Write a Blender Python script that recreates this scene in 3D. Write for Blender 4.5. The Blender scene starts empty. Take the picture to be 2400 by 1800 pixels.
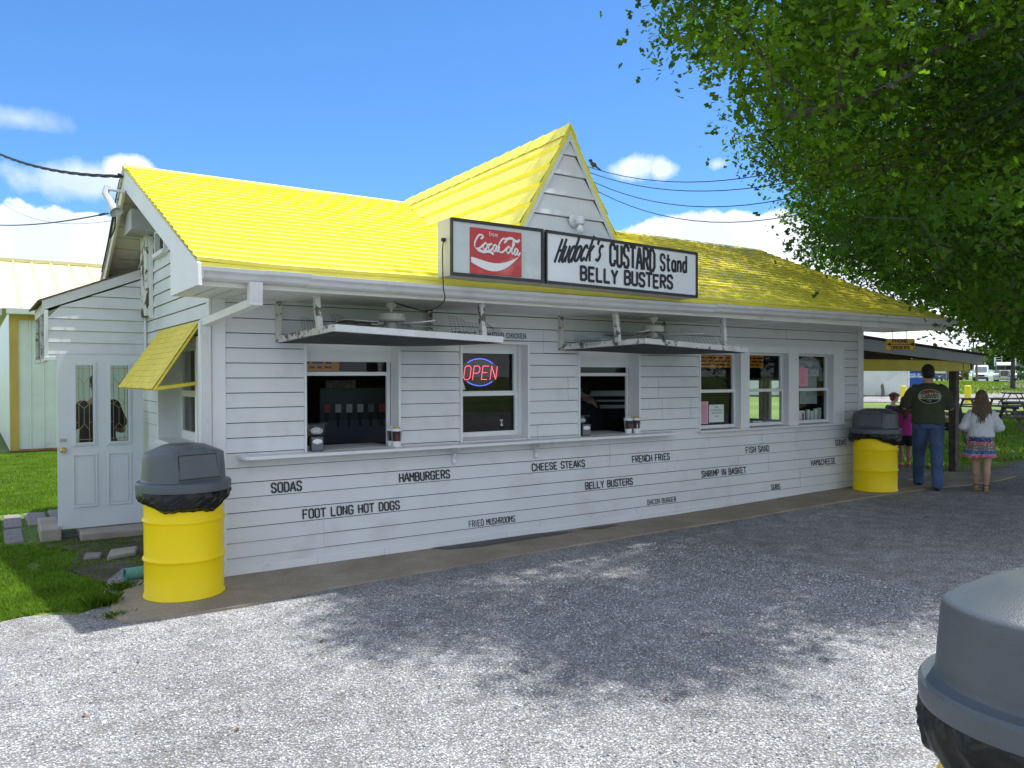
import bpy, bmesh, math, random
import numpy as np
from mathutils import Vector, Matrix, noise
from mathutils.bvhtree import BVHTree
R = math.radians
rnd = random.Random(11)
rng = np.random.default_rng(5)
S = bpy.context.scene
COL = S.collection

# ---------------------------------------------------------------- camera
CAM = Vector((-1.648, -6.891, 1.693))
yaw, pitch, roll = R(34.0915), R(-.5235), R(-.1268)
fw = Vector((math.sin(yaw)*math.cos(pitch), math.cos(yaw)*math.cos(pitch), math.sin(pitch)))
rt = Vector((math.cos(yaw), -math.sin(yaw), 0)); up = rt.cross(fw)
rt, up = rt*math.cos(roll)+up*math.sin(roll), -rt*math.sin(roll)+up*math.cos(roll)
cd = bpy.data.cameras.new('camera'); cam = bpy.data.objects.new('camera', cd); COL.objects.link(cam)
cam.matrix_world = Matrix(((rt.x, up.x, -fw.x, CAM.x), (rt.y, up.y, -fw.y, CAM.y), (rt.z, up.z, -fw.z, CAM.z), (0, 0, 0, 1)))
cd.sensor_width = 36; cd.lens = 36*1870.25/2400; cd.clip_end = 2000; cd.clip_start = .05
S.camera = cam

# ---------------------------------------------------------------- light
SUN = Vector((.296, -.045, 1)).normalized()
SUN_STRENGTH, SKY_STRENGTH, EXPOSURE = 4.3, .12, .68
FILL_CLOUD_CUT = .44
ld = bpy.data.lights.new('sun', 'SUN'); ld.energy = SUN_STRENGTH; ld.angle = R(.95); ld.color = (1, .965, .91)
sun = bpy.data.objects.new('sun', ld); COL.objects.link(sun)
sun.rotation_euler = SUN.to_track_quat('Z', 'Y').to_euler(); sun.location = (10, -5, 30)
W = bpy.data.worlds.new('World'); S.world = W; W.use_nodes = True
nt = W.node_tree; nt.nodes.clear()
def wn(t, **k):
    n = nt.nodes.new(t)
    for a, b in k.items(): setattr(n, a, b)
    return n
def wm(op, a, b=None, c=None, clamp=False):
    n = wn('ShaderNodeMath', operation=op, use_clamp=clamp)
    for i, v in enumerate((a, b, c)):
        if v is None: continue
        if isinstance(v, (int, float)): n.inputs[i].default_value = v
        else: nt.links.new(v, n.inputs[i])
    return n.outputs[0]
sky = wn('ShaderNodeTexSky'); sky.sky_type = 'NISHITA'; sky.sun_disc = False
sky.sun_elevation = math.asin(SUN.z); sky.sun_rotation = math.atan2(SUN.x, SUN.y)
sky.air_density = 1.0; sky.dust_density = .1; sky.ozone_density = 3.5
bg = wn('ShaderNodeBackground'); bg.inputs[1].default_value = SKY_STRENGTH
hs = wn('ShaderNodeMix'); hs.data_type = 'RGBA'; hs.blend_type = 'MULTIPLY'; hs.inputs['Factor'].default_value = 1; hs.inputs['B'].default_value = (.49, .78, 1.06, 1)
nt.links.new(sky.outputs[0], hs.inputs['A']); nt.links.new(hs.outputs['Result'], bg.inputs[0])
tc = wn('ShaderNodeTexCoord'); sx = wn('ShaderNodeSeparateXYZ'); nt.links.new(tc.outputs['Generated'], sx.inputs[0])
az = wm('MULTIPLY', wm('ARCTAN2', sx.outputs[0], sx.outputs[1]), 57.2958)
el = wm('MULTIPLY', wm('ARCSINE', sx.outputs[2]), 57.2958)
def wnoise(scale, detail, rough=.55):
    n = wn('ShaderNodeTexNoise'); n.inputs['Scale'].default_value = scale; n.inputs['Detail'].default_value = detail
    n.inputs['Roughness'].default_value = rough; nt.links.new(tc.outputs['Generated'], n.inputs['Vector']); return n.outputs[0]
nz = wnoise(15, 9, .6); nz2 = wnoise(4, 3)
def blob(a, e, sa, se, k, edge=.12, cap=1):
    d = wm('SQRT', wm('ADD', wm('POWER', wm('MULTIPLY', wm('SUBTRACT', az, a), 1/sa), 2), wm('POWER', wm('MULTIPLY', wm('SUBTRACT', el, e), 1/se), 2)))
    v = wm('ADD', wm('SUBTRACT', 1, d), wm('MULTIPLY', wm('SUBTRACT', nz, .5), k))
    return wm('MULTIPLY', wm('MULTIPLY', v, 1/edge, clamp=True), cap)
blobs = [blob(1.5, 5.5, 11, 4.9, .85, .06), blob(6.5, 9.2, 2.2, 1.2, .9, .1), blob(6, 12.3, 4.5, 1.4, 2.0, .6, .7), blob(8.6, 13.1, 1.9, 1.2, 1.3, .3, .9), blob(2.5, 15.4, 3.2, .8, 2.4, .9, .35),
         blob(48.5, 6.9, 11, 4.5, .55, .07), blob(60, 4.5, 9, 4.5, 1.0), blob(42.6, 14.4, 2.0, .9, 2.4, .6, .7), blob(44.8, 14.3, 1.1, .8, 2.4, .6, .7), blob(48.6, 14.4, 1.0, .6, 2.2, .6, .6),
         blob(85, 5, 18, 7, 1.2), blob(-40, 6, 22, 8, 1.3), blob(130, 9, 25, 9, 1.3), blob(200, 8, 30, 10, 1.3), blob(-100, 10, 25, 8, 1.3)]
m = blobs[0]
for b in blobs[1:]: m = wm('MAXIMUM', m, b)
# unseen cloud cover added outside the view as neutral fill light
rear = wm('MULTIPLY', wm('SUBTRACT', .72, wm('ADD', wm('MULTIPLY', sx.outputs[0], .56), wm('MULTIPLY', sx.outputs[1], .83))), 7, clamp=True)
m = wm('MAXIMUM', m, wm('MULTIPLY', rear, wm('MULTIPLY', wm('SUBTRACT', wm('ADD', wm('MULTIPLY', wnoise(2.6, 7), .85), wm('MULTIPLY', nz, .15)), FILL_CLOUD_CUT), 9, clamp=True)))
m = wm('MULTIPLY', m, .97)
cr = wn('ShaderNodeValToRGB'); cr.color_ramp.elements[0].position = .36; cr.color_ramp.elements[0].color = (.6, .67, .8, 1)
cr.color_ramp.elements[1].position = .56; cr.color_ramp.elements[1].color = (1, 1, 1, 1)
nt.links.new(nz2, cr.inputs[0])
bgc = wn('ShaderNodeBackground'); bgc.inputs[1].default_value = 1.0; nt.links.new(cr.outputs[0], bgc.inputs[0])
mx = wn('ShaderNodeMixShader'); wo = wn('ShaderNodeOutputWorld')
nt.links.new(m, mx.inputs[0]); nt.links.new(bg.outputs[0], mx.inputs[1]); nt.links.new(bgc.outputs[0], mx.inputs[2]); nt.links.new(mx.outputs[0], wo.inputs[0])
vs = S.view_settings; vs.view_transform = 'Standard'; vs.look = 'None'; vs.exposure = EXPOSURE; vs.gamma = 1; vs.use_curve_mapping = False
S.cycles.max_bounces = 7; S.cycles.transparent_max_bounces = 24; S.cycles.caustics_reflective = False; S.cycles.caustics_refractive = False
S.cycles.sample_clamp_indirect = 6

# ---------------------------------------------------------------- materials
MATS = {}
def mat(name, col, rough=.6, metal=0, var=.1, scale=3, bump=0, bscale=60, spec=.5, dirt=None, dscale=2, dlo=.55, dhi=.75, em=None, ems=0, coat=0):
    if name in MATS: return MATS[name]
    m = bpy.data.materials.new(name); m.use_nodes = True; n = m.node_tree; p = n.nodes['Principled BSDF']; L = n.links
    p.inputs['Roughness'].default_value = rough; p.inputs['Metallic'].default_value = metal; p.inputs['Specular IOR Level'].default_value = spec
    p.inputs['Coat Weight'].default_value = coat; p.inputs['Coat Roughness'].default_value = .28
    t = n.nodes.new('ShaderNodeTexCoord')
    def nois(s, d=5):
        k = n.nodes.new('ShaderNodeTexNoise'); k.inputs['Scale'].default_value = s; k.inputs['Detail'].default_value = d
        L.new(t.outputs['Object'], k.inputs['Vector']); return k
    r = n.nodes.new('ShaderNodeValToRGB'); r.color_ramp.elements[0].position = .3; r.color_ramp.elements[1].position = .7
    c = np.array(col[:3]); r.color_ramp.elements[0].color = (*np.clip(c*(1-var), 0, 1), 1); r.color_ramp.elements[1].color = (*np.clip(c*(1+var), 0, 1), 1)
    k = nois(scale); L.new(k.outputs[0], r.inputs[0]); out = r.outputs[0]
    if dirt is not None:
        k2 = nois(dscale, 9); k2.inputs['Roughness'].default_value = .65
        r2 = n.nodes.new('ShaderNodeValToRGB'); r2.color_ramp.elements[0].position = dlo; r2.color_ramp.elements[1].position = dhi
        L.new(k2.outputs[0], r2.inputs[0]); q = n.nodes.new('ShaderNodeMix'); q.data_type = 'RGBA'; q.inputs['B'].default_value = (*dirt, 1)
        L.new(r2.outputs[0], q.inputs['Factor']); L.new(out, q.inputs['A']); out = q.outputs['Result']
    L.new(out, p.inputs['Base Color'])
    if bump:
        b = n.nodes.new('ShaderNodeBump'); b.inputs['Strength'].default_value = min(1, bump); b.inputs['Distance'].default_value = .01*max(1, bump)
        L.new(nois(bscale).outputs[0], b.inputs['Height']); L.new(b.outputs[0], p.inputs['Normal'])
    if em is not None:
        p.inputs['Emission Color'].default_value = (*em, 1); p.inputs['Emission Strength'].default_value = ems
    MATS[name] = m; return m
def glass(name, tint=(.92, .97, .95), ior=1.3, rough=0, bump=0):
    if name in MATS: return MATS[name]
    m = bpy.data.materials.new(name); m.use_nodes = True; n = m.node_tree; n.nodes.clear(); L = n.links
    o = n.nodes.new('ShaderNodeOutputMaterial'); x = n.nodes.new('ShaderNodeMixShader'); lw = n.nodes.new('ShaderNodeLayerWeight'); pw = n.nodes.new('ShaderNodeMath'); pw.operation = 'POWER'; pw.inputs[1].default_value = 5; L.new(lw.outputs['Facing'], pw.inputs[0]); f = n.nodes.new('ShaderNodeMath'); f.operation = 'MULTIPLY_ADD'; f.inputs[1].default_value = .75; f.inputs[2].default_value = .035; L.new(pw.outputs[0], f.inputs[0])
    a = n.nodes.new('ShaderNodeBsdfTransparent'); a.inputs[0].default_value = (*tint, 1); g = n.nodes.new('ShaderNodeBsdfGlossy'); g.inputs['Roughness'].default_value = rough
    if bump:
        b = n.nodes.new('ShaderNodeBump'); b.inputs['Strength'].default_value = bump; t = n.nodes.new('ShaderNodeTexCoord'); k = n.nodes.new('ShaderNodeTexNoise')
        k.inputs['Scale'].default_value = 90; L.new(t.outputs['Object'], k.inputs['Vector']); L.new(k.outputs[0], b.inputs['Height']); L.new(b.outputs[0], g.inputs['Normal'])
    L.new(f.outputs[0], x.inputs[0]); L.new(a.outputs[0], x.inputs[1]); L.new(g.outputs[0], x.inputs[2]); L.new(x.outputs[0], o.inputs[0])
    MATS[name] = m; return m
WHITE = mat('white_paint', (.74, .75, .75), .5, var=.04, scale=2.5, dirt=(.5, .48, .42), dscale=3.5, dlo=.62, dhi=.9, bump=.12, bscale=25)
SIDING = mat('white_vinyl_siding', (.66, .68, .69), .45, var=.045, scale=1.2, dirt=(.48, .47, .42), dscale=2.1, dlo=.52, dhi=.95, bump=.15, bscale=5)
OLDWHITE = mat('weathered_white_paint', (.62, .62, .59), .7, var=.1, scale=6, dirt=(.12, .105, .09), dscale=11, dlo=.53, dhi=.6, bump=.5, bscale=40)
CREAM = mat('cream_soffit', (.78, .74, .6), .55, var=.05, dirt=(.45, .42, .33), dscale=4, dlo=.55, dhi=.9)
GUTTERM = mat('gutter_aluminium', (.66, .67, .67), .5, var=.04, scale=2, dirt=(.45, .45, .44), dscale=3, dlo=.5, dhi=.9)
YELLOWROOF = mat('yellow_roof_paint', (.93, .83, .10), .5, var=.06, scale=5, bump=.2, bscale=160, spec=.4, coat=.45, dirt=(.72, .62, .2), dscale=1.3, dlo=.6, dhi=1)
YELLOWAWN = mat('yellow_awning_shingles', (.8, .64, .05), .5, var=.1, scale=8, bump=.4, bscale=120)
DRUMY = mat('yellow_drum_paint', (.9, .66, .002), .45, var=.04, scale=3, bump=.06, bscale=30, spec=.3, dirt=(.55, .45, .02), dscale=4, dlo=.66, dhi=.85)
LIDM = mat('grey_plastic_lid', (.078, .093, .104), .33, var=.12, scale=4, bump=.25, bscale=260)
BAGM = mat('black_bin_bag', (.008, .008, .008), .27, spec=.3, var=.3, scale=20, bump=.3, bscale=45)
BLACK = mat('black_paint', (.012, .012, .014), .5, var=.2, scale=60)
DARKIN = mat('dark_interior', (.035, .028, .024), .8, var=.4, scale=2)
STEEL = mat('stainless_steel', (.4, .41, .42), .35, 1, var=.1)
GREYM = mat('grey_plastic', (.22, .23, .24), .5, var=.1)
CONC = mat('concrete', (.34, .30, .245), .85, var=.2, scale=2.2, bump=.6, bscale=90, dirt=(.14, .12, .1), dscale=1.7, dlo=.6, dhi=.74)
WOODOLD = mat('weathered_wood', (.12, .1, .085), .85, var=.35, scale=9, bump=.6, bscale=50)
WIRE = mat('black_cable', (.01, .01, .012), .6, var=.2)
GLASS = glass('window_glass')
PAPERW = mat('white_paper', (.8, .8, .78), .8, var=.02)
PINK = mat('pink_paper', (.8, .35, .45), .8, var=.03)

# ---------------------------------------------------------------- mesh helpers
class MB:
    def __init__(s): s.v = []; s.f = []; s.mi = []; s.cur = 0
    def add(s, vs, fs):
        o = len(s.v); s.v += [tuple(p) for p in vs]
        for f in fs: s.f.append(tuple(i+o for i in f)); s.mi.append(s.cur)
        return s
    def poly(s, pts): return s.add(pts, [tuple(range(len(pts)))])
    def box(s, x0, y0, z0, x1, y1, z1, M=None):
        x0, x1 = sorted((x0, x1)); y0, y1 = sorted((y0, y1)); z0, z1 = sorted((z0, z1))
        p = [Vector(q) for q in ((x0, y0, z0), (x1, y0, z0), (x1, y1, z0), (x0, y1, z0), (x0, y0, z1), (x1, y0, z1), (x1, y1, z1), (x0, y1, z1))]
        if M is not None: p = [M @ q for q in p]
        return s.add(p, [(0, 3, 2, 1), (4, 5, 6, 7), (0, 1, 5, 4), (1, 2, 6, 5), (2, 3, 7, 6), (3, 0, 4, 7)])
    def bar(s, a, b, w, h, upv=(0, 0, 1)):
        a, b = Vector(a), Vector(b); d = b-a; l = d.length; d.normalize(); u = Vector(upv); sd = d.cross(u)
        if sd.length < 1e-4: sd = d.cross(Vector((0, 1, 0)))
        sd.normalize(); u = sd.cross(d)
        M = Matrix(((d.x, sd.x, u.x, a.x), (d.y, sd.y, u.y, a.y), (d.z, sd.z, u.z, a.z), (0, 0, 0, 1)))
        return s.box(0, -w/2, -h/2, l, w/2, h/2, M)
    def tube(s, pts, r, n=8, cap=True):
        pts = [Vector(p) for p in pts]; k = len(pts); rr = r if isinstance(r, (list, tuple)) else [r]*k
        t = (pts[1]-pts[0]).normalized(); a = t.orthogonal().normalized(); vs = []
        for i, p in enumerate(pts):
            t2 = (pts[min(i+1, k-1)]-pts[max(i-1, 0)]).normalized(); a = (a-t2*a.dot(t2)).normalized(); b = t2.cross(a)
            vs += [p+(a*math.cos(2*math.pi*j/n)+b*math.sin(2*math.pi*j/n))*rr[i] for j in range(n)]
        fs = [(i*n+j, i*n+(j+1) % n, (i+1)*n+(j+1) % n, (i+1)*n+j) for i in range(k-1) for j in range(n)]
        if cap: fs += [tuple(range(n-1, -1, -1)), tuple((k-1)*n+j for j in range(n))]
        return s.add(vs, fs)
    def lathe(s, prof, n=32, c=(0, 0, 0), sx=1, sy=1, cap=False, M=None):
        c = Vector(c); vs = []
        for r, z in prof:
            for j in range(n):
                q = Vector((r*sx*math.cos(2*math.pi*j/n), r*sy*math.sin(2*math.pi*j/n), z))
                vs.append((M @ q if M is not None else q)+c)
        k = len(prof); fs = [(i*n+j, i*n+(j+1) % n, (i+1)*n+(j+1) % n, (i+1)*n+j) for i in range(k-1) for j in range(n)]
        if cap: fs += [tuple(range(n-1, -1, -1)), tuple((k-1)*n+j for j in range(n))]
        return s.add(vs, fs)
    def prism(s, poly, f, a, b):      # polygon (u,w) swept from depth a to b through f(u,w,d)
        n = len(poly); vs = [f(u, w, a) for u, w in poly]+[f(u, w, b) for u, w in poly]
        return s.add(vs, [tuple(range(n-1, -1, -1)), tuple(range(n, 2*n))]+[(i, (i+1) % n, n+(i+1) % n, n+i) for i in range(n)])
    def ball(s, c, r, n=12, sx=1, sy=1, sz=1, M=None):
        pr = [(r*math.sin(math.pi*i/n) if 0 < i < n else 1e-4, -r*sz*math.cos(math.pi*i/n)) for i in range(n+1)]
        return s.lathe(pr, n*2, c, sx, sy, M=M)
    def build(s, name, mats, parent=None, smooth=None, bevel=0, fix=True):
        me = bpy.data.meshes.new(name); me.from_pydata(s.v, [], s.f)
        for m in (mats if isinstance(mats, (list, tuple)) else [mats]): me.materials.append(m)
        me.polygons.foreach_set('material_index', s.mi)
        if fix:
            b = bmesh.new(); b.from_mesh(me); bmesh.ops.recalc_face_normals(b, faces=b.faces)
            if bevel:
                ed = [e for e in b.edges if len(e.link_faces) == 2 and e.calc_face_angle(0) > .6]
                bmesh.ops.bevel(b, geom=ed, offset=bevel, segments=1, affect='EDGES', clamp_overlap=True)
            b.to_mesh(me); b.free()
        if smooth is not None:
            me.polygons.foreach_set('use_smooth', [True]*len(me.polygons)); me.set_sharp_from_angle(angle=R(smooth))
        o = bpy.data.objects.new(name, me); COL.objects.link(o)
        if parent: o.parent = parent
        return o
def npmesh(name, V, F, mats, parent=None, mi=None, smooth=False):   # numpy fast path; F (n,k) of equal polygons
    me = bpy.data.meshes.new(name); n, k = F.shape
    me.vertices.add(len(V)); me.vertices.foreach_set('co', V.astype(np.float32).ravel())
    me.loops.add(n*k); me.loops.foreach_set('vertex_index', F.astype(np.int32).ravel())
    me.polygons.add(n); me.polygons.foreach_set('loop_start', np.arange(0, n*k, k, dtype=np.int32))
    for m in mats: me.materials.append(m)
    if mi is not None: me.polygons.foreach_set('material_index', mi.astype(np.int32))
    if smooth: me.polygons.foreach_set('use_smooth', np.ones(n, bool))
    me.update(calc_edges=True); me.validate()
    o = bpy.data.objects.new(name, me); COL.objects.link(o)
    if parent: o.parent = parent
    return o
def tag(o, label=None, cat=None, group=None, kind=None):
    for k, v in (('label', label), ('category', cat), ('group', group), ('kind', kind)):
        if v: o[k] = v
    return o
def thing(name, label, cat, loc=(0, 0, 0), rz=0, group=None):
    o = bpy.data.objects.new(name, None); COL.objects.link(o); o.location = loc; o.rotation_euler = (0, 0, rz); o.empty_display_size = .2
    return tag(o, label, cat, group)
def copy_tree(o, parent=None):
    c = o.copy(); COL.objects.link(c)
    if parent: c.parent = parent
    for ch in list(o.children): copy_tree(ch, c)
    return c
def sm(a, b, v):
    t = min(1, max(0, (v-a)/(b-a))); return t*t*(3-2*t)
def gz(x, y): return .06*sm(5, 9.5, x)+.8*sm(55, 100, math.hypot(x+1.65, y+6.9))
def npgz(x, y):
    s = lambda a, b, v: np.clip((v-a)/(b-a), 0, 1)**2*(3-2*np.clip((v-a)/(b-a), 0, 1))
    return .06*s(5, 9.5, x)+.8*s(55, 100, np.hypot(x+1.65, y+6.9))
def smoothpath(P, n=6):
    P = [Vector(p) for p in P]; out = []
    for i in range(len(P)-1):
        a, b, c, d = P[max(i-1, 0)], P[i], P[i+1], P[min(i+2, len(P)-1)]
        for j in range(n):
            t = j/n; out.append(.5*((2*b)+(c-a)*t+(2*a-5*b+4*c-d)*t*t+(3*b-a-3*c+d)*t**3))
    return out+[P[-1]]

# ---------------------------------------------------------------- lettering (stroke glyphs on a 4 x 6 grid)
GL = {
'A': ['0,0 1.7,6 2.3,6 4,0', '.7,2 3.3,2'], 'B': ['.4,0 .4,6 2.8,6 3.6,5.2 3.6,3.9 2.8,3.2 .4,3.2', '2.8,3.2 3.7,2.4 3.7,.8 2.8,0 .4,0'],
'C': ['3.7,4.6 3.7,5.2 2.9,6 1.1,6 .3,5.2 .3,.8 1.1,0 2.9,0 3.7,.8 3.7,1.4'], 'D': ['.4,0 .4,6 2.6,6 3.7,4.9 3.7,1.1 2.6,0 .4,0'],
'E': ['3.6,6 .4,6 .4,0 3.6,0', '.4,3.1 3,3.1'], 'F': ['3.6,6 .4,6 .4,0', '.4,3.1 3,3.1'], 'G': ['3.7,4.7 3.7,5.2 2.9,6 1.1,6 .3,5.2 .3,.8 1.1,0 2.9,0 3.7,.8 3.7,2.8 2.2,2.8'],
'H': ['.4,0 .4,6', '3.6,0 3.6,6', '.4,3 3.6,3'], 'I': ['2,0 2,6'], 'K': ['.4,0 .4,6', '3.6,6 .6,2.7', '1.5,3.6 3.7,0'], 'L': ['.4,6 .4,0 3.6,0'],
'M': ['.2,0 .2,6 2,2.2 3.8,6 3.8,0'], 'N': ['.4,0 .4,6 3.6,0 3.6,6'], 'O': ['2,6 1.1,6 .3,5.2 .3,.8 1.1,0 2.9,0 3.7,.8 3.7,5.2 2.9,6 2,6'],
'P': ['.4,0 .4,6 2.8,6 3.7,5.2 3.7,3.5 2.8,2.8 .4,2.8'], 'R': ['.4,0 .4,6 2.8,6 3.7,5.2 3.7,3.7 2.8,3 .4,3', '2,3 3.7,0'],
'S': ['3.6,4.7 3.6,5.2 2.9,6 1.1,6 .4,5.2 .4,4 1.1,3.3 2.9,2.7 3.6,2 3.6,.8 2.9,0 1.1,0 .4,.8 .4,1.3'], 'T': ['0,6 4,6', '2,6 2,0'], 'U': ['.4,6 .4,.8 1.1,0 2.9,0 3.6,.8 3.6,6'],
'X': ['.3,0 3.7,6', '.3,6 3.7,0'], 'Y': ['.2,6 2,3 3.8,6', '2,3 2,0'], 'W': ['.1,6 1,0 2,4 3,0 3.9,6'], '&': ['3.7,2 2.4,0 1,0 .4,.8 .4,1.8 2.6,4.4 2.6,5.4 2,6 1.4,6 1,5.4 1,4.6 3.8,0'],
"'": ['2,6 1.6,4.6'], '1': ['1,5 2,6 2,0'], '9': ['3.6,3.6 1,3 .4,4 .4,5.2 1.2,6 2.8,6 3.6,5.2 3.6,1.4 2.6,0 1,0'], '6': ['3,6 1.4,5.4 .4,3 .4,.8 1.2,0 2.8,0 3.6,.8 3.6,2.4 2.8,3.2 .6,2.6'],
# lower case
'n': ['.6,0 .6,4', '.6,3 1.6,4 2.8,4 3.4,3.2 3.4,0'], 'j': ['2,4 2,-1 1,-1.6', '2,5.2 2,5.4'], 'y': ['.4,4 2,.3', '3.6,4 1.2,-1.7'], 'o': ['2,4 .8,3.6 .3,2 .8,.4 2,0 3.2,.4 3.7,2 3.2,3.6 2,4'],
't': ['1.8,6 1.8,.6 2.4,0 3.2,.3', '.6,4.2 3.2,4.2'], 'a': ['3.3,3.4 2.2,4 .9,3.6 .4,2 .9,.4 2,0 3.3,1', '3.4,4 3.4,.4 3.8,0'], 'd': ['3.3,3.4 2.2,4 .9,3.6 .4,2 .9,.4 2,0 3.3,1', '3.5,6.4 3.5,0'],
'u': ['.5,4 .5,.9 1.2,0 2.2,.1 3.3,1.2', '3.5,4 3.5,.5 4,0'], 'c': ['3.4,3.3 2.4,4 1.2,3.7 .4,2 1,.4 2.2,0 3.6,.7'], 'k': ['.6,6.6 .4,0', '3.2,4 .6,1.8', '1.4,2.4 3.6,0'],
's': ['3.2,3.6 2,4 1,3.4 1.4,2.4 2.8,1.6 2.8,.5 1.8,0 .4,.4'], 'e': ['.6,1.9 3.2,2.3 3,3.6 2,4 .9,3.4 .4,1.9 .9,.4 2,0 3.4,.8'], 'b': ['.7,6.4 .5,.6 1.6,0 3,.5 3.5,2 3,3.5 2,3.9 .7,3'], 'l': ['1.6,0.4 2.6,4 2.6,6 1.9,6.2 1.4,4 1.4,.9 2,0 2.8,.4'],
'z': ['.5,4 3.5,4 .5,0 3.5,0'], 'r': ['.7,4 .7,0', '.7,2.6 1.6,3.8 2.8,4 3.4,3.5'], '-': ['1,2.6 3,2.8'], ' ': []}
def glyph(ch): return [[tuple(map(float, q.split(','))) for q in st.split()] for st in GL[ch]]
class Ink:                                  # flat brush strokes collected in (u, w), laid on a surface by f(u, w, lift)
    def __init__(s): s.mb = MB(); s.k = 0
    def stroke(s, pts, wd, f, caps=True, nib=None, cut=None, lift=.0006):
        for (ax, ay), (bx, by) in zip(pts[:-1], pts[1:]):
            segs = [(ax, ay, bx, by)]
            if cut:
                segs = []; lo, hi = cut
                for (ka, kb) in ((-1e9, lo), (hi, 1e9)):
                    x0, x1 = ax, bx; y0, y1 = ay, by
                    if abs(bx-ax) < 1e-6:
                        if ka <= ax <= kb: segs.append((ax, ay, bx, by))
                        continue
                    t0, t1 = sorted(((ka-ax)/(bx-ax), (kb-ax)/(bx-ax))); t0 = max(0, t0); t1 = min(1, t1)
                    if t1-t0 > 1e-3: segs.append((ax+(bx-ax)*t0, ay+(by-ay)*t0, ax+(bx-ax)*t1, ay+(by-ay)*t1))
            for x0, y0, x1, y1 in segs:
                d = Vector((x1-x0, y1-y0)); l = d.length
                if l < 1e-7: continue
                d /= l; w2 = wd/2
                if nib: w2 = max(nib[1], abs(d.x*math.sin(nib[0])-d.y*math.cos(nib[0]))*nib[2]+nib[1])/2
                n = Vector((-d.y, d.x))*w2; e = d*(w2*.45 if caps else 0); s.k += 1; L = lift+s.k*1.2e-5
                p = [(x0-e.x+n.x, y0-e.y+n.y), (x0-e.x-n.x, y0-e.y-n.y), (x1+e.x-n.x, y1+e.y-n.y), (x1+e.x+n.x, y1+e.y+n.y)]
                s.mb.add([f(u, w, L) for u, w in p], [(0, 1, 2, 3)])
    def text(s, txt, x0, x1, z0, h, wd, f, stencil=False, smooth=0, shear=0, lower=.66, widths=None, jit=0, nib=None, arc=0, flush=None):
        adv = [(.62 if c in "I'1" else .7 if c == ' ' else 1)*(.75 if c == 'l' else 1) for c in txt]; tot = sum(adv)-.12; x = x0; W_ = x1-x0
        for c, a in zip(txt, adv):
            if c == ' ' and flush: flush(s)
            cw = W_/tot*(a-.2 if c != ' ' else a); gw = cw/4; off = -cw*.25 if a < .65 and c in "I1" else 0
            jz = rnd.uniform(-jit, jit)*h; js = 1+rnd.uniform(-jit, jit)
            if c in "I1": gw = W_/tot*.8/4; off = -gw*1.2
            for st in glyph(c):
                if smooth: st = [(q.x, q.y) for q in smoothpath([(a_, b_, 0) for a_, b_ in st], smooth)]
                P = [(x+off+px*gw*js+shear*py/6*h, z0+jz+py/6*h*js+arc*((x+px*gw-x0)/W_)) for px, py in st]
                cut = None
                if stencil and c not in "ITLY1'": cut = (x+off+1.45*gw, x+off+2.2*gw)
                if stencil and c in 'TY': cut = (x+off+1.0*gw, x+off+1.4*gw)
                s.stroke(P, wd, f, cut=cut, nib=nib)
            x += W_/tot*a
def front(y): return lambda u, w, d: (u, y-d, w)      # a surface facing -Y
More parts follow.
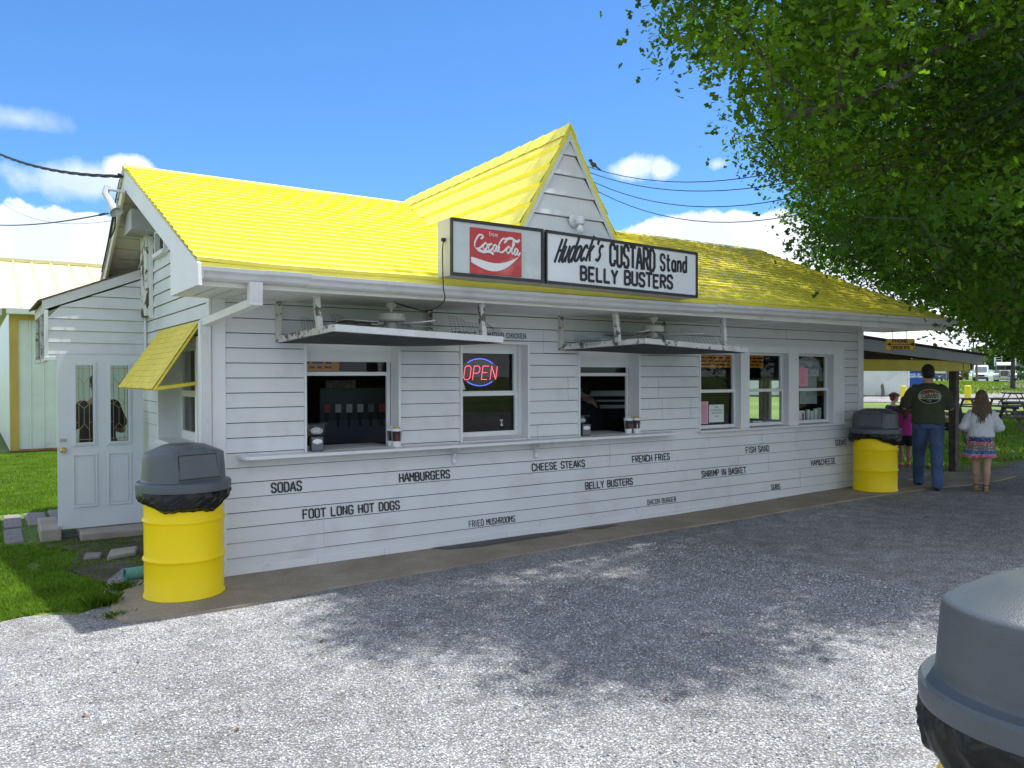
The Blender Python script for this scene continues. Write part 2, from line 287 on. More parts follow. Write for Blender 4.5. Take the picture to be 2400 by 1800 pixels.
CROWN = [122,99,53,109,84,54,103,75,64,136,49,65,62,55,55,180,55,44,117,62,60,99,57,102,126,49,56,142,58,71,121,65,65,152,73,57,112,43,86,97,43,83,116,73,58,97,65,74,168,41,56,174,31,52,95,55,78,187,100,71,
109,56,69,112,91,50,134,51,48,63,40,66,171,50,71,120,50,54,160,75,42,192,107,69,156,46,58,120,48,85,187,60,77,128,39,63,105,67,93,136,74,97,104,67,35,203,94,58,93,54,97,173,79,42,74,56,47,89,83,91,
132,43,40,160,79,67,126,70,57,121,54,63,140,71,35,202,79,46,141,87,70,124,86,44,59,43,80,131,44,76,112,55,92,125,43,55,145,52,74,166,58,66,180,36,59,95,63,49,172,38,53,82,58,77,152,64,43,118,64,51,
118,49,71,115,63,70,125,50,66,163,99,64,106,81,93,210,70,53,89,72,75,145,105,68,100,55,23,86,73,81,149,93,96,178,71,59,125,98,60,195,41,55,111,99,85,153,96,44,167,67,85,185,44,45,154,116,88,123,81,94,
131,61,41,179,69,82,191,93,80,134,85,36,188,60,83,142,67,33,145,41,49,184,83,89,112,67,58,174,113,79,150,55,90,97,69,84,113,58,87,184,87,64,190,54,62,170,61,38,141,50,20,123,76,66,128,74,68,165,102,81,
128,41,90,123,52,37,194,55,53,52,61,63,179,101,57,79,55,85,180,48,55,200,90,52,117,82,81,133,95,66,148,63,66,79,73,76,157,73,84,155,75,72,202,86,64,133,70,56,174,71,33,164,80,77,152,84,90,185,64,30,
130,58,48,123,65,101,176,62,54,176,60,72,115,41,64,128,46,35,190,43,74,119,79,71,171,60,96,156,54,48,170,106,50,107,62,56,146,41,60,60,46,86,129,62,87,136,67,61,107,51,53,102,72,70,134,55,25,148,47,85,
122,38,43,151,54,34,106,61,85,160,61,44,61,52,70,122,91,45,115,49,48,174,54,87,105,62,101,152,74,47,163,79,35,67,56,71,70,71,65,127,95,78,124,57,56,131,88,43,156,59,39,201,88,41,178,78,32,89,48,81,
190,101,58,92,82,72,135,54,35,123,49,26,127,97,47,55,68,71,136,59,73,179,80,26,139,60,22,170,82,76,117,107,76,154,110,66,201,94,74,172,41,43,87,91,89,153,65,88,182,45,72,83,51,87,144,60,43,142,69,99,
154,81,60,112,48,39,59,58,47,171,56,53,115,83,86,174,95,70,73,66,95,136,71,90,93,67,79,77,47,87,78,72,89,173,74,61,116,62,90,120,44,51,157,96,57,139,50,57,187,50,47,182,59,52,125,89,37,103,63,63,
105,76,77,67,65,96,92,64,33,137,39,41,136,65,70,145,65,72,72,49,30,86,47,45,121,65,58,143,48,69,175,61,92,176,102,89,188,75,51,147,114,68,102,55,79,157,89,35,152,121,78,182,52,32,191,41,50,139,54,47,
152,72,25,152,58,78,93,65,94,131,58,71,158,66,39,178,107,77,178,97,76,164,59,98,80,59,55,194,83,85,192,56,81,89,63,59,95,71,47,171,74,98,99,85,48,109,43,62,112,55,33,163,37,58,141,51,99,62,53,48,
120,119,83,163,96,54,146,66,27,167,53,45,78,58,70,87,61,69,173,43,33,131,60,22,164,32,35,193,99,77,111,42,54,90,47,87,106,45,80,193,48,54,87,73,89,168,73,76,198,44,66,143,98,67,191,47,68,135,41,95,
156,60,63,184,100,34,180,110,83,198,91,82,99,48,56,176,81,55,88,50,35,156,50,64,188,93,75,117,42,58,97,97,90,141,62,74,148,75,66,93,53,83,129,36,93,151,93,63,158,38,48,107,39,33,169,65,62,126,63,50,
200,65,53,144,86,64,98,78,63,110,46,73,138,104,67,105,44,86,175,95,35,177,85,50,119,71,64,160,44,76,123,51,20,166,94,58,168,96,88,160,57,71,142,73,60,192,94,65,176,89,86,182,84,37,144,62,101,160,61,99,
148,66,95,130,67,67,176,68,28,126,69,32,146,77,36,151,88,99,92,50,63,128,100,66,146,88,93,150,83,65,118,83,67,140,39,68,112,89,104,161,99,37,96,51,44,123,60,80,93,79,54,155,67,78,78,77,71,103,47,26,
166,77,30,110,84,72,167,57,91,209,79,47,162,99,88,194,39,65,157,64,48,161,105,83,156,56,30,60,46,57,89,49,52,173,57,37,180,84,60,188,81,78,82,51,29,145,122,67,102,56,73,159,38,53,124,55,73,129,46,59,
87,55,62,181,72,86,101,62,40,136,91,89,133,73,84,168,81,56,206,69,61,107,66,69,112,80,69,74,60,58,178,54,36,180,77,88,91,56,101,122,73,97,77,46,56,114,40,94,132,80,46,142,109,60,157,56,78,135,49,96,
166,100,93,122,60,39,148,69,61,67,50,62,196,90,61,105,96,87,54,43,78,153,108,79,160,73,95,161,105,66,136,108,95,108,80,83,128,107,94,161,107,59,120,96,79,116,58,101,96,47,94,171,44,71,88,62,46,80,61,98,
146,56,60,123,58,103,199,55,59,167,82,85,186,114,72,168,67,25,162,70,76,115,44,34,110,71,83,103,98,70,117,40,29,144,109,87,122,66,78,92,65,42,142,44,55,137,74,62,57,63,90,202,73,48,129,108,77,162,83,27,
200,67,79,125,48,42,67,54,40,49,62,78,161,35,82,96,50,88,167,66,35,181,90,56,164,48,34,96,89,87,151,55,72,84,67,73,141,46,42,158,52,73,168,94,72,138,76,41,97,61,34,155,58,44,155,69,35,183,77,63,
126,118,87,153,87,65,160,40,90,99,63,67,105,85,102,152,105,73,170,63,54,137,63,46,109,73,74,152,48,46,149,60,40,167,46,82,131,54,83,82,75,93,129,72,46,146,92,43,153,36,49,165,58,55,158,70,46,180,76,82,
78,48,51,115,68,83,183,103,80,84,80,98,136,49,23,179,110,59,136,111,68,130,99,44,193,99,51,145,96,38,137,106,45,113,70,92,111,59,49,136,62,59,168,114,53,137,78,89,159,88,59,81,43,42,165,49,27,122,39,52,
151,104,57,116,95,73,151,82,33,152,94,54,126,50,100,157,50,96,99,56,89,141,77,70,126,76,49,171,33,71,174,38,65,118,57,53,118,114,80,143,37,58,155,93,75,113,103,78,100,48,69,141,35,35,166,80,63,136,40,27,
130,58,59,150,102,42,107,107,94,123,94,100,144,77,103,85,47,58,60,56,65,134,42,48,190,64,54,152,73,93,69,68,86,142,38,76,138,122,66,122,45,81,55,52,66,140,83,41,184,112,49,104,111,96,73,64,63,139,70,47,
99,47,43,145,68,57,76,63,43,169,63,88,185,75,34,146,92,101,158,62,27,141,96,93,171,70,53,127,53,91,106,92,69,115,47,98,179,60,65,152,52,55,187,71,46,114,99,57,186,74,39,198,77,84,159,61,91,75,59,63,
121,41,98,81,52,64,136,61,103,183,58,71,162,106,52,140,112,73,135,58,64,160,60,67,69,50,42,46,53,61,172,102,54,176,107,55,196,61,48,117,107,92,116,40,89,172,68,69,177,70,88,156,88,53,199,65,67,130,102,95,
132,93,74,87,72,102,144,97,54,101,91,94,134,107,58,98,62,93,109,62,32,134,94,60,143,51,80,199,104,70,125,70,65,108,60,76,97,48,51,116,54,60,155,60,22,193,74,44,140,67,66,193,74,68,176,44,55,164,72,53,
140,53,74,209,82,57,99,78,49,196,55,42,109,54,26,188,43,40,123,105,60,89,42,58,127,52,32,142,52,26,128,73,92,206,75,67,116,53,102,143,65,82,77,53,80,136,97,95,147,116,74,142,80,96,158,121,82,113,52,67,
116,88,93,168,36,67,145,82,76,103,41,36,195,62,60,93,44,30,131,81,100,44,58,61,55,43,41,149,56,19,139,57,92,207,93,61,97,69,51,168,60,27,127,106,58,196,96,67,168,70,65,154,100,66,133,36,53,159,108,75,
90,83,101,164,64,58,197,87,75,180,38,75,134,67,101,199,57,76,113,62,80,101,43,59,76,63,53,97,42,92,155,47,51,171,96,56,164,34,42,184,34,74,98,90,80,67,58,80,182,80,45,174,59,42,197,52,46,141,46,98,
121,62,85,136,75,48,127,63,32,64,47,72,126,83,101,155,79,67,110,68,47,133,67,40,112,54,39,163,36,89,64,69,76,126,40,83,99,59,59,127,64,25,158,81,39,187,105,73,68,42,78,118,96,61,125,82,41,56,59,55,
123,62,61,97,67,69,180,44,77,131,66,59,163,66,69,164,70,46,121,91,63,58,58,92,80,42,87,166,42,67,134,53,42,105,70,46,158,78,59,82,72,101,141,85,101,166,48,40,125,76,55,162,100,51,96,59,40,143,79,65,
125,38,36,168,65,47,52,49,56,184,98,42,160,72,72,64,57,44,49,44,57,141,55,61,151,62,56,191,81,32,50,60,58,120,74,48,142,100,87,121,84,73,188,53,42,70,66,76,182,106,45,110,80,48,74,52,61,92,49,28,
147,53,52,132,60,81,64,59,66,184,75,91,73,55,68,149,48,34,183,69,56,175,59,31,115,60,44,126,67,47,147,90,55,58,45,74,142,55,37,161,77,73,184,67,35,156,60,95,145,67,47,162,43,52,105,42,50,81,42,68,
180,89,30,143,62,59,151,35,67,133,37,68,121,62,30,198,79,37,125,78,100,158,50,22,117,47,23,177,42,49,112,63,53,93,59,72,154,93,39,182,50,46,151,116,62,124,77,32,162,57,23,184,91,50,188,81,40,161,62,78,
140,105,88,99,64,57,187,49,58,178,94,31,155,39,76,187,81,84,168,47,59,174,47,85,165,79,23,120,54,44,111,40,43,137,102,84,126,47,92,157,80,29,164,42,39,122,82,53,123,60,91,145,42,78,192,87,79,125,67,88,
120,92,89,131,77,58,148,86,70,133,101,59,132,69,48,208,87,50,155,89,95,148,101,99,188,79,63,154,52,82,112,39,70,147,57,98,61,55,39,120,77,80,157,70,21,122,46,74,142,90,94,169,103,89,87,45,93,90,57,93,
60,63,51,178,99,81,55,43,55,177,104,63,88,45,65,120,56,80,174,51,52,96,43,69,131,82,67,170,36,43,112,116,85,164,70,29,186,82,59,96,55,56,189,74,88,159,51,90,181,74,74,149,107,65,207,57,69,91,50,43,
193,61,73,201,58,65,144,101,46,110,47,93,150,86,84,59,62,83,119,54,89,91,87,86,89,97,91,109,66,77,179,55,88,94,73,54,160,73,27,131,41,34,146,66,41,201,77,51,99,95,74,139,58,85,72,42,59,111,109,82,
80,50,72,193,104,49,126,57,77,111,68,104,178,81,64,170,62,69,118,66,73,202,74,74,157,48,37,202,77,39,171,41,86,144,49,93,199,103,59,117,87,48,175,64,36,153,97,84,47,58,70,56,47,64,158,65,73,130,53,103,
49,44,45,57,52,82,104,81,45,94,58,66,129,58,36,204,57,47,162,65,88,144,72,42,162,93,68,60,48,43,131,39,81,145,35,69,163,115,87,110,87,93,140,64,54,171,103,64,96,88,102,151,77,77,181,69,70,160,115,61,
187,69,30,155,40,68,88,62,38,128,91,68,102,91,84,185,36,62,99,60,28,173,59,80,122,42,68,135,84,90,114,92,65,161,73,34,124,41,74,187,63,73,170,48,46,107,59,37,164,51,53,130,75,52,114,49,61,200,50,65,
189,84,68,119,92,68,182,63,87,166,58,35,177,76,48,112,60,37,177,73,70,140,51,31,125,98,82,55,59,80,189,71,73,189,66,62,140,67,89,146,95,61,129,82,90,78,84,74,137,69,75,185,83,50,57,50,52,154,68,67,
188,91,54,99,54,96,149,63,101,146,70,74,201,85,50,108,63,46,99,72,55,175,43,64,172,80,96,118,47,37,119,65,36,177,57,55,163,89,83,80,60,63,115,47,54,100,60,51,114,54,80,172,93,85,131,36,31,84,43,48,
154,72,77,102,69,103,180,60,41,70,62,47,165,34,47,121,94,84,106,55,61,116,88,56,138,102,57,185,53,55,138,58,97,135,79,97,164,78,93,101,77,85,94,44,55,168,83,50,81,63,91,79,81,58,112,93,93,109,64,62,
166,100,55,156,93,67,193,59,68,106,56,50,166,71,97,73,51,96,174,58,67,131,46,21,105,73,104,192,49,78,193,91,74,140,91,59,186,99,56,166,110,66,84,76,70,161,74,80,162,35,69,189,95,46,93,60,79,110,64,85,
129,104,71,157,100,49,89,56,80,84,91,76,141,73,77,149,74,39,158,90,88,125,73,104,108,41,26,150,43,49,48,45,52,148,107,84,129,57,65,193,65,44,206,52,65,79,70,67,132,80,77,110,96,52,116,65,30,135,66,87,
100,55,39,146,75,28,186,85,43,154,50,28,173,46,60,163,65,64,195,87,34,149,78,86,60,59,76,62,67,61,150,111,75,168,70,33,157,114,57,133,69,81,141,86,89,151,76,31,130,95,101,122,38,58,125,57,42,155,90,48,
74,79,66,194,66,86,150,47,57,88,59,85,177,48,65,84,41,75,198,54,72,190,37,67,74,68,90,161,105,89,176,49,30,98,64,44,135,106,63,95,54,23,197,72,38,96,74,98,117,61,26,90,96,85,106,45,57,137,45,71,
123,113,93,149,67,79,175,37,38,155,52,40,142,49,64,166,35,72,160,73,60,150,68,20,95,80,91,183,63,63,147,34,57,107,60,90,126,55,61,105,54,86,179,59,77,167,59,49,193,110,51,93,48,73,152,50,23,108,74,68,
135,36,76,176,116,50,108,95,77,160,84,81,112,38,24,168,35,79,93,76,63,175,37,46,113,42,76,172,54,43,161,94,61,184,93,60,112,63,102,152,57,64,206,76,56,66,69,54,140,50,86,197,105,64,195,87,67,198,49,55,
203,96,49,68,51,49,61,55,87,78,52,92,72,72,82,158,99,73,156,33,70,103,53,92,132,103,77,190,97,39,106,43,94,77,53,28,164,34,63,111,73,97,183,67,43,194,78,51,94,43,77,194,96,59,162,99,44,136,73,69,
141,44,65,183,106,52,181,30,54,165,89,95,159,57,87,81,84,80,121,98,69,137,40,59,67,50,77,120,54,26,175,77,82,133,44,67,199,63,41,160,83,64,188,66,88,130,51,45,171,99,80,120,37,72,162,55,62,180,54,80,
189,79,56,134,52,77,104,61,71,50,65,68,145,86,59,108,90,85,104,78,60,118,93,51,108,47,43,155,39,29,160,39,62,146,108,75,147,40,94,143,39,83,160,88,77,143,47,49,194,68,76,98,60,77,189,59,56,194,49,59,
99,51,77,167,70,89,158,116,66,127,63,76,116,87,76,178,30,61,53,66,81,144,58,85,72,50,71,186,99,64,55,52,41,171,90,36,145,62,50,103,62,79,81,55,60,108,54,76,151,109,61,83,61,34,169,96,62,102,101,84,
98,101,96,169,77,36,198,96,56,83,46,26,98,40,27,179,44,37,120,45,43,78,41,77,47,53,68,139,44,80,181,49,87,140,35,51,115,38,51,152,39,55,158,83,94,171,84,36,189,52,52,107,48,32,151,33,87,196,85,55,
107,52,66,196,79,67,162,66,20,152,119,83,159,49,44,207,54,57,90,63,75,160,37,41,135,77,66,122,39,30,177,71,95,133,60,99,128,52,50,134,62,52,104,50,62,72,50,87,79,56,47,120,101,64,154,44,89,116,71,78,
194,101,67,135,75,77,181,59,83,136,84,45,151,50,94,103,49,40,109,115,79,125,81,71,193,76,38,157,100,84,115,67,53,87,57,44,154,74,65,53,56,86,114,110,96,185,42,68,115,60,31,50,57,74,170,34,85,94,50,36,
86,66,49,115,65,97,157,46,82,68,53,53,180,78,54,171,89,30,105,51,97,138,60,68,193,43,45,158,68,91,96,42,47,177,50,76,66,45,90,90,70,54,123,46,98,173,52,57,128,69,40,75,73,72,64,50,88,172,31,65,
157,69,99,99,45,99,184,59,90,135,80,39,116,52,75,148,38,75,155,40,61,128,43,47,140,56,29,167,56,85,108,42,39,148,70,37,166,92,33,202,71,64,143,35,88,183,37,42,77,61,74,75,71,54,101,55,52,143,38,40,
153,41,43,120,43,20,184,43,50,209,61,68,112,101,63,112,108,90,156,37,35,88,54,51,203,69,69,60,49,38,161,46,61,204,99,61,158,46,32,139,82,72,142,103,41,136,63,39,141,81,34,131,102,83,139,51,41,108,51,47,
92,54,35,105,53,30,125,44,31,129,39,53,126,64,82,114,58,96,126,60,96,46,61,65,175,52,81,188,116,62,98,57,46,130,48,83,192,89,84,87,49,98,107,51,22,195,62,36,176,92,27,135,100,69,109,79,105,126,56,21,
147,45,30,119,41,83,163,43,86,176,107,87,175,59,47,189,51,36,133,78,71,74,77,82,167,115,59,160,93,48,149,43,69,199,82,79,149,49,67,156,39,83,114,97,67,153,58,59,77,69,46,193,83,41,134,74,34,179,86,26,
151,67,73,108,59,82,113,50,27,128,54,55,180,55,60,175,69,38,141,57,52,169,77,50,158,74,101,124,45,61,114,76,75,174,72,45,192,71,62,94,81,60,128,47,70,164,58,40,128,36,73,157,118,52,149,40,36,172,44,51,
160,88,31,157,73,39,177,123,58,119,59,34,152,62,49,91,56,30,84,55,99,110,51,86,205,69,77,133,67,93,186,110,79,113,84,51,103,67,74,122,37,24,136,61,28,92,52,69,175,107,48,129,68,27,201,90,69,191,53,73,
152,98,57,169,78,69,57,52,47,77,51,46,192,76,77,177,66,66,50,49,48,109,100,70,75,77,76,186,59,36,199,47,73,100,53,30,147,52,28,131,105,87,133,53,68,180,72,47,197,96,47,186,66,69,186,32,55,146,40,24,
131,56,93,167,109,84,124,114,78,120,58,69,73,50,78,133,60,90,151,66,30,170,37,62,91,41,82,194,73,52,68,64,72,143,35,28,162,105,37,97,47,28,161,56,36,169,99,34,174,39,58,156,111,85,111,43,98,186,109,56,
138,103,76,153,61,69,90,60,51,159,34,51,147,95,48,191,48,40,108,108,76,196,60,81,166,54,26,132,74,40,137,99,45,210,86,64,178,60,59,119,59,76,164,48,72,176,53,69,157,104,93,199,84,44,115,37,39,133,54,53,
83,46,78,66,50,30,127,37,24,140,75,28,131,51,36,99,56,66,110,58,58,145,82,90,86,56,67,64,69,86,164,93,42,58,40,72,104,45,68,157,103,78,198,92,41,185,43,80,83,52,94,150,59,94,110,42,22,124,112,86,
82,81,92,114,45,44,145,49,59,65,47,47,191,86,53,56,53,57,192,82,47,139,118,70,165,115,47,150,77,24,186,80,28,94,61,85,118,50,93,100,65,88,133,66,23,199,99,62,110,50,99,129,92,63,100,73,50,161,110,45,
144,108,80,190,103,42,180,39,69,89,42,77,184,71,79,109,85,47,206,78,74,131,73,62,141,97,99,141,62,64,99,106,98,173,67,84,109,49,77,49,56,54,128,48,76,121,61,95,126,105,66,88,51,91,171,107,60,153,34,40,
192,49,46,103,42,21,164,102,73,62,52,80,131,39,43,135,97,74,49,48,41,146,113,63,166,78,46,67,55,91,126,58,86,162,35,76,100,75,44,105,50,73,140,53,68,174,79,87,173,48,92,113,87,68,211,76,59,145,53,86,
178,48,42,161,97,79,182,85,75,164,84,36,162,47,95,142,45,74,176,79,37,105,45,99,202,60,57,163,57,79,141,58,79,158,83,99,146,77,93,150,74,99,83,45,35,152,106,92,168,51,31,212,69,61,135,35,85,152,82,71,
104,44,75,95,80,98,182,101,87,202,77,62,89,79,77,54,68,65,122,86,64,132,101,50,117,39,45,114,58,62,150,102,84,70,45,83,107,90,97,102,59,32,121,61,45,59,66,78,152,70,50,201,79,71,174,54,32,149,82,101,
68,45,56,155,77,25,141,70,70,78,47,95,140,43,31,195,89,44,86,57,74,170,99,74,172,95,29,151,80,93,162,73,88,117,80,50,56,55,51,99,69,96,188,89,58,77,41,65,131,49,65,81,63,51,59,52,91,104,60,96,
120,50,49,144,66,21,168,66,94,149,39,88,92,64,68,185,97,47,172,86,88,167,108,56,163,64,40,162,65,50,140,37,95,62,67,67,150,56,25,186,54,80,67,57,49,146,93,66,186,40,77,113,68,67,111,45,30,131,46,27,
176,73,53,143,61,94,125,86,51,125,76,42,70,74,55,150,70,87,98,51,83,114,46,80,90,51,23,173,45,39,125,57,32,81,67,55,81,65,64,175,67,48,150,49,62,95,44,39,149,58,82,113,55,21,47,65,63,155,77,82,
119,51,31,152,95,79,62,64,94,173,75,71,138,92,100,150,122,63,192,105,78,91,40,90,113,38,35,69,73,75,93,59,44,184,118,57,182,48,80,183,92,65,124,57,26,97,55,71,192,85,62,115,51,35,150,50,78,140,93,85,
166,104,63,183,41,59,64,39,86,203,88,58,89,45,24,121,36,66,161,55,42,111,95,99,142,73,66,145,42,88,168,104,77,65,63,50,109,53,102,143,100,61,125,56,48,137,44,86,128,64,105,200,101,52,182,52,51,190,64,48,
134,107,73,160,48,86,101,94,80,186,90,70,76,56,42,156,44,45,178,99,51,175,66,57,191,88,48,135,55,58,193,72,83,209,88,56,143,105,96,179,64,31,157,61,86,198,70,69,211,81,68,198,79,58,163,121,56,165,51,91,
157,65,56,93,99,80,187,88,86,135,51,89,169,86,25,150,45,96,161,78,54,151,59,32,149,76,60,79,41,82,179,97,37,131,110,71,160,94,98,134,62,34,115,75,83,101,46,36,184,47,38,184,61,59,116,114,93,51,56,80,
159,111,70,160,38,29,165,92,90,153,44,79,161,41,70,177,61,25,156,47,72,195,73,33,190,67,34,116,51,42,209,64,56,149,61,21,194,82,75,153,51,88,189,32,61,188,60,66,152,101,51,103,52,35,118,40,76,173,49,37,
185,58,43,183,84,29,99,78,104,144,37,64,125,72,36,153,89,58,166,43,44,140,88,33,54,49,37,129,87,34,175,71,66,85,61,80,86,44,82,61,45,64,162,85,55,124,37,79,192,56,38,205,81,51,191,99,82,191,67,39,
135,90,36,68,53,82,55,43,61,94,62,55,131,52,59,160,53,57,205,68,51,97,76,59,175,76,26,155,34,63,157,102,44,84,55,35,113,66,39,147,35,49,78,60,31,180,64,94,137,45,46,153,65,63,61,50,75,103,48,19,
179,77,60,90,79,66,151,81,80,104,51,82,158,90,44,146,115,91,172,65,43,132,44,90,93,90,93,166,74,57,155,63,101,47,54,48,100,50,99,108,76,44,125,62,56,139,39,46,104,41,43,189,38,56,139,96,59,96,53,61,
181,72,37,190,95,70,157,119,46,131,41,22,119,40,36,178,89,61,60,52,62,200,69,57,120,49,61,89,79,94,182,53,39,113,69,74,72,64,82,94,43,62,104,47,49,139,58,40,199,77,78,172,39,78,57,62,67,190,83,89,
146,49,38,87,53,84,98,102,73,156,42,39,132,47,52,93,75,103,62,48,53,129,58,102,161,87,98,86,61,92,129,67,100,182,70,65,127,52,79,84,69,83,105,49,90,140,60,34,56,44,47,140,116,65,127,62,67,111,82,77,
136,50,81,169,50,63,191,60,45,167,39,48,199,72,81,78,72,97,172,76,93,200,75,68,181,64,74,156,105,52,112,90,73,147,47,44,163,85,86,172,80,61,137,44,53,197,72,74,104,57,55,182,68,31,181,38,53,119,91,104,
187,79,91,82,77,79,137,73,57,71,58,41,179,99,32,156,97,62,123,110,68,187,49,74,86,55,27,172,99,66,63,39,77,141,93,48,180,47,33,186,69,51,128,93,44,147,87,103,170,74,22,84,40,90,148,102,62,188,103,53,
140,68,42,148,59,73,200,59,52,69,43,31,136,45,62,72,56,96,176,81,78,127,97,53,155,40,94,187,76,67,201,64,72,162,53,29,89,45,38,93,61,98,200,58,44,142,70,28,158,103,62,133,63,75,179,41,43,209,71,71,
125,65,37,146,69,66,170,63,33,138,45,91,167,117,41,159,89,65,194,108,56,162,52,85,168,38,32,105,58,27,205,75,78,133,96,83,135,47,57,65,66,81,160,60,33,153,65,24,147,39,31,156,77,95,88,60,30,71,59,52,
195,67,55,167,82,41,107,56,45,88,42,72,121,65,24,122,107,91,166,94,77,103,66,83,145,54,20,119,39,93,114,55,46,76,43,30,157,105,70,51,44,65,42,57,56,52,65,75,57,64,73,86,44,53,114,53,52,152,121,69,
204,72,41,172,112,48,131,43,84,85,86,93,149,81,57,197,100,43,191,57,50,99,60,83,139,35,79,177,61,85,126,36,46,171,90,92,138,76,34,129,51,26,156,55,99,137,63,95,163,83,95,113,58,72,138,40,36,174,70,24,
147,51,99,168,54,40,169,57,30,110,52,72,118,56,21,95,78,76,75,52,55,94,70,74,153,96,99,172,55,77,108,112,88,104,60,44,166,43,62,176,30,75,166,39,83,115,66,44,125,48,85,186,56,48,87,66,81,164,49,66,
167,82,99,199,100,73,155,118,59,130,57,29,114,39,82,154,36,90,148,33,80,154,105,84,157,33,77,128,41,68,101,79,74,175,96,61,60,41,47,187,87,74,186,103,46,120,45,90,94,43,24,198,44,49,181,104,36,77,54,74,
160,52,80,89,78,100,120,49,101,152,109,88,154,78,55,178,31,46,154,90,82,174,75,76,166,72,70,89,54,40,159,122,60,87,61,101,133,37,90,160,56,51,205,95,69,133,49,31,127,64,43,178,95,56,158,106,40,152,33,59,
130,68,87,117,37,61,132,68,71,177,102,75,195,91,53,147,61,78,130,40,28,118,99,75,97,66,37,129,44,98,85,56,89,78,77,90,166,119,81,158,79,89,100,47,90,130,105,63,83,50,49,160,71,66,124,109,75,81,43,60,
123,37,89,211,63,61,177,85,31,144,72,23,118,55,98,150,39,63,99,44,78,162,53,97,151,39,25,102,52,57,142,34,45,64,54,61,172,99,86,149,42,83,188,49,83,109,52,59,188,104,82,144,69,104,54,47,69,155,55,68,
145,76,74,52,52,52,137,54,102,137,48,76,168,88,85,161,77,47,125,85,96,116,111,85,153,88,44,175,104,34,117,43,72,167,59,76,52,60,70,87,68,58,142,74,90,116,89,100,177,48,48,165,110,50,181,111,53,194,40,72,
129,89,76,167,45,89,113,91,87,176,88,92,160,51,50,130,84,40,173,112,56,169,44,29,91,44,48,206,82,66,169,51,85,183,37,80,170,85,94,137,62,79,184,77,57,145,72,96,178,59,35,180,67,51,133,40,72,161,114,51,
174,53,63,156,83,34,79,68,76,147,47,24,120,50,79,111,75,80,174,54,93,53,55,47,127,81,46,87,64,55,77,43,48,119,59,64,94,56,49,126,36,67,179,79,95,187,39,46,100,41,52,131,71,102,148,53,82,123,43,37,
155,45,66,184,65,82,84,62,73,166,99,69,99,43,33,198,77,44,158,45,25]
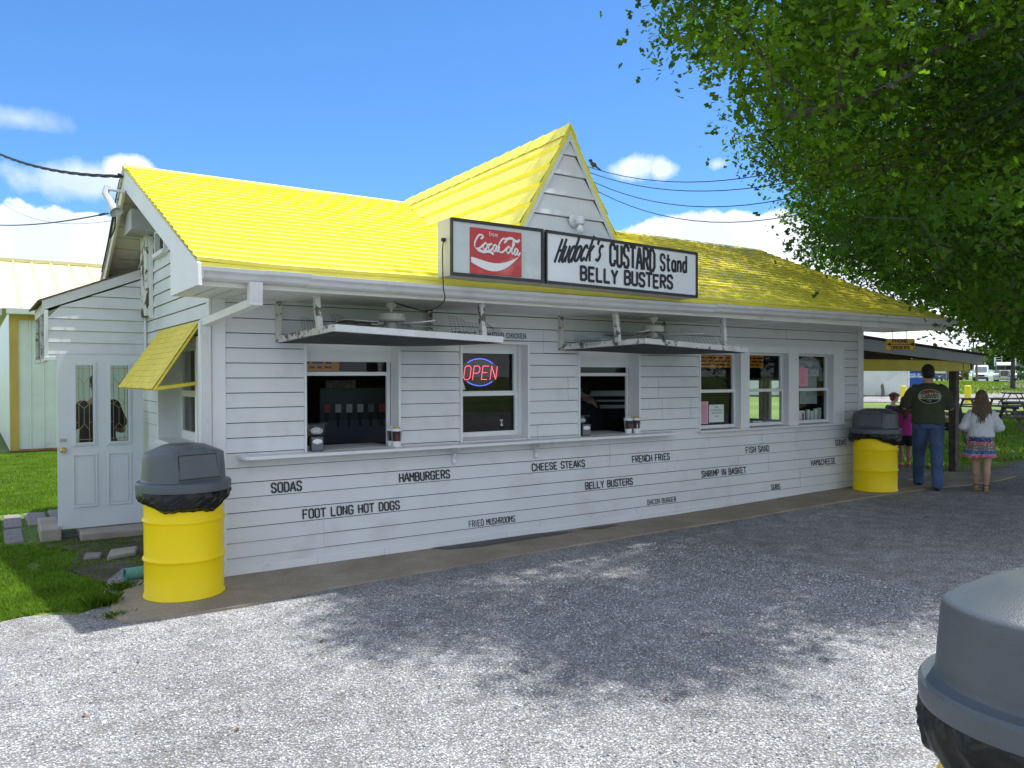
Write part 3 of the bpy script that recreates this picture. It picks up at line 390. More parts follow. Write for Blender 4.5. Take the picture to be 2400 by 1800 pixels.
CROWN_TWO = [220,101,50,108,67,92,112,146,82,173,65,66,148,156,72,189,66,29,121,111,101,142,41,63,173,78,41,198,131,47,122,105,46,117,134,100,100,115,55,140,85,41,140,81,74,119,147,90,216,95,99,234,127,55,112,138,76,80,98,58,
156,131,49,133,93,67,176,127,70,115,138,66,157,77,46,128,91,52,137,103,50,145,50,47,212,76,89,171,128,48,105,74,54,204,90,48,186,87,60,156,81,85,106,131,90,176,132,61,105,89,70,162,132,98,155,98,41,111,89,103,
194,48,63,120,120,47,101,100,68,153,77,66,102,123,66,141,133,94,110,123,98,111,93,57,115,61,78,149,120,108,155,87,78,155,53,89,215,74,49,211,55,58,164,129,79,181,96,74,209,96,54,183,113,86,198,93,100,238,118,82,
147,139,78,213,84,100,224,62,53,233,96,87,214,137,94,199,113,97,133,65,40,209,74,62,148,123,87,222,122,36,129,109,86,212,91,87,199,108,90,115,80,80,166,115,47,190,140,64,120,122,98,215,112,73,133,87,78,172,78,75,
181,73,89,168,95,42,154,40,69,185,76,73,140,161,79,155,121,45,175,106,53,157,106,74,211,137,84,165,92,109,120,87,40,171,140,89,122,88,105,127,64,89,173,68,78,157,116,53,187,114,108,173,106,63,206,117,82,98,71,48,
150,138,91,216,145,47,238,88,51,239,121,63,190,122,66,137,129,47,204,131,97,208,126,62,169,105,83,222,83,76,222,143,81,222,81,41,136,117,92,169,116,58,107,90,90,167,99,62,127,121,83,152,81,31,165,92,96,120,83,68,
208,129,39,170,76,58,233,112,49,221,130,94,142,92,35,133,50,52,157,85,113,158,80,93,160,99,29,164,89,72,163,38,60,91,118,62,182,105,108,146,98,107,160,83,40,118,69,44,143,103,40,149,89,100,179,126,36,124,54,50,
99,85,95,151,122,58,203,76,54,170,72,33,86,123,76,172,125,109,110,117,59,130,116,98,202,74,93,205,116,49,110,83,51,195,80,53,160,149,67,236,92,74,142,44,78,126,126,52,215,54,77,220,79,65,156,64,75,212,149,77,
229,80,61,186,123,96,124,109,53,126,134,81,136,125,72,125,135,90,241,82,76,121,92,79,232,117,90,176,154,61,99,111,65,160,47,75,181,63,36,221,126,48,211,125,51,127,142,70,174,48,42,183,52,55,180,96,113,126,76,36,
139,118,79,160,160,66,163,117,37,174,113,75,145,121,71,107,105,84,191,76,26,97,83,47,132,128,58,135,127,89,219,92,76,166,106,71,179,103,97,167,47,68,177,69,39,196,82,102,106,139,61,187,120,37,221,70,82,150,126,78,
170,102,114,206,157,62,160,81,58,152,95,113,187,75,108,192,48,55,223,120,79,112,53,51,229,103,36,175,127,98,225,101,76,191,70,92,159,98,98,215,63,63,183,84,90,138,93,59,129,46,62,179,139,73,168,122,67,209,140,54,
149,79,108,163,69,58,173,52,61,234,121,71,136,98,111,149,100,77,92,81,56,201,122,93,169,140,66,179,75,56,127,75,75,174,91,77,186,131,66,103,100,59,119,126,69,181,141,64,171,81,83,207,114,59,226,111,87,221,81,94,
98,72,62,179,68,100,111,74,63,179,44,55,123,81,93,215,83,36,102,77,95,81,77,73,205,138,91,81,88,56,93,103,66,119,113,84,222,116,51,123,83,51,220,107,59,182,85,28,231,127,83,120,136,57,123,54,62,172,85,28,
201,134,59,124,90,87,115,84,87,222,117,69,89,76,65,132,84,90,140,70,25,167,93,87,176,118,46,161,134,87,178,133,51,147,92,47,160,112,64,188,100,66,199,135,69,111,97,80,120,147,58,132,81,55,176,81,63,115,65,86,
211,82,51,112,119,49,172,80,110,117,113,93,115,50,80,113,87,29,181,86,49,185,110,29,227,90,53,227,124,60,120,135,73,127,154,87,124,105,92,228,72,47,228,94,38,87,85,88,99,101,86,121,93,97,240,76,59,168,63,28,
158,100,81,162,148,78,168,155,76,109,55,72,194,100,56,191,131,105,86,73,80,119,47,70,169,140,103,164,62,80,135,76,84,107,81,41,129,138,53,183,112,37,183,77,100,134,77,44,219,96,83,117,79,102,114,130,85,157,64,67,
214,133,49,191,145,98,99,100,96,100,87,33,183,125,56,206,85,37,130,68,31,191,79,68,154,56,71,202,90,57,193,103,106,164,82,23,113,52,64,190,56,60,227,71,71,131,85,62,233,106,92,216,125,98,177,98,25,176,107,32,
129,129,69,156,92,91,182,146,95,166,123,94,111,102,55,172,99,31,180,63,92,170,66,105,192,95,49,86,94,65,178,43,70,161,115,73,144,75,80,157,156,78,172,131,87,145,75,89,187,126,80,164,59,71,192,104,95,103,128,52,
178,163,75,153,125,67,229,122,49,101,93,76,177,122,78,159,71,34,240,116,50,124,96,40,233,71,78,195,126,77,172,120,38,180,93,63,197,89,108,133,133,75,155,57,33,168,68,49,192,148,53,181,86,102,185,43,62,227,90,91,
128,101,57,142,59,37,137,52,40,179,120,63,154,71,58,237,99,45,102,82,86,176,144,55,150,90,34,154,140,83,159,111,108,105,62,62,233,129,47,113,58,90,120,72,82,111,109,103,175,136,98,110,61,46,98,134,86,141,43,54,
159,124,106,118,69,97,175,57,71,219,116,42,234,109,83,110,98,89,168,52,80,87,108,62,99,130,62,189,127,48,213,125,83,173,61,58,164,77,70,165,52,89,137,61,85,212,85,60,220,90,46,119,117,107,204,100,46,215,106,85,
162,42,83,136,94,48,123,75,57,77,79,61,157,80,103,182,84,80,206,88,97,161,128,58,168,77,95,199,82,74,222,83,50,187,60,95,111,131,62,128,73,97,185,101,54,202,130,87,76,121,75,173,108,104,90,94,95,166,91,32,
202,144,48,94,122,54,102,141,81,227,87,83,182,73,33,122,82,30,115,128,54,120,89,59,201,98,108,110,72,45,173,90,68,201,57,59,189,95,103,171,98,99,136,138,60,125,61,98,202,82,26,175,115,94,174,153,95,149,70,76,
194,122,101,119,66,34,229,70,56,94,126,93,108,107,62,207,56,49,174,89,110,134,107,38,167,106,33,104,86,61,228,129,70,248,94,59,193,76,78,224,60,80,218,68,74,180,72,64,190,121,87,238,88,84,217,70,40,165,85,101,
156,127,89,113,69,53,155,106,115,118,120,61,228,136,78,111,147,73,155,96,73,234,84,69,181,125,107,71,100,68,173,114,66,128,42,73,152,55,79,166,108,56,195,69,101,165,93,23,166,163,71,178,153,52,217,123,63,165,72,107,
170,99,73,73,92,58,176,163,60,113,100,99,88,88,52,167,126,102,127,62,45,179,74,24,152,114,70,224,139,48,80,81,81,94,89,82,149,81,46,194,137,53,182,52,64,197,116,87,177,115,108,189,42,70,116,139,85,162,78,79,
163,74,40,102,64,53,97,60,66,118,79,45,86,128,67,215,101,43,141,71,37,171,42,82,203,85,65,144,47,87,202,81,46,171,74,67,226,110,73,146,93,85,166,118,104,89,86,69,236,84,61,229,71,86,126,121,92,246,119,71,
198,65,89,174,86,37,128,65,81,114,108,49,138,155,87,164,142,84,161,166,59,103,54,61,149,109,79,87,70,71,131,55,90,125,56,38,113,90,72,205,75,84,157,92,106,218,75,57,146,85,88,171,39,70,150,87,22,153,136,106,
192,79,94,232,91,64,243,91,68,230,86,41,174,123,89,89,64,65,213,91,28,147,83,79,159,135,74,159,87,29,188,86,111,110,133,70,119,100,55,182,128,87,139,108,87,189,90,23,150,166,64,192,132,60,114,82,59,239,128,78,
140,135,83,205,77,101,153,145,74,111,74,35,194,93,66,83,95,42,220,98,30,186,149,60,243,127,70,172,136,79,222,117,60,141,134,69,236,100,77,128,83,71,170,84,47,224,107,45,215,137,39,127,137,62,148,75,37,136,43,69,
118,56,44,234,110,40,120,95,69,107,114,98,75,90,76,185,87,72,202,48,53,170,43,59,245,86,58,163,128,42,109,78,90,154,72,109,221,69,63,130,87,39,161,128,67,81,115,78,158,51,43,169,150,67,176,55,35,120,48,55,
206,65,59,221,80,86,155,160,58,229,103,56,229,98,95,175,63,44,170,125,32,171,145,75,167,111,112,155,165,74,162,143,94,181,80,110,215,144,88,108,89,36,236,79,85,224,121,90,239,75,71,173,97,108,143,149,76,165,69,70,
120,94,48,186,112,95,127,110,42,142,119,44,225,135,88,135,72,72,146,83,68,75,86,68,233,119,42,218,132,82,127,76,49,124,130,61,213,63,52,174,88,56,183,99,30,183,149,68,204,124,46,164,131,109,236,78,51,75,96,51,
145,134,49,151,128,103,183,135,58,165,82,33,123,81,84,102,120,93,195,133,97,195,116,29,221,68,47,208,150,51,166,136,45,156,87,47,223,133,41,180,136,105,214,82,80,171,150,84,208,54,85,154,79,74,121,63,52,168,157,62,
203,123,54,234,136,68,213,107,51,178,117,32,143,135,106,181,95,102,174,48,88,147,87,112,220,129,74,199,141,99,217,90,55,180,102,62,132,159,79,161,121,63,120,126,87,174,124,56,176,80,95,177,54,82,108,141,90,162,119,112,
179,132,78,228,115,37,198,90,23,163,86,84,108,89,81,248,99,73,180,165,67,104,142,70,169,85,91,164,123,51,116,106,89,214,99,91,216,129,35,218,128,56,235,112,72,214,153,66,216,103,75,165,101,91,149,47,74,118,113,43,
191,96,111,173,88,98,150,51,39,123,73,27,208,117,92,112,138,54,150,130,94,227,131,52,170,53,98,158,91,37,215,93,39,133,58,35,143,53,78,134,95,39,109,96,66,243,93,79,152,44,45,122,142,79]
# ================================================================ GROUND
def node_ground(name, kind):
    m = bpy.data.materials.new(name); m.use_nodes = True; n = m.node_tree; L = n.links; p = n.nodes['Principled BSDF']; p.inputs['Roughness'].default_value = .85
    p.inputs['Specular IOR Level'].default_value = .3
    t = n.nodes.new('ShaderNodeTexCoord')
    def N(tp, **k):
        q = n.nodes.new(tp)
        for a, b in k.items(): q.inputs[a].default_value = b
        if 'Vector' in q.inputs: L.new(t.outputs['Object'], q.inputs['Vector'])
        return q
    def ramp(src, *st):
        r = n.nodes.new('ShaderNodeValToRGB'); e = r.color_ramp.elements
        while len(e) < len(st): e.new(.5)
        for i, (a, c) in enumerate(st): e[i].position = a; e[i].color = (*c, 1)
        L.new(src, r.inputs[0]); return r.outputs[0]
    def mix(a, b, f, mode='MIX'):
        q = n.nodes.new('ShaderNodeMix'); q.data_type = 'RGBA'; q.blend_type = mode
        for s, v in (('A', a), ('B', b), ('Factor', f)):
            s = q.inputs['Factor'] if s == 'Factor' else q.inputs[s]
            if isinstance(v, (int, float)): s.default_value = v
            elif isinstance(v, tuple): s.default_value = (*v, 1)
            else: L.new(v, s)
        return q.outputs['Result']
    if kind == 'gravel':
        v = N('ShaderNodeTexVoronoi', Scale=78.0); v2 = N('ShaderNodeTexVoronoi', Scale=115.0); s = n.nodes.new('ShaderNodeSeparateColor'); L.new(v.outputs['Color'], s.inputs[0])
        big = N('ShaderNodeTexNoise', Scale=.45, Detail=7.0); mid = N('ShaderNodeTexNoise', Scale=5.0, Detail=6.0)
        c = ramp(s.outputs[0], (0, (.22, .23, .25)), (.35, (.37, .382, .405)), (.75, (.48, .492, .515)), (1, (.69, .695, .71)))
        c = mix(c, (.17, .16, .145), ramp(v.outputs['Distance'], (.32, (0, 0, 0)), (.62, (.85, .85, .85))))
        c = mix(c, ramp(mid.outputs[0], (.3, (.72, .71, .7)), (.7, (1.12, 1.12, 1.12))), 1.0, 'MULTIPLY')
        c = mix(c, ramp(big.outputs[0], (.3, (.76, .755, .745)), (.7, (1.12, 1.12, 1.13))), 1.0, 'MULTIPLY')
        b = n.nodes.new('ShaderNodeBump'); b.inputs['Distance'].default_value = .012; b.inputs['Strength'].default_value = .9; b.invert = True; L.new(v.outputs['Distance'], b.inputs['Height'])
        L.new(b.outputs[0], p.inputs['Normal'])
    elif kind == 'grass':
        a = N('ShaderNodeTexNoise', Scale=1.3, Detail=8.0); a2 = N('ShaderNodeTexNoise', Scale=28.0, Detail=6.0); a3 = N('ShaderNodeTexNoise', Scale=.12, Detail=6.0)
        c = ramp(a2.outputs[0], (.3, (.055, .095, .016)), (.55, (.11, .19, .03)), (.8, (.18, .26, .05)))
        c = mix(c, (.20, .2, .07), ramp(a.outputs[0], (.52, (0, 0, 0)), (.75, (.6, .6, .6))))
        c = mix(c, (.24, .27, .09), ramp(a3.outputs[0], (.45, (0, 0, 0)), (.65, (.55, .55, .55))))
        b = n.nodes.new('ShaderNodeBump'); b.inputs['Distance'].default_value = .03; L.new(a2.outputs[0], b.inputs['Height']); L.new(b.outputs[0], p.inputs['Normal'])
    elif kind == 'dirt':
        a = N('ShaderNodeTexNoise', Scale=3.0, Detail=9.0); a2 = N('ShaderNodeTexNoise', Scale=60.0, Detail=4.0)
        c = mix(ramp(a.outputs[0], (.3, (.05, .06, .022)), (.5, (.085, .072, .045)), (.7, (.16, .15, .13))), ramp(a2.outputs[0], (.35, (.5, .48, .45)), (.65, (1.3, 1.3, 1.3))), 1.0, 'MULTIPLY')
        b = n.nodes.new('ShaderNodeBump'); b.inputs['Distance'].default_value = .02; L.new(a2.outputs[0], b.inputs['Height']); L.new(b.outputs[0], p.inputs['Normal'])
    elif kind == 'asphalt':
        a = N('ShaderNodeTexNoise', Scale=.5, Detail=8.0); c = ramp(a.outputs[0], (.3, (.16, .165, .175)), (.7, (.22, .22, .23)))
    elif kind == 'slab':
        a = N('ShaderNodeTexNoise', Scale=1.6, Detail=9.0, Roughness=.65); a2 = N('ShaderNodeTexNoise', Scale=110.0, Detail=3.0); a3 = N('ShaderNodeTexNoise', Scale=2.3, Detail=4.0, Roughness=.7)
        c = ramp(a.outputs[0], (.3, (.25, .215, .165)), (.5, (.32, .275, .215)), (.72, (.41, .37, .3)))
        c = mix(c, ramp(a2.outputs[0], (.35, (.75, .73, .7)), (.6, (1.08, 1.08, 1.08))), 1.0, 'MULTIPLY')
        c = mix(c, (.10, .085, .07), ramp(a3.outputs[0], (.66, (0, 0, 0)), (.74, (.6, .6, .6))))
        b = n.nodes.new('ShaderNodeBump'); b.inputs['Distance'].default_value = .004; L.new(a2.outputs[0], b.inputs['Height']); L.new(b.outputs[0], p.inputs['Normal'])
    L.new(c, p.inputs['Base Color']); return m
GRAVELM, GRASSM, DIRTM, ROADM, SLABM = [node_ground(a, a) for a in ('gravel', 'grass', 'dirt', 'asphalt', 'slab')]
def sheet(name, poly, mt, dz, res=None, kind='structure'):         # a sheet following the terrain
    b = bmesh.new(); b.faces.new([b.verts.new((x, y, 0)) for x, y in poly])
    if res:
        xs = [p[0] for p in poly]; ys = [p[1] for p in poly]
        for ax, lo, hi in ((0, min(xs), max(xs)), (1, min(ys), max(ys))):
            q = math.ceil(lo/res)*res
            while q < hi:
                no = (1, 0, 0) if ax == 0 else (0, 1, 0); co = (q, 0, 0) if ax == 0 else (0, q, 0)
                bmesh.ops.bisect_plane(b, geom=b.verts[:]+b.edges[:]+b.faces[:], plane_co=co, plane_no=no); q += res
    bmesh.ops.triangulate(b, faces=b.faces)
    for v in b.verts: v.co.z = gz(v.co.x, v.co.y)+dz
    bmesh.ops.recalc_face_normals(b, faces=b.faces)
    if sum(f.normal.z for f in b.faces) < 0: bmesh.ops.reverse_faces(b, faces=b.faces)
    me = bpy.data.meshes.new(name); b.to_mesh(me); b.free(); me.materials.append(mt)
    o = bpy.data.objects.new(name, me); COL.objects.link(o); return tag(o, kind=kind)
ax = np.concatenate([np.linspace(-1500, -60, 9), np.linspace(-40, 160, 68), np.linspace(220, 1500, 9)]); n_ = len(ax)
GX, GY = np.meshgrid(ax, ax, indexing='ij'); V = np.stack([GX.ravel(), GY.ravel(), npgz(GX.ravel(), GY.ravel())-.03], 1)
ii = (np.arange(n_-1)[:, None]*n_+np.arange(n_-1)).ravel(); F = np.stack([ii, ii+n_, ii+n_+1, ii+1], 1)
tag(npmesh('grass_field', V, F, [GRASSM]), kind='structure')
# gravel lot in front, wrapping to the right
sheet('gravel_lot', [(-14, -24), (26, -24), (26, -1.2), (15.5, .4), (14, .0), (12.45, -.25), (9, .3), (0, .4), (-.55, .9), (-.72, .5), (-.8, .1), (-.9, -.35), (-1.05, -.46), (-1.22, -.33), (-1.36, -.3), (-1.6, -.38), (-3, -.42), (-14, -.6)], GRAVELM, .004, 1.2)
sheet('bare_soil', [(-.42, .3), (-.78, .55), (-.95, 1.2), (-.8, 2.0), (-1.1, 2.5), (-.9, 3.2), (0, 3.4), (.1, .3)], DIRTM, -.012)
slab = sheet('concrete_walk', [(-.78, -.18), (-.86, -.62), (-.8, -.86), (-.55, -.93), (-.01, -.95), (.46, -.87), (1.2, -.8), (2.2, -.73), (3.4, -.68), (4.87, -.64), (7, -.66), (9.0, -.72), (9.8, -.80), (10.5, -.89), (11.4, -.91), (12.3, -.80), (12.15, -.2), (11.9, .2), (12.2, 1.4), (12.2, 4.2), (9.2, 4.2), (9.2, .12), (-.15, .12), (-.42, .42)], SLABM, .022, .9)
DARKCONC = mat('dark_concrete', (.075, .07, .066), .6, var=.3, scale=5, bump=.3, bscale=80)  # darker grey for the flat patches laid on the walk by the wall
sheet('dark_patch', [(2.05, -.02), (2.15, -.17), (2.55, -.23), (2.88, -.21), (3.25, -.19), (3.5, -.2), (3.74, -.15), (3.52, -.06), (3.3, -.02)], DARKCONC, .027, .35)
sheet('dark_patch', [(3.85, -.12), (4.05, -.2), (4.35, -.17), (4.3, -.09), (4.0, -.07)], DARKCONC, .027)
# give the walk an edge down to the gravel
b = bmesh.new(); b.from_mesh(slab.data); r = bmesh.ops.extrude_edge_only(b, edges=[e for e in b.edges if e.is_boundary])
for v in r['geom']:
    if isinstance(v, bmesh.types.BMVert): v.co.z -= .06
for v in b.verts: v.co.x += noise.noise((v.co.x*3, v.co.y*3, 5))*.03; v.co.y += noise.noise((v.co.x*3, v.co.y*3, 1))*.035
b.to_mesh(slab.data); b.free()
sheet('gravel_drive', [(44.3, 26.5), (44.6, 22.3), (46.6, 20.4), (46.2, 17), (49.5, 14.9), (62, 12), (72, 19), (64, 23.5), (57, 25), (53.4, 27.4)], node_ground('pale_gravel', 'gravel'), .01, 4)
sheet('highway', [(71.6, 24.4), (76, 27.1), (82, 30.9), (104, 42.4), (240, 112), (250, 96), (143, 55.5), (100, 33), (82, 15), (73, 0), (66, 8)], ROADM, .01, 8)

# ================================================================ THE STAND
B = thing('custard_stand', 'long low white clapboard food stand with a bright yellow shingle roof', 'food stand')
E_, Z0 = .127, .1667
def siding(mb, f, L, Rr, z0, z1, holes=(), seams=True, lip=.015, e=E_, zb=Z0, slot=.007):
    k = math.floor((z0-zb)/e); rs = random.Random(int(z1*100)+k)
    fL = L if callable(L) else (lambda z: L); fR = Rr if callable(Rr) else (lambda z: Rr)
    while zb+k*e < z1-1e-6:
        za, zt = max(z0, zb+k*e), min(z1, zb+(k+1)*e); base = zb+k*e; cuts = sorted({za, zt} | {h[i] for h in holes for i in (1, 3) if za < h[i] < zt})
        if k % 2 == 0 or 'sm' not in locals_:
            locals_['sm'] = sorted(rs.uniform(fL(za)+.4, fR(za)-.4) for _ in range(2)) if seams and fR(za)-fL(za) > 3 else []
        for a, b_ in zip(cuts[:-1], cuts[1:]):
            iv = [(None, None)]; hs = sorted((h[0], h[2]) for h in holes if h[1] <= a+1e-6 and h[3] >= b_-1e-6); iv = []; cur = None
            for hx0, hx1 in hs: iv.append((cur, hx0)); cur = hx1
            iv.append((cur, None))
            for u0, u1 in iv:
                sp = [u0]+[q for q in locals_['sm'] if (u0 is None or q > u0+.1) and (u1 is None or q < u1-.1)]+[u1]
                for j, (p0, p1) in enumerate(zip(sp[:-1], sp[1:])):
                    A0, A1 = (fL(a) if p0 is None else p0), (fR(a) if p1 is None else p1); B0, B1 = (fL(b_) if p0 is None else p0), (fR(b_) if p1 is None else p1)
                    jz = rs.uniform(-.0016, .0016) if len(sp) > 2 else 0; jd = j*.0025
                    if A1-A0 < .004: continue
                    if B1 < B0: B0 = B1 = (B0+B1)/2
                    d0, d1 = lip*(1-(a-base)/e)+jd, lip*(1-(b_-base)/e)+.001+jd; lo = a+(jz if a == base else 0)
                    bt = b_-slot if abs(b_-(base+e)) < 1e-6 else b_
                    q = [f(A0, lo, d0), f(A1, lo, d0), f(B1, bt, d1), f(B0, bt, d1)]; fs = [(0, 1, 2, 3)]
                    if a == base: q += [f(A0, lo, -.006), f(A1, lo, -.006)]; fs.append((4, 5, 1, 0))
                    mb.add(q, fs)
        k += 1
locals_ = {}
ff = lambda u, w, d: (u, -d, w)
fg = lambda u, w, d: (-d, u, w)
fr = lambda u, w, d: (9.276+d, u, w)
H1 = (.806, 1.03, 1.70, 2.10); H2 = (2.405, 1.04, 3.20, 2.03); H3 = (3.908, 1.03, 4.785, 2.10); HT = (5.82, 1.02, 8.78, 2.085)
m = MB(); siding(m, ff, .11, 9.165, .045, 2.36, [H1, H2, H3, HT]); m.build('front_wall', SIDING, B, fix=False)
# side wall (faces -X): gable outline, window hole
gl = lambda z: max(0, (z-2.99)/.405+.0) if z > 2.9 else 0
grr = lambda z: min(4.25, 2.138+(3.72-z)/.546)
glf = lambda z: 0 if z < 2.36 else min(2.1, max(-.0, (z-2.905)/.405))
HW = (.46, 1.05, 2.14, 2.0); HL = (1.76, 2.99, 2.22, 3.2)
m = MB(); siding(m, fg, glf, grr, .06, 3.7, [HW, HL], seams=False); m.build('side_wall', SIDING, B, fix=False)
m = MB(); siding(m, fr, 0, 4.25, .06, 2.6, [(1.1, .98, 2.25, 1.62)], seams=False); siding(m, fr, lambda z: max(0, (z-2.905)/.405), lambda z: min(4.25, 2.138+(3.72-z)/.546), 2.6, 3.7, seams=False); m.build('far_side_wall', SIDING, B, fix=False)
m = MB(); m.box(0, 4.23, .05, 9.27, 4.25, 2.9); m.build('back_wall', SIDING, B)
# dark interior shell
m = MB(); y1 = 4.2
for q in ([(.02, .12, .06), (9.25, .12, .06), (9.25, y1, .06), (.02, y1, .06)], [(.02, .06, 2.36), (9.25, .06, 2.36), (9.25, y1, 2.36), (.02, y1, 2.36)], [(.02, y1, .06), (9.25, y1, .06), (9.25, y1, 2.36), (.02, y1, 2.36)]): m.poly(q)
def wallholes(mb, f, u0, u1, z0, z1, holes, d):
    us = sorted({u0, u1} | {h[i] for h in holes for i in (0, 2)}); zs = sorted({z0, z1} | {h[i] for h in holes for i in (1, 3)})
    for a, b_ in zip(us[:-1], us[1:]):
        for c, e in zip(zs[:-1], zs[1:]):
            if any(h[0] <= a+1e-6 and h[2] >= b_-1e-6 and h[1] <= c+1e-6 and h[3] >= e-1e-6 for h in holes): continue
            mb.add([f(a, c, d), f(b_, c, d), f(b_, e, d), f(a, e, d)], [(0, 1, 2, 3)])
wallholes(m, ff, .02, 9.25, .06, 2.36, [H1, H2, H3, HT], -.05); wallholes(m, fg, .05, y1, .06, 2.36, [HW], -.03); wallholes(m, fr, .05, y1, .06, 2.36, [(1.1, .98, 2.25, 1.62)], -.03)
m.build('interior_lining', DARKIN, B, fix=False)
# base trim and nail line
m = MB()
for a, b_ in ((-.01, .9), (.905, 1.55), (1.555, 2.93), (2.935, 5.2), (5.205, 9.17)): m.box(a, -.016, .02, b_, .01, .085+rnd.uniform(-.004, .004))
m.build('base_trim', WHITE, B)
# corner boards
for x0, x1 in ((0, .11), (9.165, 9.29)):
    m = MB(); m.box(x0, -.024, .02, x1, .0, 2.35); m.box(x0 if x0 == 0 else x1-.02, .0, .02, .02 if x0 == 0 else x1, .06, 2.35)
    if x0 == 0: m.box(-.022, -.024, .02, -.002, .085, 2.35)
    m.build('corner_board', WHITE, B, bevel=.003)
# ---------------- windows
def frame(mb, x0, z0, x1, z1, w, ya, yb, wb=None, wt=None):
    wb = wb or w; wt = wt or w
    mb.box(x0, ya, z0, x0+w, yb, z1); mb.box(x1-w, ya, z0, x1, yb, z1); mb.box(x0+w, ya+.001, z0, x1-w, yb-.001, z0+wb); mb.box(x0+w, ya+.001, z1-wt, x1-w, yb-.001, z1)
def casing(h, wl, wr, wt, parent, d=.03, depth=.15):
    m = MB(); x0, z0, x1, z1 = h
    m.box(x0-wl, -d, z0, x0, depth, z1+wt); m.box(x1, -d, z0, x1+wr, depth, z1+wt); m.box(x0, -d+.002, z1, x1, depth, z1+wt); m.box(x0, .0, z0-.02, x1, depth, z0)
    return m.build('window_casing', WHITE, parent, bevel=.002)
def pane(x0, z0, x1, z1, y, parent, mt=GLASS, name='glass_pane'):
    m = MB(); m.poly([(x0, y, z0), (x1, y, z0), (x1, y, z1), (x0, y, z1)]); return m.build(name, mt, parent, fix=False)
def win(name, label=None):
    o = bpy.data.objects.new(name, None); COL.objects.link(o); o.parent = B
    if label: o['label'] = label
    return o
for (h, ztr, zr, lab) in ((H1, 1.742, 1.706, 'wide open serving window over the counter'), (H3, 1.734, 1.694, 'narrow open serving window over the counter')):
    o = win('serving_window', lab); casing(h, .018, .024, .02, o); x0, z0, x1, z1 = h
    m = MB(); m.box(x0, .148, ztr+.094 if h is H1 else ztr+.066, x1, .17, z1); m.build('upper_panel', WHITE, o)
    m = MB(); fx1 = x1-.005; m.box(x0, .145, ztr-.036, fx1, .175, ztr); m.box(fx1-.035, .145, z0, fx1, .175, ztr-.036); m.box(fx1-.03, .145, ztr, fx1, .17, ztr+.1); m.box(x0, .145, z0, x0+.02, .175, ztr-.036); m.build('sash', WHITE, o, bevel=.002)
    pane(x0, ztr, fx1-.03, ztr+.1, .158, o)
o = win('double_hung_window', 'sash window with the lit sign inside'); casing(H2, .024, .026, .022, o); x0, z0, x1, z1 = H2
m = MB(); frame(m, x0+.004, 1.505, x1-.03, 1.98, .04, .135, .165, .04, .045); m.box(x0, .13, 1.98, x1, .15, 2.03); m.build('upper_sash', WHITE, o, bevel=.002)
m = MB(); frame(m, x0+.004, 1.075, x1-.03, 1.535, .04, .115, .142, .05, .04); m.build('lower_sash', WHITE, o, bevel=.002)
m = MB(); m.prism([(.16, 1.08), (-.0, 1.045), (-.0, 1.035), (.16, 1.035)], lambda u, w, d: (d, u, w), x0, x1); m.box(x1-.03, .1, 1.04, x1, .16, 2.03); m.build('sill', WHITE, o)
pane(x0+.04, 1.54, x1-.065, 1.94, .15, o); pane(x0+.04, 1.12, x1-.065, 1.5, .128, o)
o = win('triple_window', 'row of three sash windows sharing one sill')
m = MB()
for a, b_ in ((5.808, 5.832), (6.573, 6.74), (7.547, 7.764), (8.558, 8.775)): m.box(a, -.02, 1.02, b_, .14, 2.085)
for a, b_ in ((5.832, 6.573), (6.74, 7.547), (7.764, 8.558)): m.box(a, -.018, 2.0, b_, .14, 2.085)
m.box(8.775, -.034, 1.0, 8.80, .02, 2.10); m.box(5.79, -.034, 2.085, 8.80, .02, 2.105); m.build('window_casing', WHITE, o, bevel=.002)
m = MB(); m.box(5.768, -.075, .995, 8.816, .14, 1.02); m.build('sill', WHITE, o, bevel=.004)
for i, (a, b_) in enumerate(((5.832, 6.573), (6.74, 7.547), (7.764, 8.558))):
    s_ = bpy.data.objects.new('sash_pair', None); COL.objects.link(s_); s_.parent = o
    lift = .0 if i != 1 else .04
    m = MB(); frame(m, a, 1.49, b_, 2.0, .035, .09, .12, .035, .03); frame(m, a+.002, 1.03+lift*.0, b_-.002, 1.52-(.0), .035, .065, .088, .045, .035); m.build('sash', WHITE, o, bevel=.002)
    pane(a+.035, 1.525, b_-.035, 1.97, .105, o); pane(a+.035, 1.075, b_-.035, 1.485, .076, o); bpy.data.objects.remove(s_)
# side window under the awning: deep box frame
o = win('side_window', 'deep set side window beneath the yellow awning'); m = MB(); y0, z0, y1_, z1 = HW
for q in ((-.03, y1_, z0-.03, .02, y1_+.07, z1+.05), (-.03, y0-.07, z0-.03, .02, y0, z1+.05), (-.03, y0, z1, .02, y1_, z1+.05), (0, y1_-.001, z0, .3, y1_+.02, z1), (0, y0-.02, z0, .3, y0+.001, z1), (0, y0, z1, .3, y1_, z1+.02)): m.box(*q)
m.build('window_casing', WHITE, o, bevel=.002)
m = MB(); m.box(-.05, y0-.09, z0-.05, .3, y1_+.09, z0); m.build('sill', WHITE, o)
m = MB(); ym = 1.35
for a, b_ in ((y0, ym), (ym, y1_)):
    for c, d in ((z0, 1.53), (1.53, z1)):
        m.box(.2, a, c, .235, a+.05, d); m.box(.2, b_-.05, c, .235, b_, d); m.box(.2, a+.05, c, .235, b_-.05, c+(.09 if c == z0 else .03)); m.box(.2, a+.05, d-.035, .235, b_-.05, d)
m.build('sash', WHITE, o, bevel=.002)
m = MB(); m.poly([(.217, ym-.04, z0+.05), (.217, y0+.05, z0+.05), (.217, y0+.05, 1.5), (.217, ym-.04, 1.5)]); m.build('glass_pane', GLASS, o, fix=False)
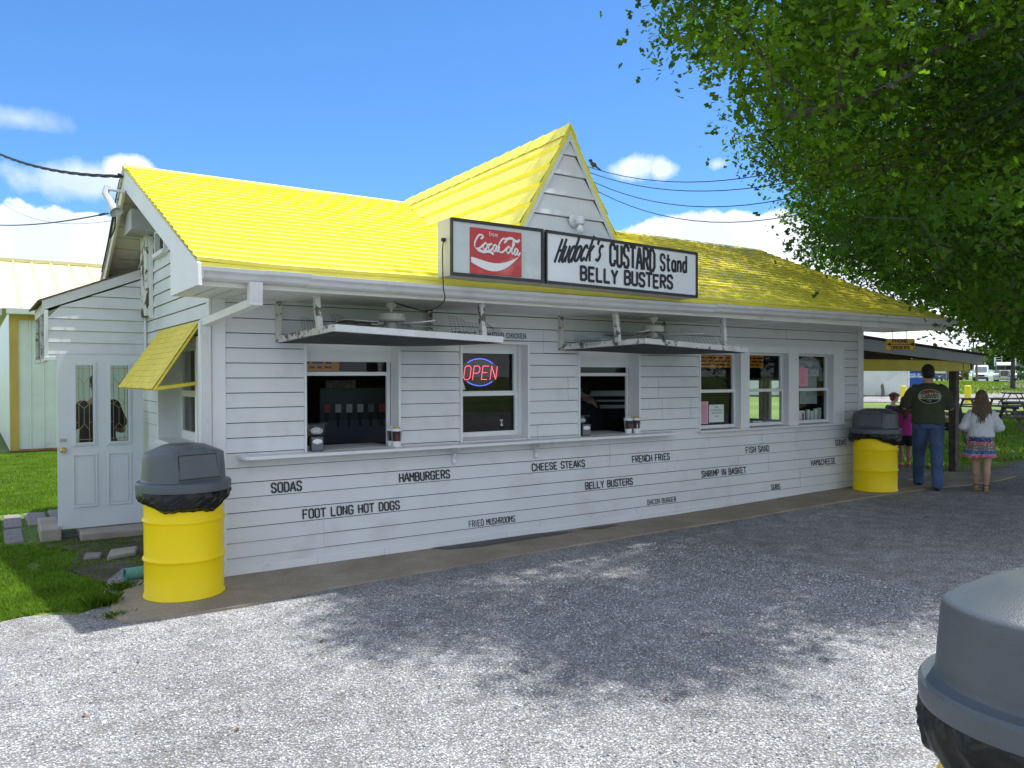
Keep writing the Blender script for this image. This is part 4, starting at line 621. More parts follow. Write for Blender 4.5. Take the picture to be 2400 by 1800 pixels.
m = MB(); m.poly([(.217, y1_-.04, 1.55), (.217, y0+.04, 1.55), (.217, y0+.04, z1), (.217, y1_-.04, z1)]); m.build('glass_pane', GLASS, o, fix=False)
m = MB()
for i in range(7): t = i/6; m.add([(.21+.012*math.sin(i*2.1), ym+.05+t*.68, z0+.09), (.21+.012*math.sin(i*2.1+1), ym+.05+t*.68, 1.5)], [])
for i in range(6): m.f.append((2*i, 2*i+2, 2*i+3, 2*i+1)); m.mi.append(0)
m.build('plastic_sheet', glass('cloudy_plastic', (.6, .62, .6), 1.4, .25), o, smooth=60)
# counter shelf and brackets
m = MB(); pl = [(.205, .0), (.205, -.15), (.225, -.185), (.26, -.2), (5.27, -.2), (5.27, 0)]
m.prism(pl, lambda u, w, d: (u, w, d), 1.002, 1.032); m.box(.80, 0, 1.003, 1.70, .55, 1.034); m.box(3.91, 0, 1.003, 4.78, .55, 1.034); m.build('counter_shelf', WHITE, B, bevel=.004)
for bx in (2.30, 3.30):
    m = MB(); m.prism([(0, 1.0), (-.14, 1.0), (-.145, .985), (-.11, .955), (-.06, .93), (-.035, .88), (-.045, .84), (-.03, .825), (0, .825)], lambda u, w, d: (d, u, w), bx-.014, bx+.014); m.build('shelf_bracket', WHITE, B)
# stencilled menu on the clapboards
WORDS = [("SODAS", .490, .764, 4, .078), ("HAMBURGERS", 1.709, 2.265, 4, .076), ("FOOT LONG HOT DOGS", .767, 1.716, 2, .074), ("FRIED MUSHROOMS", 2.477, 3.041, .12, .06), ("CHEESE STEAKS", 3.260, 3.985, 4, .07), ("FRENCH FRIES", 4.686, 5.296, 4, .072),
 ("BELLY BUSTERS", 3.987, 4.698, 2, .072), ("BACON BURGER", 4.926, 5.401, .12, .055), ("SHRIMP IN BASKET", 5.849, 6.678, 2, .072), ("FISH SAND", 6.671, 7.142, 4, .075), ("SUBS", 7.175, 7.37, .1, .062), ("HAM&CHEESE", 8.044, 8.608, 2, .075), ("SODAS", 8.601, 8.869, 4, .074), ("HUDOCK'S BROASTED CHICKEN", 2.293, 3.184, 15.17, .05)]
for w_, x0, x1, k, h in WORDS:
    ink = Ink(); base = Z0+E_*(k if k != int(k) else k+.16)
    kk = math.floor((base-Z0+.001)/E_)
    f = lambda u, w, d: (u, -(.0155*(1-(w-Z0-kk*E_)/E_)+.0062+d), w)
    def flush(s):
        if s.mb.f: s.mb.build('stencil_lettering', BLACK, B, fix=False)
        s.mb = MB()
    ink.text(w_, x0, x1, base, h, h*(.185 if h > .06 else .14), f, stencil=True, jit=.02, flush=flush); flush(ink)
# ================================================================ ROOF
XL, XR, RY, RZ, EY, EZ = -.338, 9.66, 2.138, 3.86, -1.02, 2.52
def shingles(mb, P, n, thick=.013, wob=.004, ovr=1.0, seed=1, splits=40):
    """P(u,v): u along the eave 0..1, v from eave 0 to ridge 1; stepped courses with butt edges"""
    rs = random.Random(seed)
    for i in range(n):
        v0, v1 = i/n, (i+1)/n
        cols = [j/splits for j in range(splits+1)]; wz = [rs.uniform(-1, 1)*wob for _ in cols]; dv = [rs.uniform(-.035, .035)/n for _ in cols]
        for j in range(splits):
            pts = []
            for k in (j, j+1):
                a, nn = P(cols[k], max(0, v0+(dv[k] if i else 0))); b_, _ = P(cols[k], min(1, v1+.04/n)); pts.append((a, b_, nn, wz[k]))
            (a0, b0, n0, w0), (a1, b1, n1, w1) = pts
            mb.add([a0+n0*(thick+w0), a1+n1*(thick+w1), b1+n1*.001, b0+n0*.001, a0-n0*.006, a1-n1*.006], [(0, 1, 2, 3), (4, 5, 1, 0)])
def fnt(u, v):
    sag = .018*math.sin(u*math.pi*2.2)*(1-v)+.012*noise.noise((u*9, v*2, 0)); x = XL+(XR+.14*(1-v)-XL)*u
    y = EY+(RY-EY)*v; z = EZ+(RZ-EZ)*v-sag-.03*u*(1-v); nrm = Vector((0, -(RZ-EZ), RY-EY)).normalized(); return Vector((x, y, z)), nrm
BY, BZ = 5.1, 3.86-.546*(5.1-2.138)
def bck(u, v):
    x = XL+(XR-XL)*u; nrm = Vector((0, (RZ-BZ), BY-RY)).normalized(); return Vector((x, BY+(RY-BY)*v, BZ+(RZ-BZ)*v)), nrm
rf = bpy.data.objects.new('roof', None); COL.objects.link(rf); rf.parent = B
m = MB(); shingles(m, fnt, 24, splits=70, thick=.021, wob=.002); m.build('front_slope', YELLOWROOF, rf, fix=False)
m = MB(); shingles(m, bck, 24, splits=30, seed=3); m.build('back_slope', YELLOWROOF, rf, fix=False)
m = MB(); pr = [(RY-.13, RZ-.045), (RY, RZ+.022), (RY+.13, RZ-.06), (RY+.13, RZ-.075), (RY, RZ+.004), (RY-.13, RZ-.06)]
m.prism(pr, lambda u, w, d: (d, u, w), XL-.015, XR+.01); m.build('ridge_cap', YELLOWROOF, rf)
# deck and underside
m = MB(); T = .055
for x0, x1 in ((XL+.01, XR),):
    m.prism([(EY+.01, EZ-.012), (RY, RZ-.012), (RY, RZ-.012-T), (EY+.01, EZ-.012-T*.8)], lambda u, w, d: (d, u, w), x0, x1)
    m.prism([(RY, RZ-.012), (BY-.01, BZ-.012), (BY-.01, BZ-.012-T), (RY, RZ-.012-T)], lambda u, w, d: (d, u, w), x0, x1)
m.build('roof_deck', YELLOWROOF, rf)
# gable-end overhang soffit (cream boards) and rake boards
m = MB()
for i in range(14):
    a, b_ = i/14, (i+1)/14
    y0, y1 = RY+(4.6-RY)*a, RY+(4.6-RY)*b_; z = lambda y: RZ-.115-.546*(y-RY)
    m.add([(XL+.03, y0, z(y0)-.004), (.02, y0, z(y0)-.004), (.02, y1-.004, z(y1)), (XL+.03, y1-.004, z(y1))], [(0, 1, 2, 3)])
    y0, y1 = RY-(RY-.2)*a, RY-(RY-.2)*b_; z2 = lambda y: RZ-.115-.405*(RY-y)*1.04
    m.add([(XL+.03, y0, z2(y0)-.004), (.02, y0, z2(y0)-.004), (.02, y1+.004, z2(y1)), (XL+.03, y1+.004, z2(y1))], [(0, 1, 2, 3)])
m.build('gable_soffit', CREAM, B, fix=False)
m = MB(); m.prism([(EY-.04, EZ-.03), (RY, RZ-.035), (RY, RZ-.235), (-.05, 2.735), (-.93, 2.345), (EY-.06, 2.335)], lambda u, w, d: (d, u, w), XL-.002, XL+.022); m.build('rake_board', WHITE, B)
m = MB(); m.prism([(RY+.001, RZ-.035), (4.7, RZ-.035-.546*2.56), (4.7, RZ-.2-.546*2.56), (RY+.001, RZ-.21)], lambda u, w, d: (d, u, w), XL-.002, XL+.024); m.build('rake_board', CREAM, B)
m = MB(); m.prism([(RY+.001, RZ-.02), (4.72, RZ-.02-.546*2.58), (4.72, RZ-.07-.546*2.58), (RY+.001, RZ-.075)], lambda u, w, d: (d, u, w), XL-.02, XL-.003); m.build('rake_trim', OLDWHITE, B)
# boxed eave return at the left end
m = MB(); m.prism([(-.91, 2.36), (-.05, 2.735), (.0, 2.735), (.0, 2.35), (-.91, 2.35)], lambda u, w, d: (d, u, w), XL+.024, XL+.034); m.box(XL+.03, -.02, 2.36, .0, -.005, 2.74); m.build('eave_return', WHITE, B)
# soffit with board lines, fascia
m = MB(); x = XL+.03
while x < 9.85:
    x2 = min(x+.145, 9.85); m.add([(x, -.905, 2.350), (x2-.006, -.905, 2.350), (x2-.006, .0, 2.350), (x, .0, 2.350), (x2-.006, -.905, 2.354), (x2, -.905, 2.354), (x2, 0, 2.354), (x2-.006, 0, 2.354)], [(0, 3, 2, 1), (4, 7, 6, 5)]); x = x2
m.build('eave_soffit', mat('soffit_panels', (.74, .74, .7), .5, var=.06, dirt=(.5, .45, .36), dscale=3, dlo=.55, dhi=.9), B, fix=False)
m = MB(); xs = [XL+.0, 2.2, 4.9, 7.4, 9.87]; zz = [.0, -.006, -.01, -.016, -.022]
for i in range(4): m.add([(xs[i], -.93, 2.348+zz[i]), (xs[i+1], -.93, 2.348+zz[i+1]), (xs[i+1], -.93, 2.475+zz[i+1]), (xs[i], -.93, 2.475+zz[i]), (xs[i], -.905, 2.348+zz[i]), (xs[i+1], -.905, 2.348+zz[i+1]), (xs[i+1], -.905, 2.475+zz[i+1]), (xs[i], -.905, 2.475+zz[i])], [(0, 1, 2, 3), (4, 7, 6, 5), (0, 4, 5, 1), (3, 2, 6, 7), (0, 3, 7, 4), (1, 5, 6, 2)])
m.build('fascia', mat('fascia_paint', (.72, .71, .66), .5, var=.05, dirt=(.42, .38, .28), dscale=2.5, dlo=.56, dhi=.85), B, fix=False)
m = MB(); m.box(XL+.03, -.92, 2.47, 9.8, -.89, 2.54); m.build('drip_board', OLDWHITE, B)
# gutter: K profile with joints
m = MB(); prof = [(-.935, 2.468), (-.935, 2.385), (-.99, 2.385), (-1.015, 2.40), (-1.03, 2.425), (-1.055, 2.445), (-1.058, 2.472), (-1.05, 2.474), (-1.046, 2.45), (-1.02, 2.43), (-1.0, 2.41), (-.985, 2.395), (-.945, 2.395), (-.945, 2.468)]
jx = [-.305, .13, .47, 4.95, 9.94]; jl = [0, .004, -.003, .006]
for i in range(4):
    def f(u, w, d, i=i): t = (d+.3)/10.2; return (d, u-jl[i], w-.012*math.sin(t*5)-.012*t+jl[i])
    k = max(2, int((jx[i+1]-jx[i])/.5)); st = [jx[i]+(jx[i+1]+.012-jx[i])*q/k for q in range(k+1)]
    for a, b_ in zip(st[:-1], st[1:]): m.prism(prof, f, a, b_)
m.box(-.31, -1.055, 2.385, -.302, -.935, 2.47); m.build('gutter', GUTTERM, B, fix=True)
# downspout
dsm = mat('downspout_paint', (.7, .7, .69), .45, var=.05, dirt=(.35, .33, .3), dscale=12, dlo=.62, dhi=.8)
def spout(pts, w=.075, h=.055):
    m = MB()
    for a, b_ in zip(pts[:-1], pts[1:]): m.bar(a, b_, w, h, (0, 1, 0) if abs(b_[2]-a[2]) > .3 else (0, 0, 1))
    return m
m = spout([(.075, -.99, 2.39), (.075, -.985, 2.22)], .095, .07)
for i in range(5): m.box(.035+i*.018, -1.028, 2.24, .041+i*.018, -1.02, 2.385)
m.bar((.08, -.985, 2.245), (-.055, -.0, 2.14), .075, .06, (0, 0, 1)); m.box(-.10, -.055, .55, -.012, .02, 2.16)
for i in range(4): m.box(-.094+i*.022, -.060, .55, -.085+i*.022, -.055, 2.05)
m.build('downspout', dsm, B, bevel=.006)
# ---------------- steep dormer over the sign
dm = bpy.data.objects.new('dormer', None); COL.objects.link(dm); dm.parent = B
DA, DB, DY, DZ, SL, NB = 3.035, 2.85, -.955, 4.05, 1.716, RY-.02
def dorm(sgn):
    def P(u, v):
        y = DY+(NB-DY)*u; ax = DA+(DB-DA)*u; az_ = DZ-(DZ-3.875)*u; zb = 2.52+.405*max(0, (y-EY))-.02; zb = min(zb, az_-.02); z = zb+(az_-zb)*v
        return Vector((ax+sgn*(az_-z)/SL, y, z)), Vector((sgn*SL, 0, 1)).normalized()
    return P
for sgn in (-1, 1):
    m = MB(); P = dorm(sgn)
    def Q(u, v, P=P, sgn=sgn):       # courses parallel to the dormer ridge
        y = DY+(NB-DY)*u; ax = DA+(DB-DA)*u; az_ = DZ-(DZ-3.875)*u; z = az_-1.56*(1-v); zb = 2.52+.405*max(0, (y-EY))-.03
        z = max(z, min(zb, az_-.01)); return Vector((ax+sgn*(az_-z)/SL, y, z)), Vector((sgn*SL, 0, 1)).normalized()
    if sgn < 0: shingles(m, Q, 8, thick=.02, seed=5, splits=14, wob=.003)
    else: shingles(m, lambda u, v: Q(1-u, v), 8, thick=.02, seed=6, splits=14, wob=.003)
    for a in range(14):              # slab thickness seen at the front edge
        pass
    m.build('dormer_slope', YELLOWROOF, dm, fix=False)
m = MB()
for sgn in (-1, 1):
    m.add([(DA, DY-.002, DZ+.02), (DA+sgn*(DZ-2.52)/SL, DY-.002, 2.52), (DA+sgn*((DZ-2.52)/SL-.045), DY-.002, 2.52), (DA, DY-.002, DZ-.06), (DA, DY+.05, DZ+.02), (DA+sgn*(DZ-2.52)/SL, DY+.05, 2.52), (DA+sgn*((DZ-2.52)/SL-.045), DY+.05, 2.52), (DA, DY+.05, DZ-.06)], [(0, 1, 2, 3), (4, 7, 6, 5), (3, 2, 6, 7), (0, 4, 5, 1)])
m.build('verge_edge', YELLOWROOF, dm)
m = MB()
for k in range(16):                   # ridge tiles seen as overlapping saddle pieces
    u0, u1 = k/16, (k+1.12)/16; 
    for sgn in (-1, 1):
        q = []
        for u, t in ((u0, .026), (u1, .014)):
            y = DY+(NB-DY)*u-.01; ax = DA+(DB-DA)*u; z = DZ-(DZ-3.875)*u; q += [(ax, y, z+t+.01), (ax+sgn*.085, y, z+t-.085*SL+.02)]
        m.add(q, [(0, 1, 3, 2)]); 
        m.add([q[0], q[1], (q[1][0]-sgn*.02, q[1][1], q[1][2]-.012), (q[0][0], q[0][1], q[0][2]-.035)], [(0, 1, 2, 3)])
m.build('dormer_ridge', YELLOWROOF, dm, fix=False)
m = MB(); siding(m, lambda u, w, d: (u, DY+.03-d, w), lambda z: DA-(DZ-.07-z)/SL+.03, lambda z: DA+(DZ-.07-z)/SL-.03, 2.5, 3.93, seams=False, lip=.03, e=.195, zb=2.42); m.build('gable_boards', mat('dormer_white', (.78, .78, .79), .35, var=.05, scale=4, bump=.35, bscale=9, dirt=(.6, .6, .6), dscale=3), dm, fix=False)
m = MB()
for sgn in (-1, 1):
    m.add([(DA, DY+.0, DZ-.06), (DA+sgn*((DZ-2.5)/SL-.045), DY+.0, 2.5), (DA+sgn*((DZ-2.5)/SL-.085), DY+.0, 2.5), (DA, DY+.0, DZ-.135)], [(0, 1, 2, 3)])
m.build('gable_trim', WHITE, dm, fix=False)
lp = bpy.data.objects.new('wall_lamp', None); COL.objects.link(lp); lp.parent = dm
m = MB(); My = Matrix.Rotation(R(90), 3, 'X')
m.lathe([(.001, .03), (.05, .028), (.065, .012), (.068, 0)], 20, (3.09, DY, 3.17), M=My); m.tube([(3.09, DY-.02, 3.17), (3.09, DY-.07, 3.18), (3.09, DY-.085, 3.165)], .016); m.lathe([(.03, .03), (.04, .02), (.042, -.04), (.036, -.045)], 16, (3.09, DY-.09, 3.165)); m.build('lamp_holder', WHITE, lp, smooth=40)
m = MB(); m.lathe([(.016, .03), (.018, .02), (.034, -.015), (.036, -.03), (.025, -.055), (.001, -.062)], 16, (3.09, DY-.09, 3.10)); m.build('bulb', mat('bulb_glass', (.8, .8, .78), .1), lp, smooth=60)
# ---------------- porch hood over the side door
ph = bpy.data.objects.new('porch_hood', None); COL.objects.link(ph); ph.parent = B
PY, PX, PB = 2.861, -1.0, 4.35
ztop = lambda x: 2.42+.41*(x-PX)/.99
m = MB(); siding(m, lambda u, w, d: (u, PY+.008-d, w), lambda z: max(PX+.02, PX+(z-2.40)/.414), 0, 1.915, 2.80, seams=False, lip=.015); m.build('hood_siding', SIDING, ph, fix=False)
m = MB(); m.box(PX-.005, PY-.02, 1.875, .0, PY+.02, 1.915); m.box(PX-.012, PY-.012, 1.875, PX+.025, PY+.03, 2.41); m.box(-.03, PY-.012, 1.6, .0, PY-.0, 2.83); m.build('hood_trim', WHITE, ph, bevel=.002)
m = MB(); m.prism([(PX-.03, 2.405), (.0, 2.83), (.0, 2.94), (PX-.03, 2.515)], lambda u, w, d: (u, d, w), PY-.012, PY+.02); m.build('hood_fascia', mat('hood_fascia_paint', (.6, .61, .6), .7, var=.06, bump=.3, bscale=40), ph)
m = MB(); m.prism([(PX-.07, 2.49), (.0, 2.935), (.0, 2.955), (PX-.07, 2.512)], lambda u, w, d: (u, d, w), PY-.016, PB+.05); m.build('hood_roof', mat('brown_shingle', (.13, .10, .07), .9, var=.3, scale=20, bump=.6), ph)
m = MB(); m.box(PX-.012, PY+.03, 2.38, PX+.02, PB, 2.5); m.box(PX-.01, PY+.62, 1.86, PX+.02, PY+.68, 2.38); m.box(PX-.01, PB-.06, 1.86, PX+.02, PB, 2.38); m.box(PX-.01, PY+.03, 1.86, PX+.02, PB, 1.90); m.build('hood_side_frame', OLDWHITE, ph)
m = MB(); m.poly([(PX+.02, PB, 1.9), (0, PB, 1.9), (0, PB, 2.9), (PX+.02, PB, 2.5)]); m.poly([(PX+.03, PY+.02, 2.40), (0, PY+.02, 2.82), (0, PB, 2.82), (PX+.03, PB, 2.40)]); m.build('hood_lining', WHITE, ph, fix=False)
# side door, standing open under the hood
dr = thing('side_door', 'white panelled door with two leaded glass lights standing open under the porch hood', 'door', (-.9, 2.80, .08)); 
def db(x0, z0, x1, z1): return (x0, z0, x1, z1)
LT = [(.17, .915, .335, 1.745), (.505, .915, .68, 1.745)]; PN = [(.14, .22, .375, .79), (.475, .22, .71, .79)]
m = MB(); wallholes(m, lambda u, w, d: (u, -d, w), 0, .835, 0, 1.86, LT, 0); wallholes(m, lambda u, w, d: (u, .042-d, w), 0, .835, 0, 1.86, LT, 0)
for q in ((0, 0, 0, 0, .042, 1.86), (.835, 0, 0, .835, .042, 1.86)): m.poly([(q[0], 0, 0), (q[0], .042, 0), (q[0], .042, 1.86), (q[0], 0, 1.86)])
m.poly([(0, 0, 0), (.835, 0, 0), (.835, .042, 0), (0, .042, 0)])
DOORW = mat('door_white', (.66, .68, .71), .42, var=.03)
m.build('door_leaf', DOORW, dr, fix=False)
m = MB()
for x0, z0, x1, z1 in LT:
    for k, (w, d) in enumerate(((.035, .014), (.018, .022))): frame(m, x0-w, z0-w, x1+w, z1+w, w, -d, .0-.001*k)
for x0, z0, x1, z1 in PN:
    frame(m, x0, z0, x1, z1, .014, -.012, -.0005); frame(m, x0+.03, z0+.03, x1-.03, z1-.03, .012, -.008, -.0005); m.box(x0+.042, -.006, z0+.042, x1-.042, -.0005, z1-.042)
m.build('door_moulding', DOORW, dr, bevel=.002)
for x0, z0, x1, z1 in LT:
    m = MB(); m.poly([(x0, .02, z0), (x1, .02, z0), (x1, .02, z1), (x0, .02, z1)]); g = m.build('leaded_glass', glass('obscure_glass', (.5, .55, .55), 1.55, .12, .8), dr, fix=False)
    m = MB(); cx = (x0+x1)/2; H = z1-z0; zc = (z0+z1)/2; ins = .032
    L_ = [((x0+ins, z0), (x0+ins, z1)), ((x1-ins, z0), (x1-ins, z1)), ((x0, z0+ins), (x1, z0+ins)), ((x0, z1-ins), (x1, z1-ins)), ((cx, zc+.05), (cx, z1-.2)), ((cx, z0+.2), (cx, zc-.05)),
          ((cx, z1-.2), (x0+ins, z1-.13)), ((cx, z1-.2), (x1-ins, z1-.13)), ((cx, z0+.2), (x0+ins, z0+.13)), ((cx, z0+.2), (x1-ins, z0+.13)),
          ((cx, zc+.05), (x0+ins, zc)), ((cx, zc+.05), (x1-ins, zc)), ((cx, zc-.05), (x0+ins, zc)), ((cx, zc-.05), (x1-ins, zc)), ((x0, zc+.2), (x0+ins, zc+.2)), ((x1, zc+.2), (x1-ins, zc+.2)), ((x0, zc-.2), (x0+ins, zc-.2)), ((x1, zc-.2), (x1-ins, zc-.2)), ((x0, zc), (x0+ins, zc)), ((x1, zc), (x1-ins, zc))]
    for a, b_ in L_: m.bar((a[0], .018, a[1]), (b_[0], .018, b_[1]), .006, .006)
    m.build('lead_came', mat('brass_came', (.35, .25, .12), .35, .9, var=.2), g)
m = MB(); m.lathe([(.001, .055), (.018, .055), (.028, .042), (.03, .03), (.014, .016), (.012, .006), (.03, .004), (.032, 0)], 20, (.05, 0, .845), M=Matrix.Rotation(R(90), 3, 'X')); m.build('door_knob', mat('brass', (.6, .42, .15), .25, 1, var=.1), dr, smooth=40)
m = MB(); m.box(.02, -.006, .93, .085, 0, .965); m.tube([(.035, -.012, .947), (.07, -.012, .947)], .006); m.build('barrel_bolt', STEEL, dr)
# ---------------- yellow awning over the side window
aw = bpy.data.objects.new('awning', None); COL.objects.link(aw); aw.parent = B; aw['label'] = 'sloping yellow shingled awning over the side window'
A0, A1, A2, A3 = Vector((-.01, .35, 2.185)), Vector((-.01, 2.12, 2.185)), Vector((-.4, 2.2, 1.597)), Vector((-.4, .31, 1.597))
def awn(u, v):
    p = A3.lerp(A2, u).lerp(A0.lerp(A1, u), v); p = p+Vector((0, .012*noise.noise((v*7, u*3, 2)), .008*noise.noise((u*6, v*6, 4)))); return p, Vector((-.588, 0, .39)).normalized()
m = MB(); shingles(m, awn, 11, thick=.005, wob=.0015, seed=8, splits=16); m.build('awning_shingles', YELLOWAWN, aw, fix=False)
m = MB(); nn = Vector((-.588, 0, .39)).normalized()
m.add([A3-nn*.004, A2-nn*.004, A1-nn*.004, A0-nn*.004, A3-nn*.024, A2-nn*.024, A1-nn*.024, A0-nn*.024], [(0, 1, 2, 3), (4, 7, 6, 5), (0, 4, 5, 1), (3, 2, 6, 7), (0, 3, 7, 4), (1, 5, 6, 2)]); m.build('awning_board', YELLOWAWN, aw)
for y, y2 in ((.33, .43), (2.16, 2.1)):
    m = MB(); m.bar((-.37, y, 1.60), (.0, y2, 1.645), .03, .03); m.build('awning_strut', YELLOWAWN, aw)
# ---------------- things fixed to the gable wall
m = MB(); m.box(-.075, 2.50, 2.37, -.012, 2.87, 3.3); m.build('service_chase', mat('peeling_paint', (.66, .66, .62), .75, var=.06, scale=9, dirt=(.10, .065, .045), dscale=5.5, dlo=.52, dhi=.54, bump=.5, bscale=30), B, bevel=.003)
m = MB(); m.box(-.05, 2.46, 2.34, -.012, 2.50, 3.22); m.box(-.05, 2.87, 1.6, -.012, 2.9, 3.25); m.tube([(-.03, 2.845, 1.55), (-.03, 2.845, 2.36)], .014); m.build('conduit', WHITE, B)
m = MB(); m.box(-.26, 2.24, 3.24, -.012, 2.72, 3.46); m.build('vent_box', mat('grey_metal', (.4, .41, .42), .5, .2), B, bevel=.004)
lv = bpy.data.objects.new('gable_louver', None); COL.objects.link(lv); lv.parent = B
m = MB(); f0 = HL; m.box(-.04, f0[0]-.03, f0[1]-.03, .02, f0[0], f0[3]+.03); m.box(-.04, f0[2], f0[1]-.03, .02, f0[2]+.03, f0[3]+.03); m.box(-.04, f0[0], f0[3], .02, f0[2], f0[3]+.03); m.box(-.06, f0[0]-.04, f0[1]-.04, .02, f0[2]+.04, f0[1]); m.build('louver_frame', WHITE, lv)
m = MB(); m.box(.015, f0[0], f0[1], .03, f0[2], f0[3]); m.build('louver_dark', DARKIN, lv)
fl = bpy.data.objects.new('flood_light', None); COL.objects.link(fl); fl.parent = B
ALU = mat('painted_aluminium', (.55, .57, .58), .4, .3)
fp = Vector((XL-.01, 2.0, 3.57)); m = MB(); m.tube([fp, fp+Vector((-.1, .06, .02)), fp+Vector((-.16, .12, .03))], .017); m.tube([fp+Vector((-.15, .12, .06)), fp+Vector((-.17, .10, -.02)), fp+Vector((-.12, -.0, -.16))], [.03, .034, .04]); m.build('lamp_arm', ALU, fl, smooth=40)
m = MB(); Ml = Vector((.3, -.55, -.75)).to_track_quat('Z', 'Y').to_matrix(); m.lathe([(.035, 0), (.05, .02), (.065, .09), (.066, .095), (.06, .09), (.02, .02)], 18, fp+Vector((-.12, .0, -.15)), M=Ml); m.build('lamp_head', ALU, fl, smooth=40)
m = MB(); m.tube(smoothpath([(XL-.02, 2.3, 3.76), (XL-.025, 2.7, 3.5), (XL-.025, 3.2, 3.2), (XL-.025, 3.7, 2.95)], 4), .007); m.tube(smoothpath([(XL-.025, 2.55, 3.5), (XL-.06, 2.75, 3.22), (XL-.03, 2.6, 3.3), (XL-.03, 2.5, 3.52)], 5), .008); m.build('service_cable', WIRE, B)
# ================================================================ SIGNS
sg = thing('roof_sign', 'long two-part box sign for the custard stand mounted on the gutter below the dormer', 'sign', (1.583, -1.24, 2.519))
ALS = mat('sign_box_grey', (.55, .56, .56), .45, .1, var=.06, dirt=(.3, .3, .29), dscale=6, dlo=.6, dhi=.85); FRM = mat('dark_sign_frame', (.03, .03, .033), .35, .4, var=.3)
SGF = mat('opal_sign_face', (.55, .6, .6), .25, var=.04, scale=2, dirt=(.42, .45, .44), dscale=2.5, dlo=.5, dhi=.8); SGW = mat('white_sign_face', (.74, .77, .8), .22, var=.02, dirt=(.6, .62, .64), dscale=2, dlo=.6, dhi=.9)
REDS = mat('red_sign_plastic', (.5, .03, .035), .35, var=.12, scale=6, dirt=(.62, .22, .2), dscale=3, dlo=.55, dhi=.85)
def sx_(o, x0, x1, zb0, zt0, zb1, zt1, y0=-.0, y1=.23):      # slightly sagging box, local coordinates
    return [(x0, y0, zb0), (x1, y0, zb1), (x1, y0, zt1), (x0, y0, zt0), (x0, y1, zb0), (x1, y1, zb1), (x1, y1, zt1), (x0, y1, zt0)]
BF = [(0, 1, 2, 3), (4, 7, 6, 5), (0, 4, 5, 1), (3, 2, 6, 7), (0, 3, 7, 4), (1, 5, 6, 2)]
for nm, x0, x1, zs, face in (('drink_panel', 0, .927, (0, .47, -.005, .468), SGF), ('name_panel', .955, 2.866, (-.006, .466, -.033, .428), SGW)):
    m = MB(); m.add(sx_(0, x0, x1, *zs, .012, .23), BF); m.build('cabinet', ALS, sg)['label'] = 'grey metal box behind the '+('soft drink' if nm == 'drink_panel' else 'white name')+' panel'
    m = MB(); z = lambda x, t: (zs[0]+(zs[2]-zs[0])*(x-x0)/(x1-x0))*(1-t)+(zs[1]+(zs[3]-zs[1])*(x-x0)/(x1-x0))*t
    w = .026; tx = w/.47
    for a, b_, c, d in ((x0, x1, 0, tx), (x0, x1, 1-tx, 1)):
        m.add([(a, -.008, z(a, c)), (b_, -.008, z(b_, c)), (b_, -.008, z(b_, d)), (a, -.008, z(a, d)), (a, .02, z(a, c)), (b_, .02, z(b_, c)), (b_, .02, z(b_, d)), (a, .02, z(a, d))], BF)
    for a, b_ in ((x0, x0+w*.6), (x1-w*.8, x1)):
        m.add([(a, -.007, z(a, tx)), (b_, -.007, z(b_, tx)), (b_, -.007, z(b_, 1-tx)), (a, -.007, z(a, 1-tx)), (a, .02, z(a, tx)), (b_, .02, z(b_, tx)), (b_, .02, z(b_, 1-tx)), (a, .02, z(a, 1-tx))], BF)
    m.build('sign_frame', FRM, sg)
    m = MB(); a, b_ = x0+.012, x1-.016; m.add([(a, .004, z(a, tx*.8)), (b_, .004, z(b_, tx*.8)), (b_, .004, z(b_, 1-tx*.8)), (a, .004, z(a, 1-tx*.8))], [(0, 1, 2, 3)]); m.build('sign_face', face, sg, fix=False)
m = MB(); m.box(.177, -.004, .03, .697, .002, .41); red = m.build('red_drink_plate', REDS, sg, bevel=.004)
f = front(-.0045); ink = Ink(); wv = []
wvk = Ink()
for i in range(25):
    t = i/24; x = .186+t*.506; c = .135-.035*math.sin((t-.12)*math.pi*1.25)+t*t*t*.09-.01; wv.append((x, c+.03*math.sin(min(1, t*1.1)*math.pi)**.7*.55+.024*(1-t), c-.028*math.sin(min(1, t*1.05)*math.pi)**.8-.02*(1-t)))
for a, b_ in zip(wv[:-1], wv[1:]): wvk.mb.add([f(a[0], a[1], .001), f(a[0], a[2], .001), f(b_[0], b_[2], .001), f(b_[0], b_[1], .001)], [(0, 1, 2, 3)])
wvk.mb.build('white_wave', mat('sign_white', (.78, .77, .76), .4, var=.02), sg, fix=False)
nb = (R(125), .0035, .0125)
def script(path, n=7, nib=nb): ink.stroke([(q.x, q.y) for q in smoothpath([(a, b_, 0) for a, b_ in path], n)], .01, f, nib=nib)
def off(P, x, z, s): return [(x+a*s, z+b_*s) for a, b_ in P]
CC = [(.85, 1.1), (1.15, 1.35), (1.0, 1.5), (.6, 1.45), (.2, .9), (.05, .35), (.3, .02), (.75, .15), (1.1, .5)]
OO = [(.35, .72), (.1, .5), (.05, .15), (.25, .0), (.5, .25), (.5, .6), (.35, .72), (.6, .55), (.85, .6)]; CL = [(.55, .55), (.4, .72), (.12, .5), (.06, .15), (.25, .0), (.6, .3)]
AA = [(.55, .6), (.3, .7), (.08, .4), (.1, .08), (.3, .06), (.55, .6), (.5, .15), (.62, .02), (.85, .3)]; LL = [(.1, .4), (.5, 1.1), (.5, 1.4), (.35, 1.3), (.18, .4), (.25, .02), (.6, .3)]
s_ = .079
for P, x, z in ((CC, .215, .235), (OO, .30, .235), (CL, .352, .232), (AA, .395, .228), ([(0, .1), (.25, .14)], .448, .255), (CC, .447, .224), (OO, .532, .224), (LL, .575, .22), (AA, .608, .214)): script(off(P, x, z, s_))
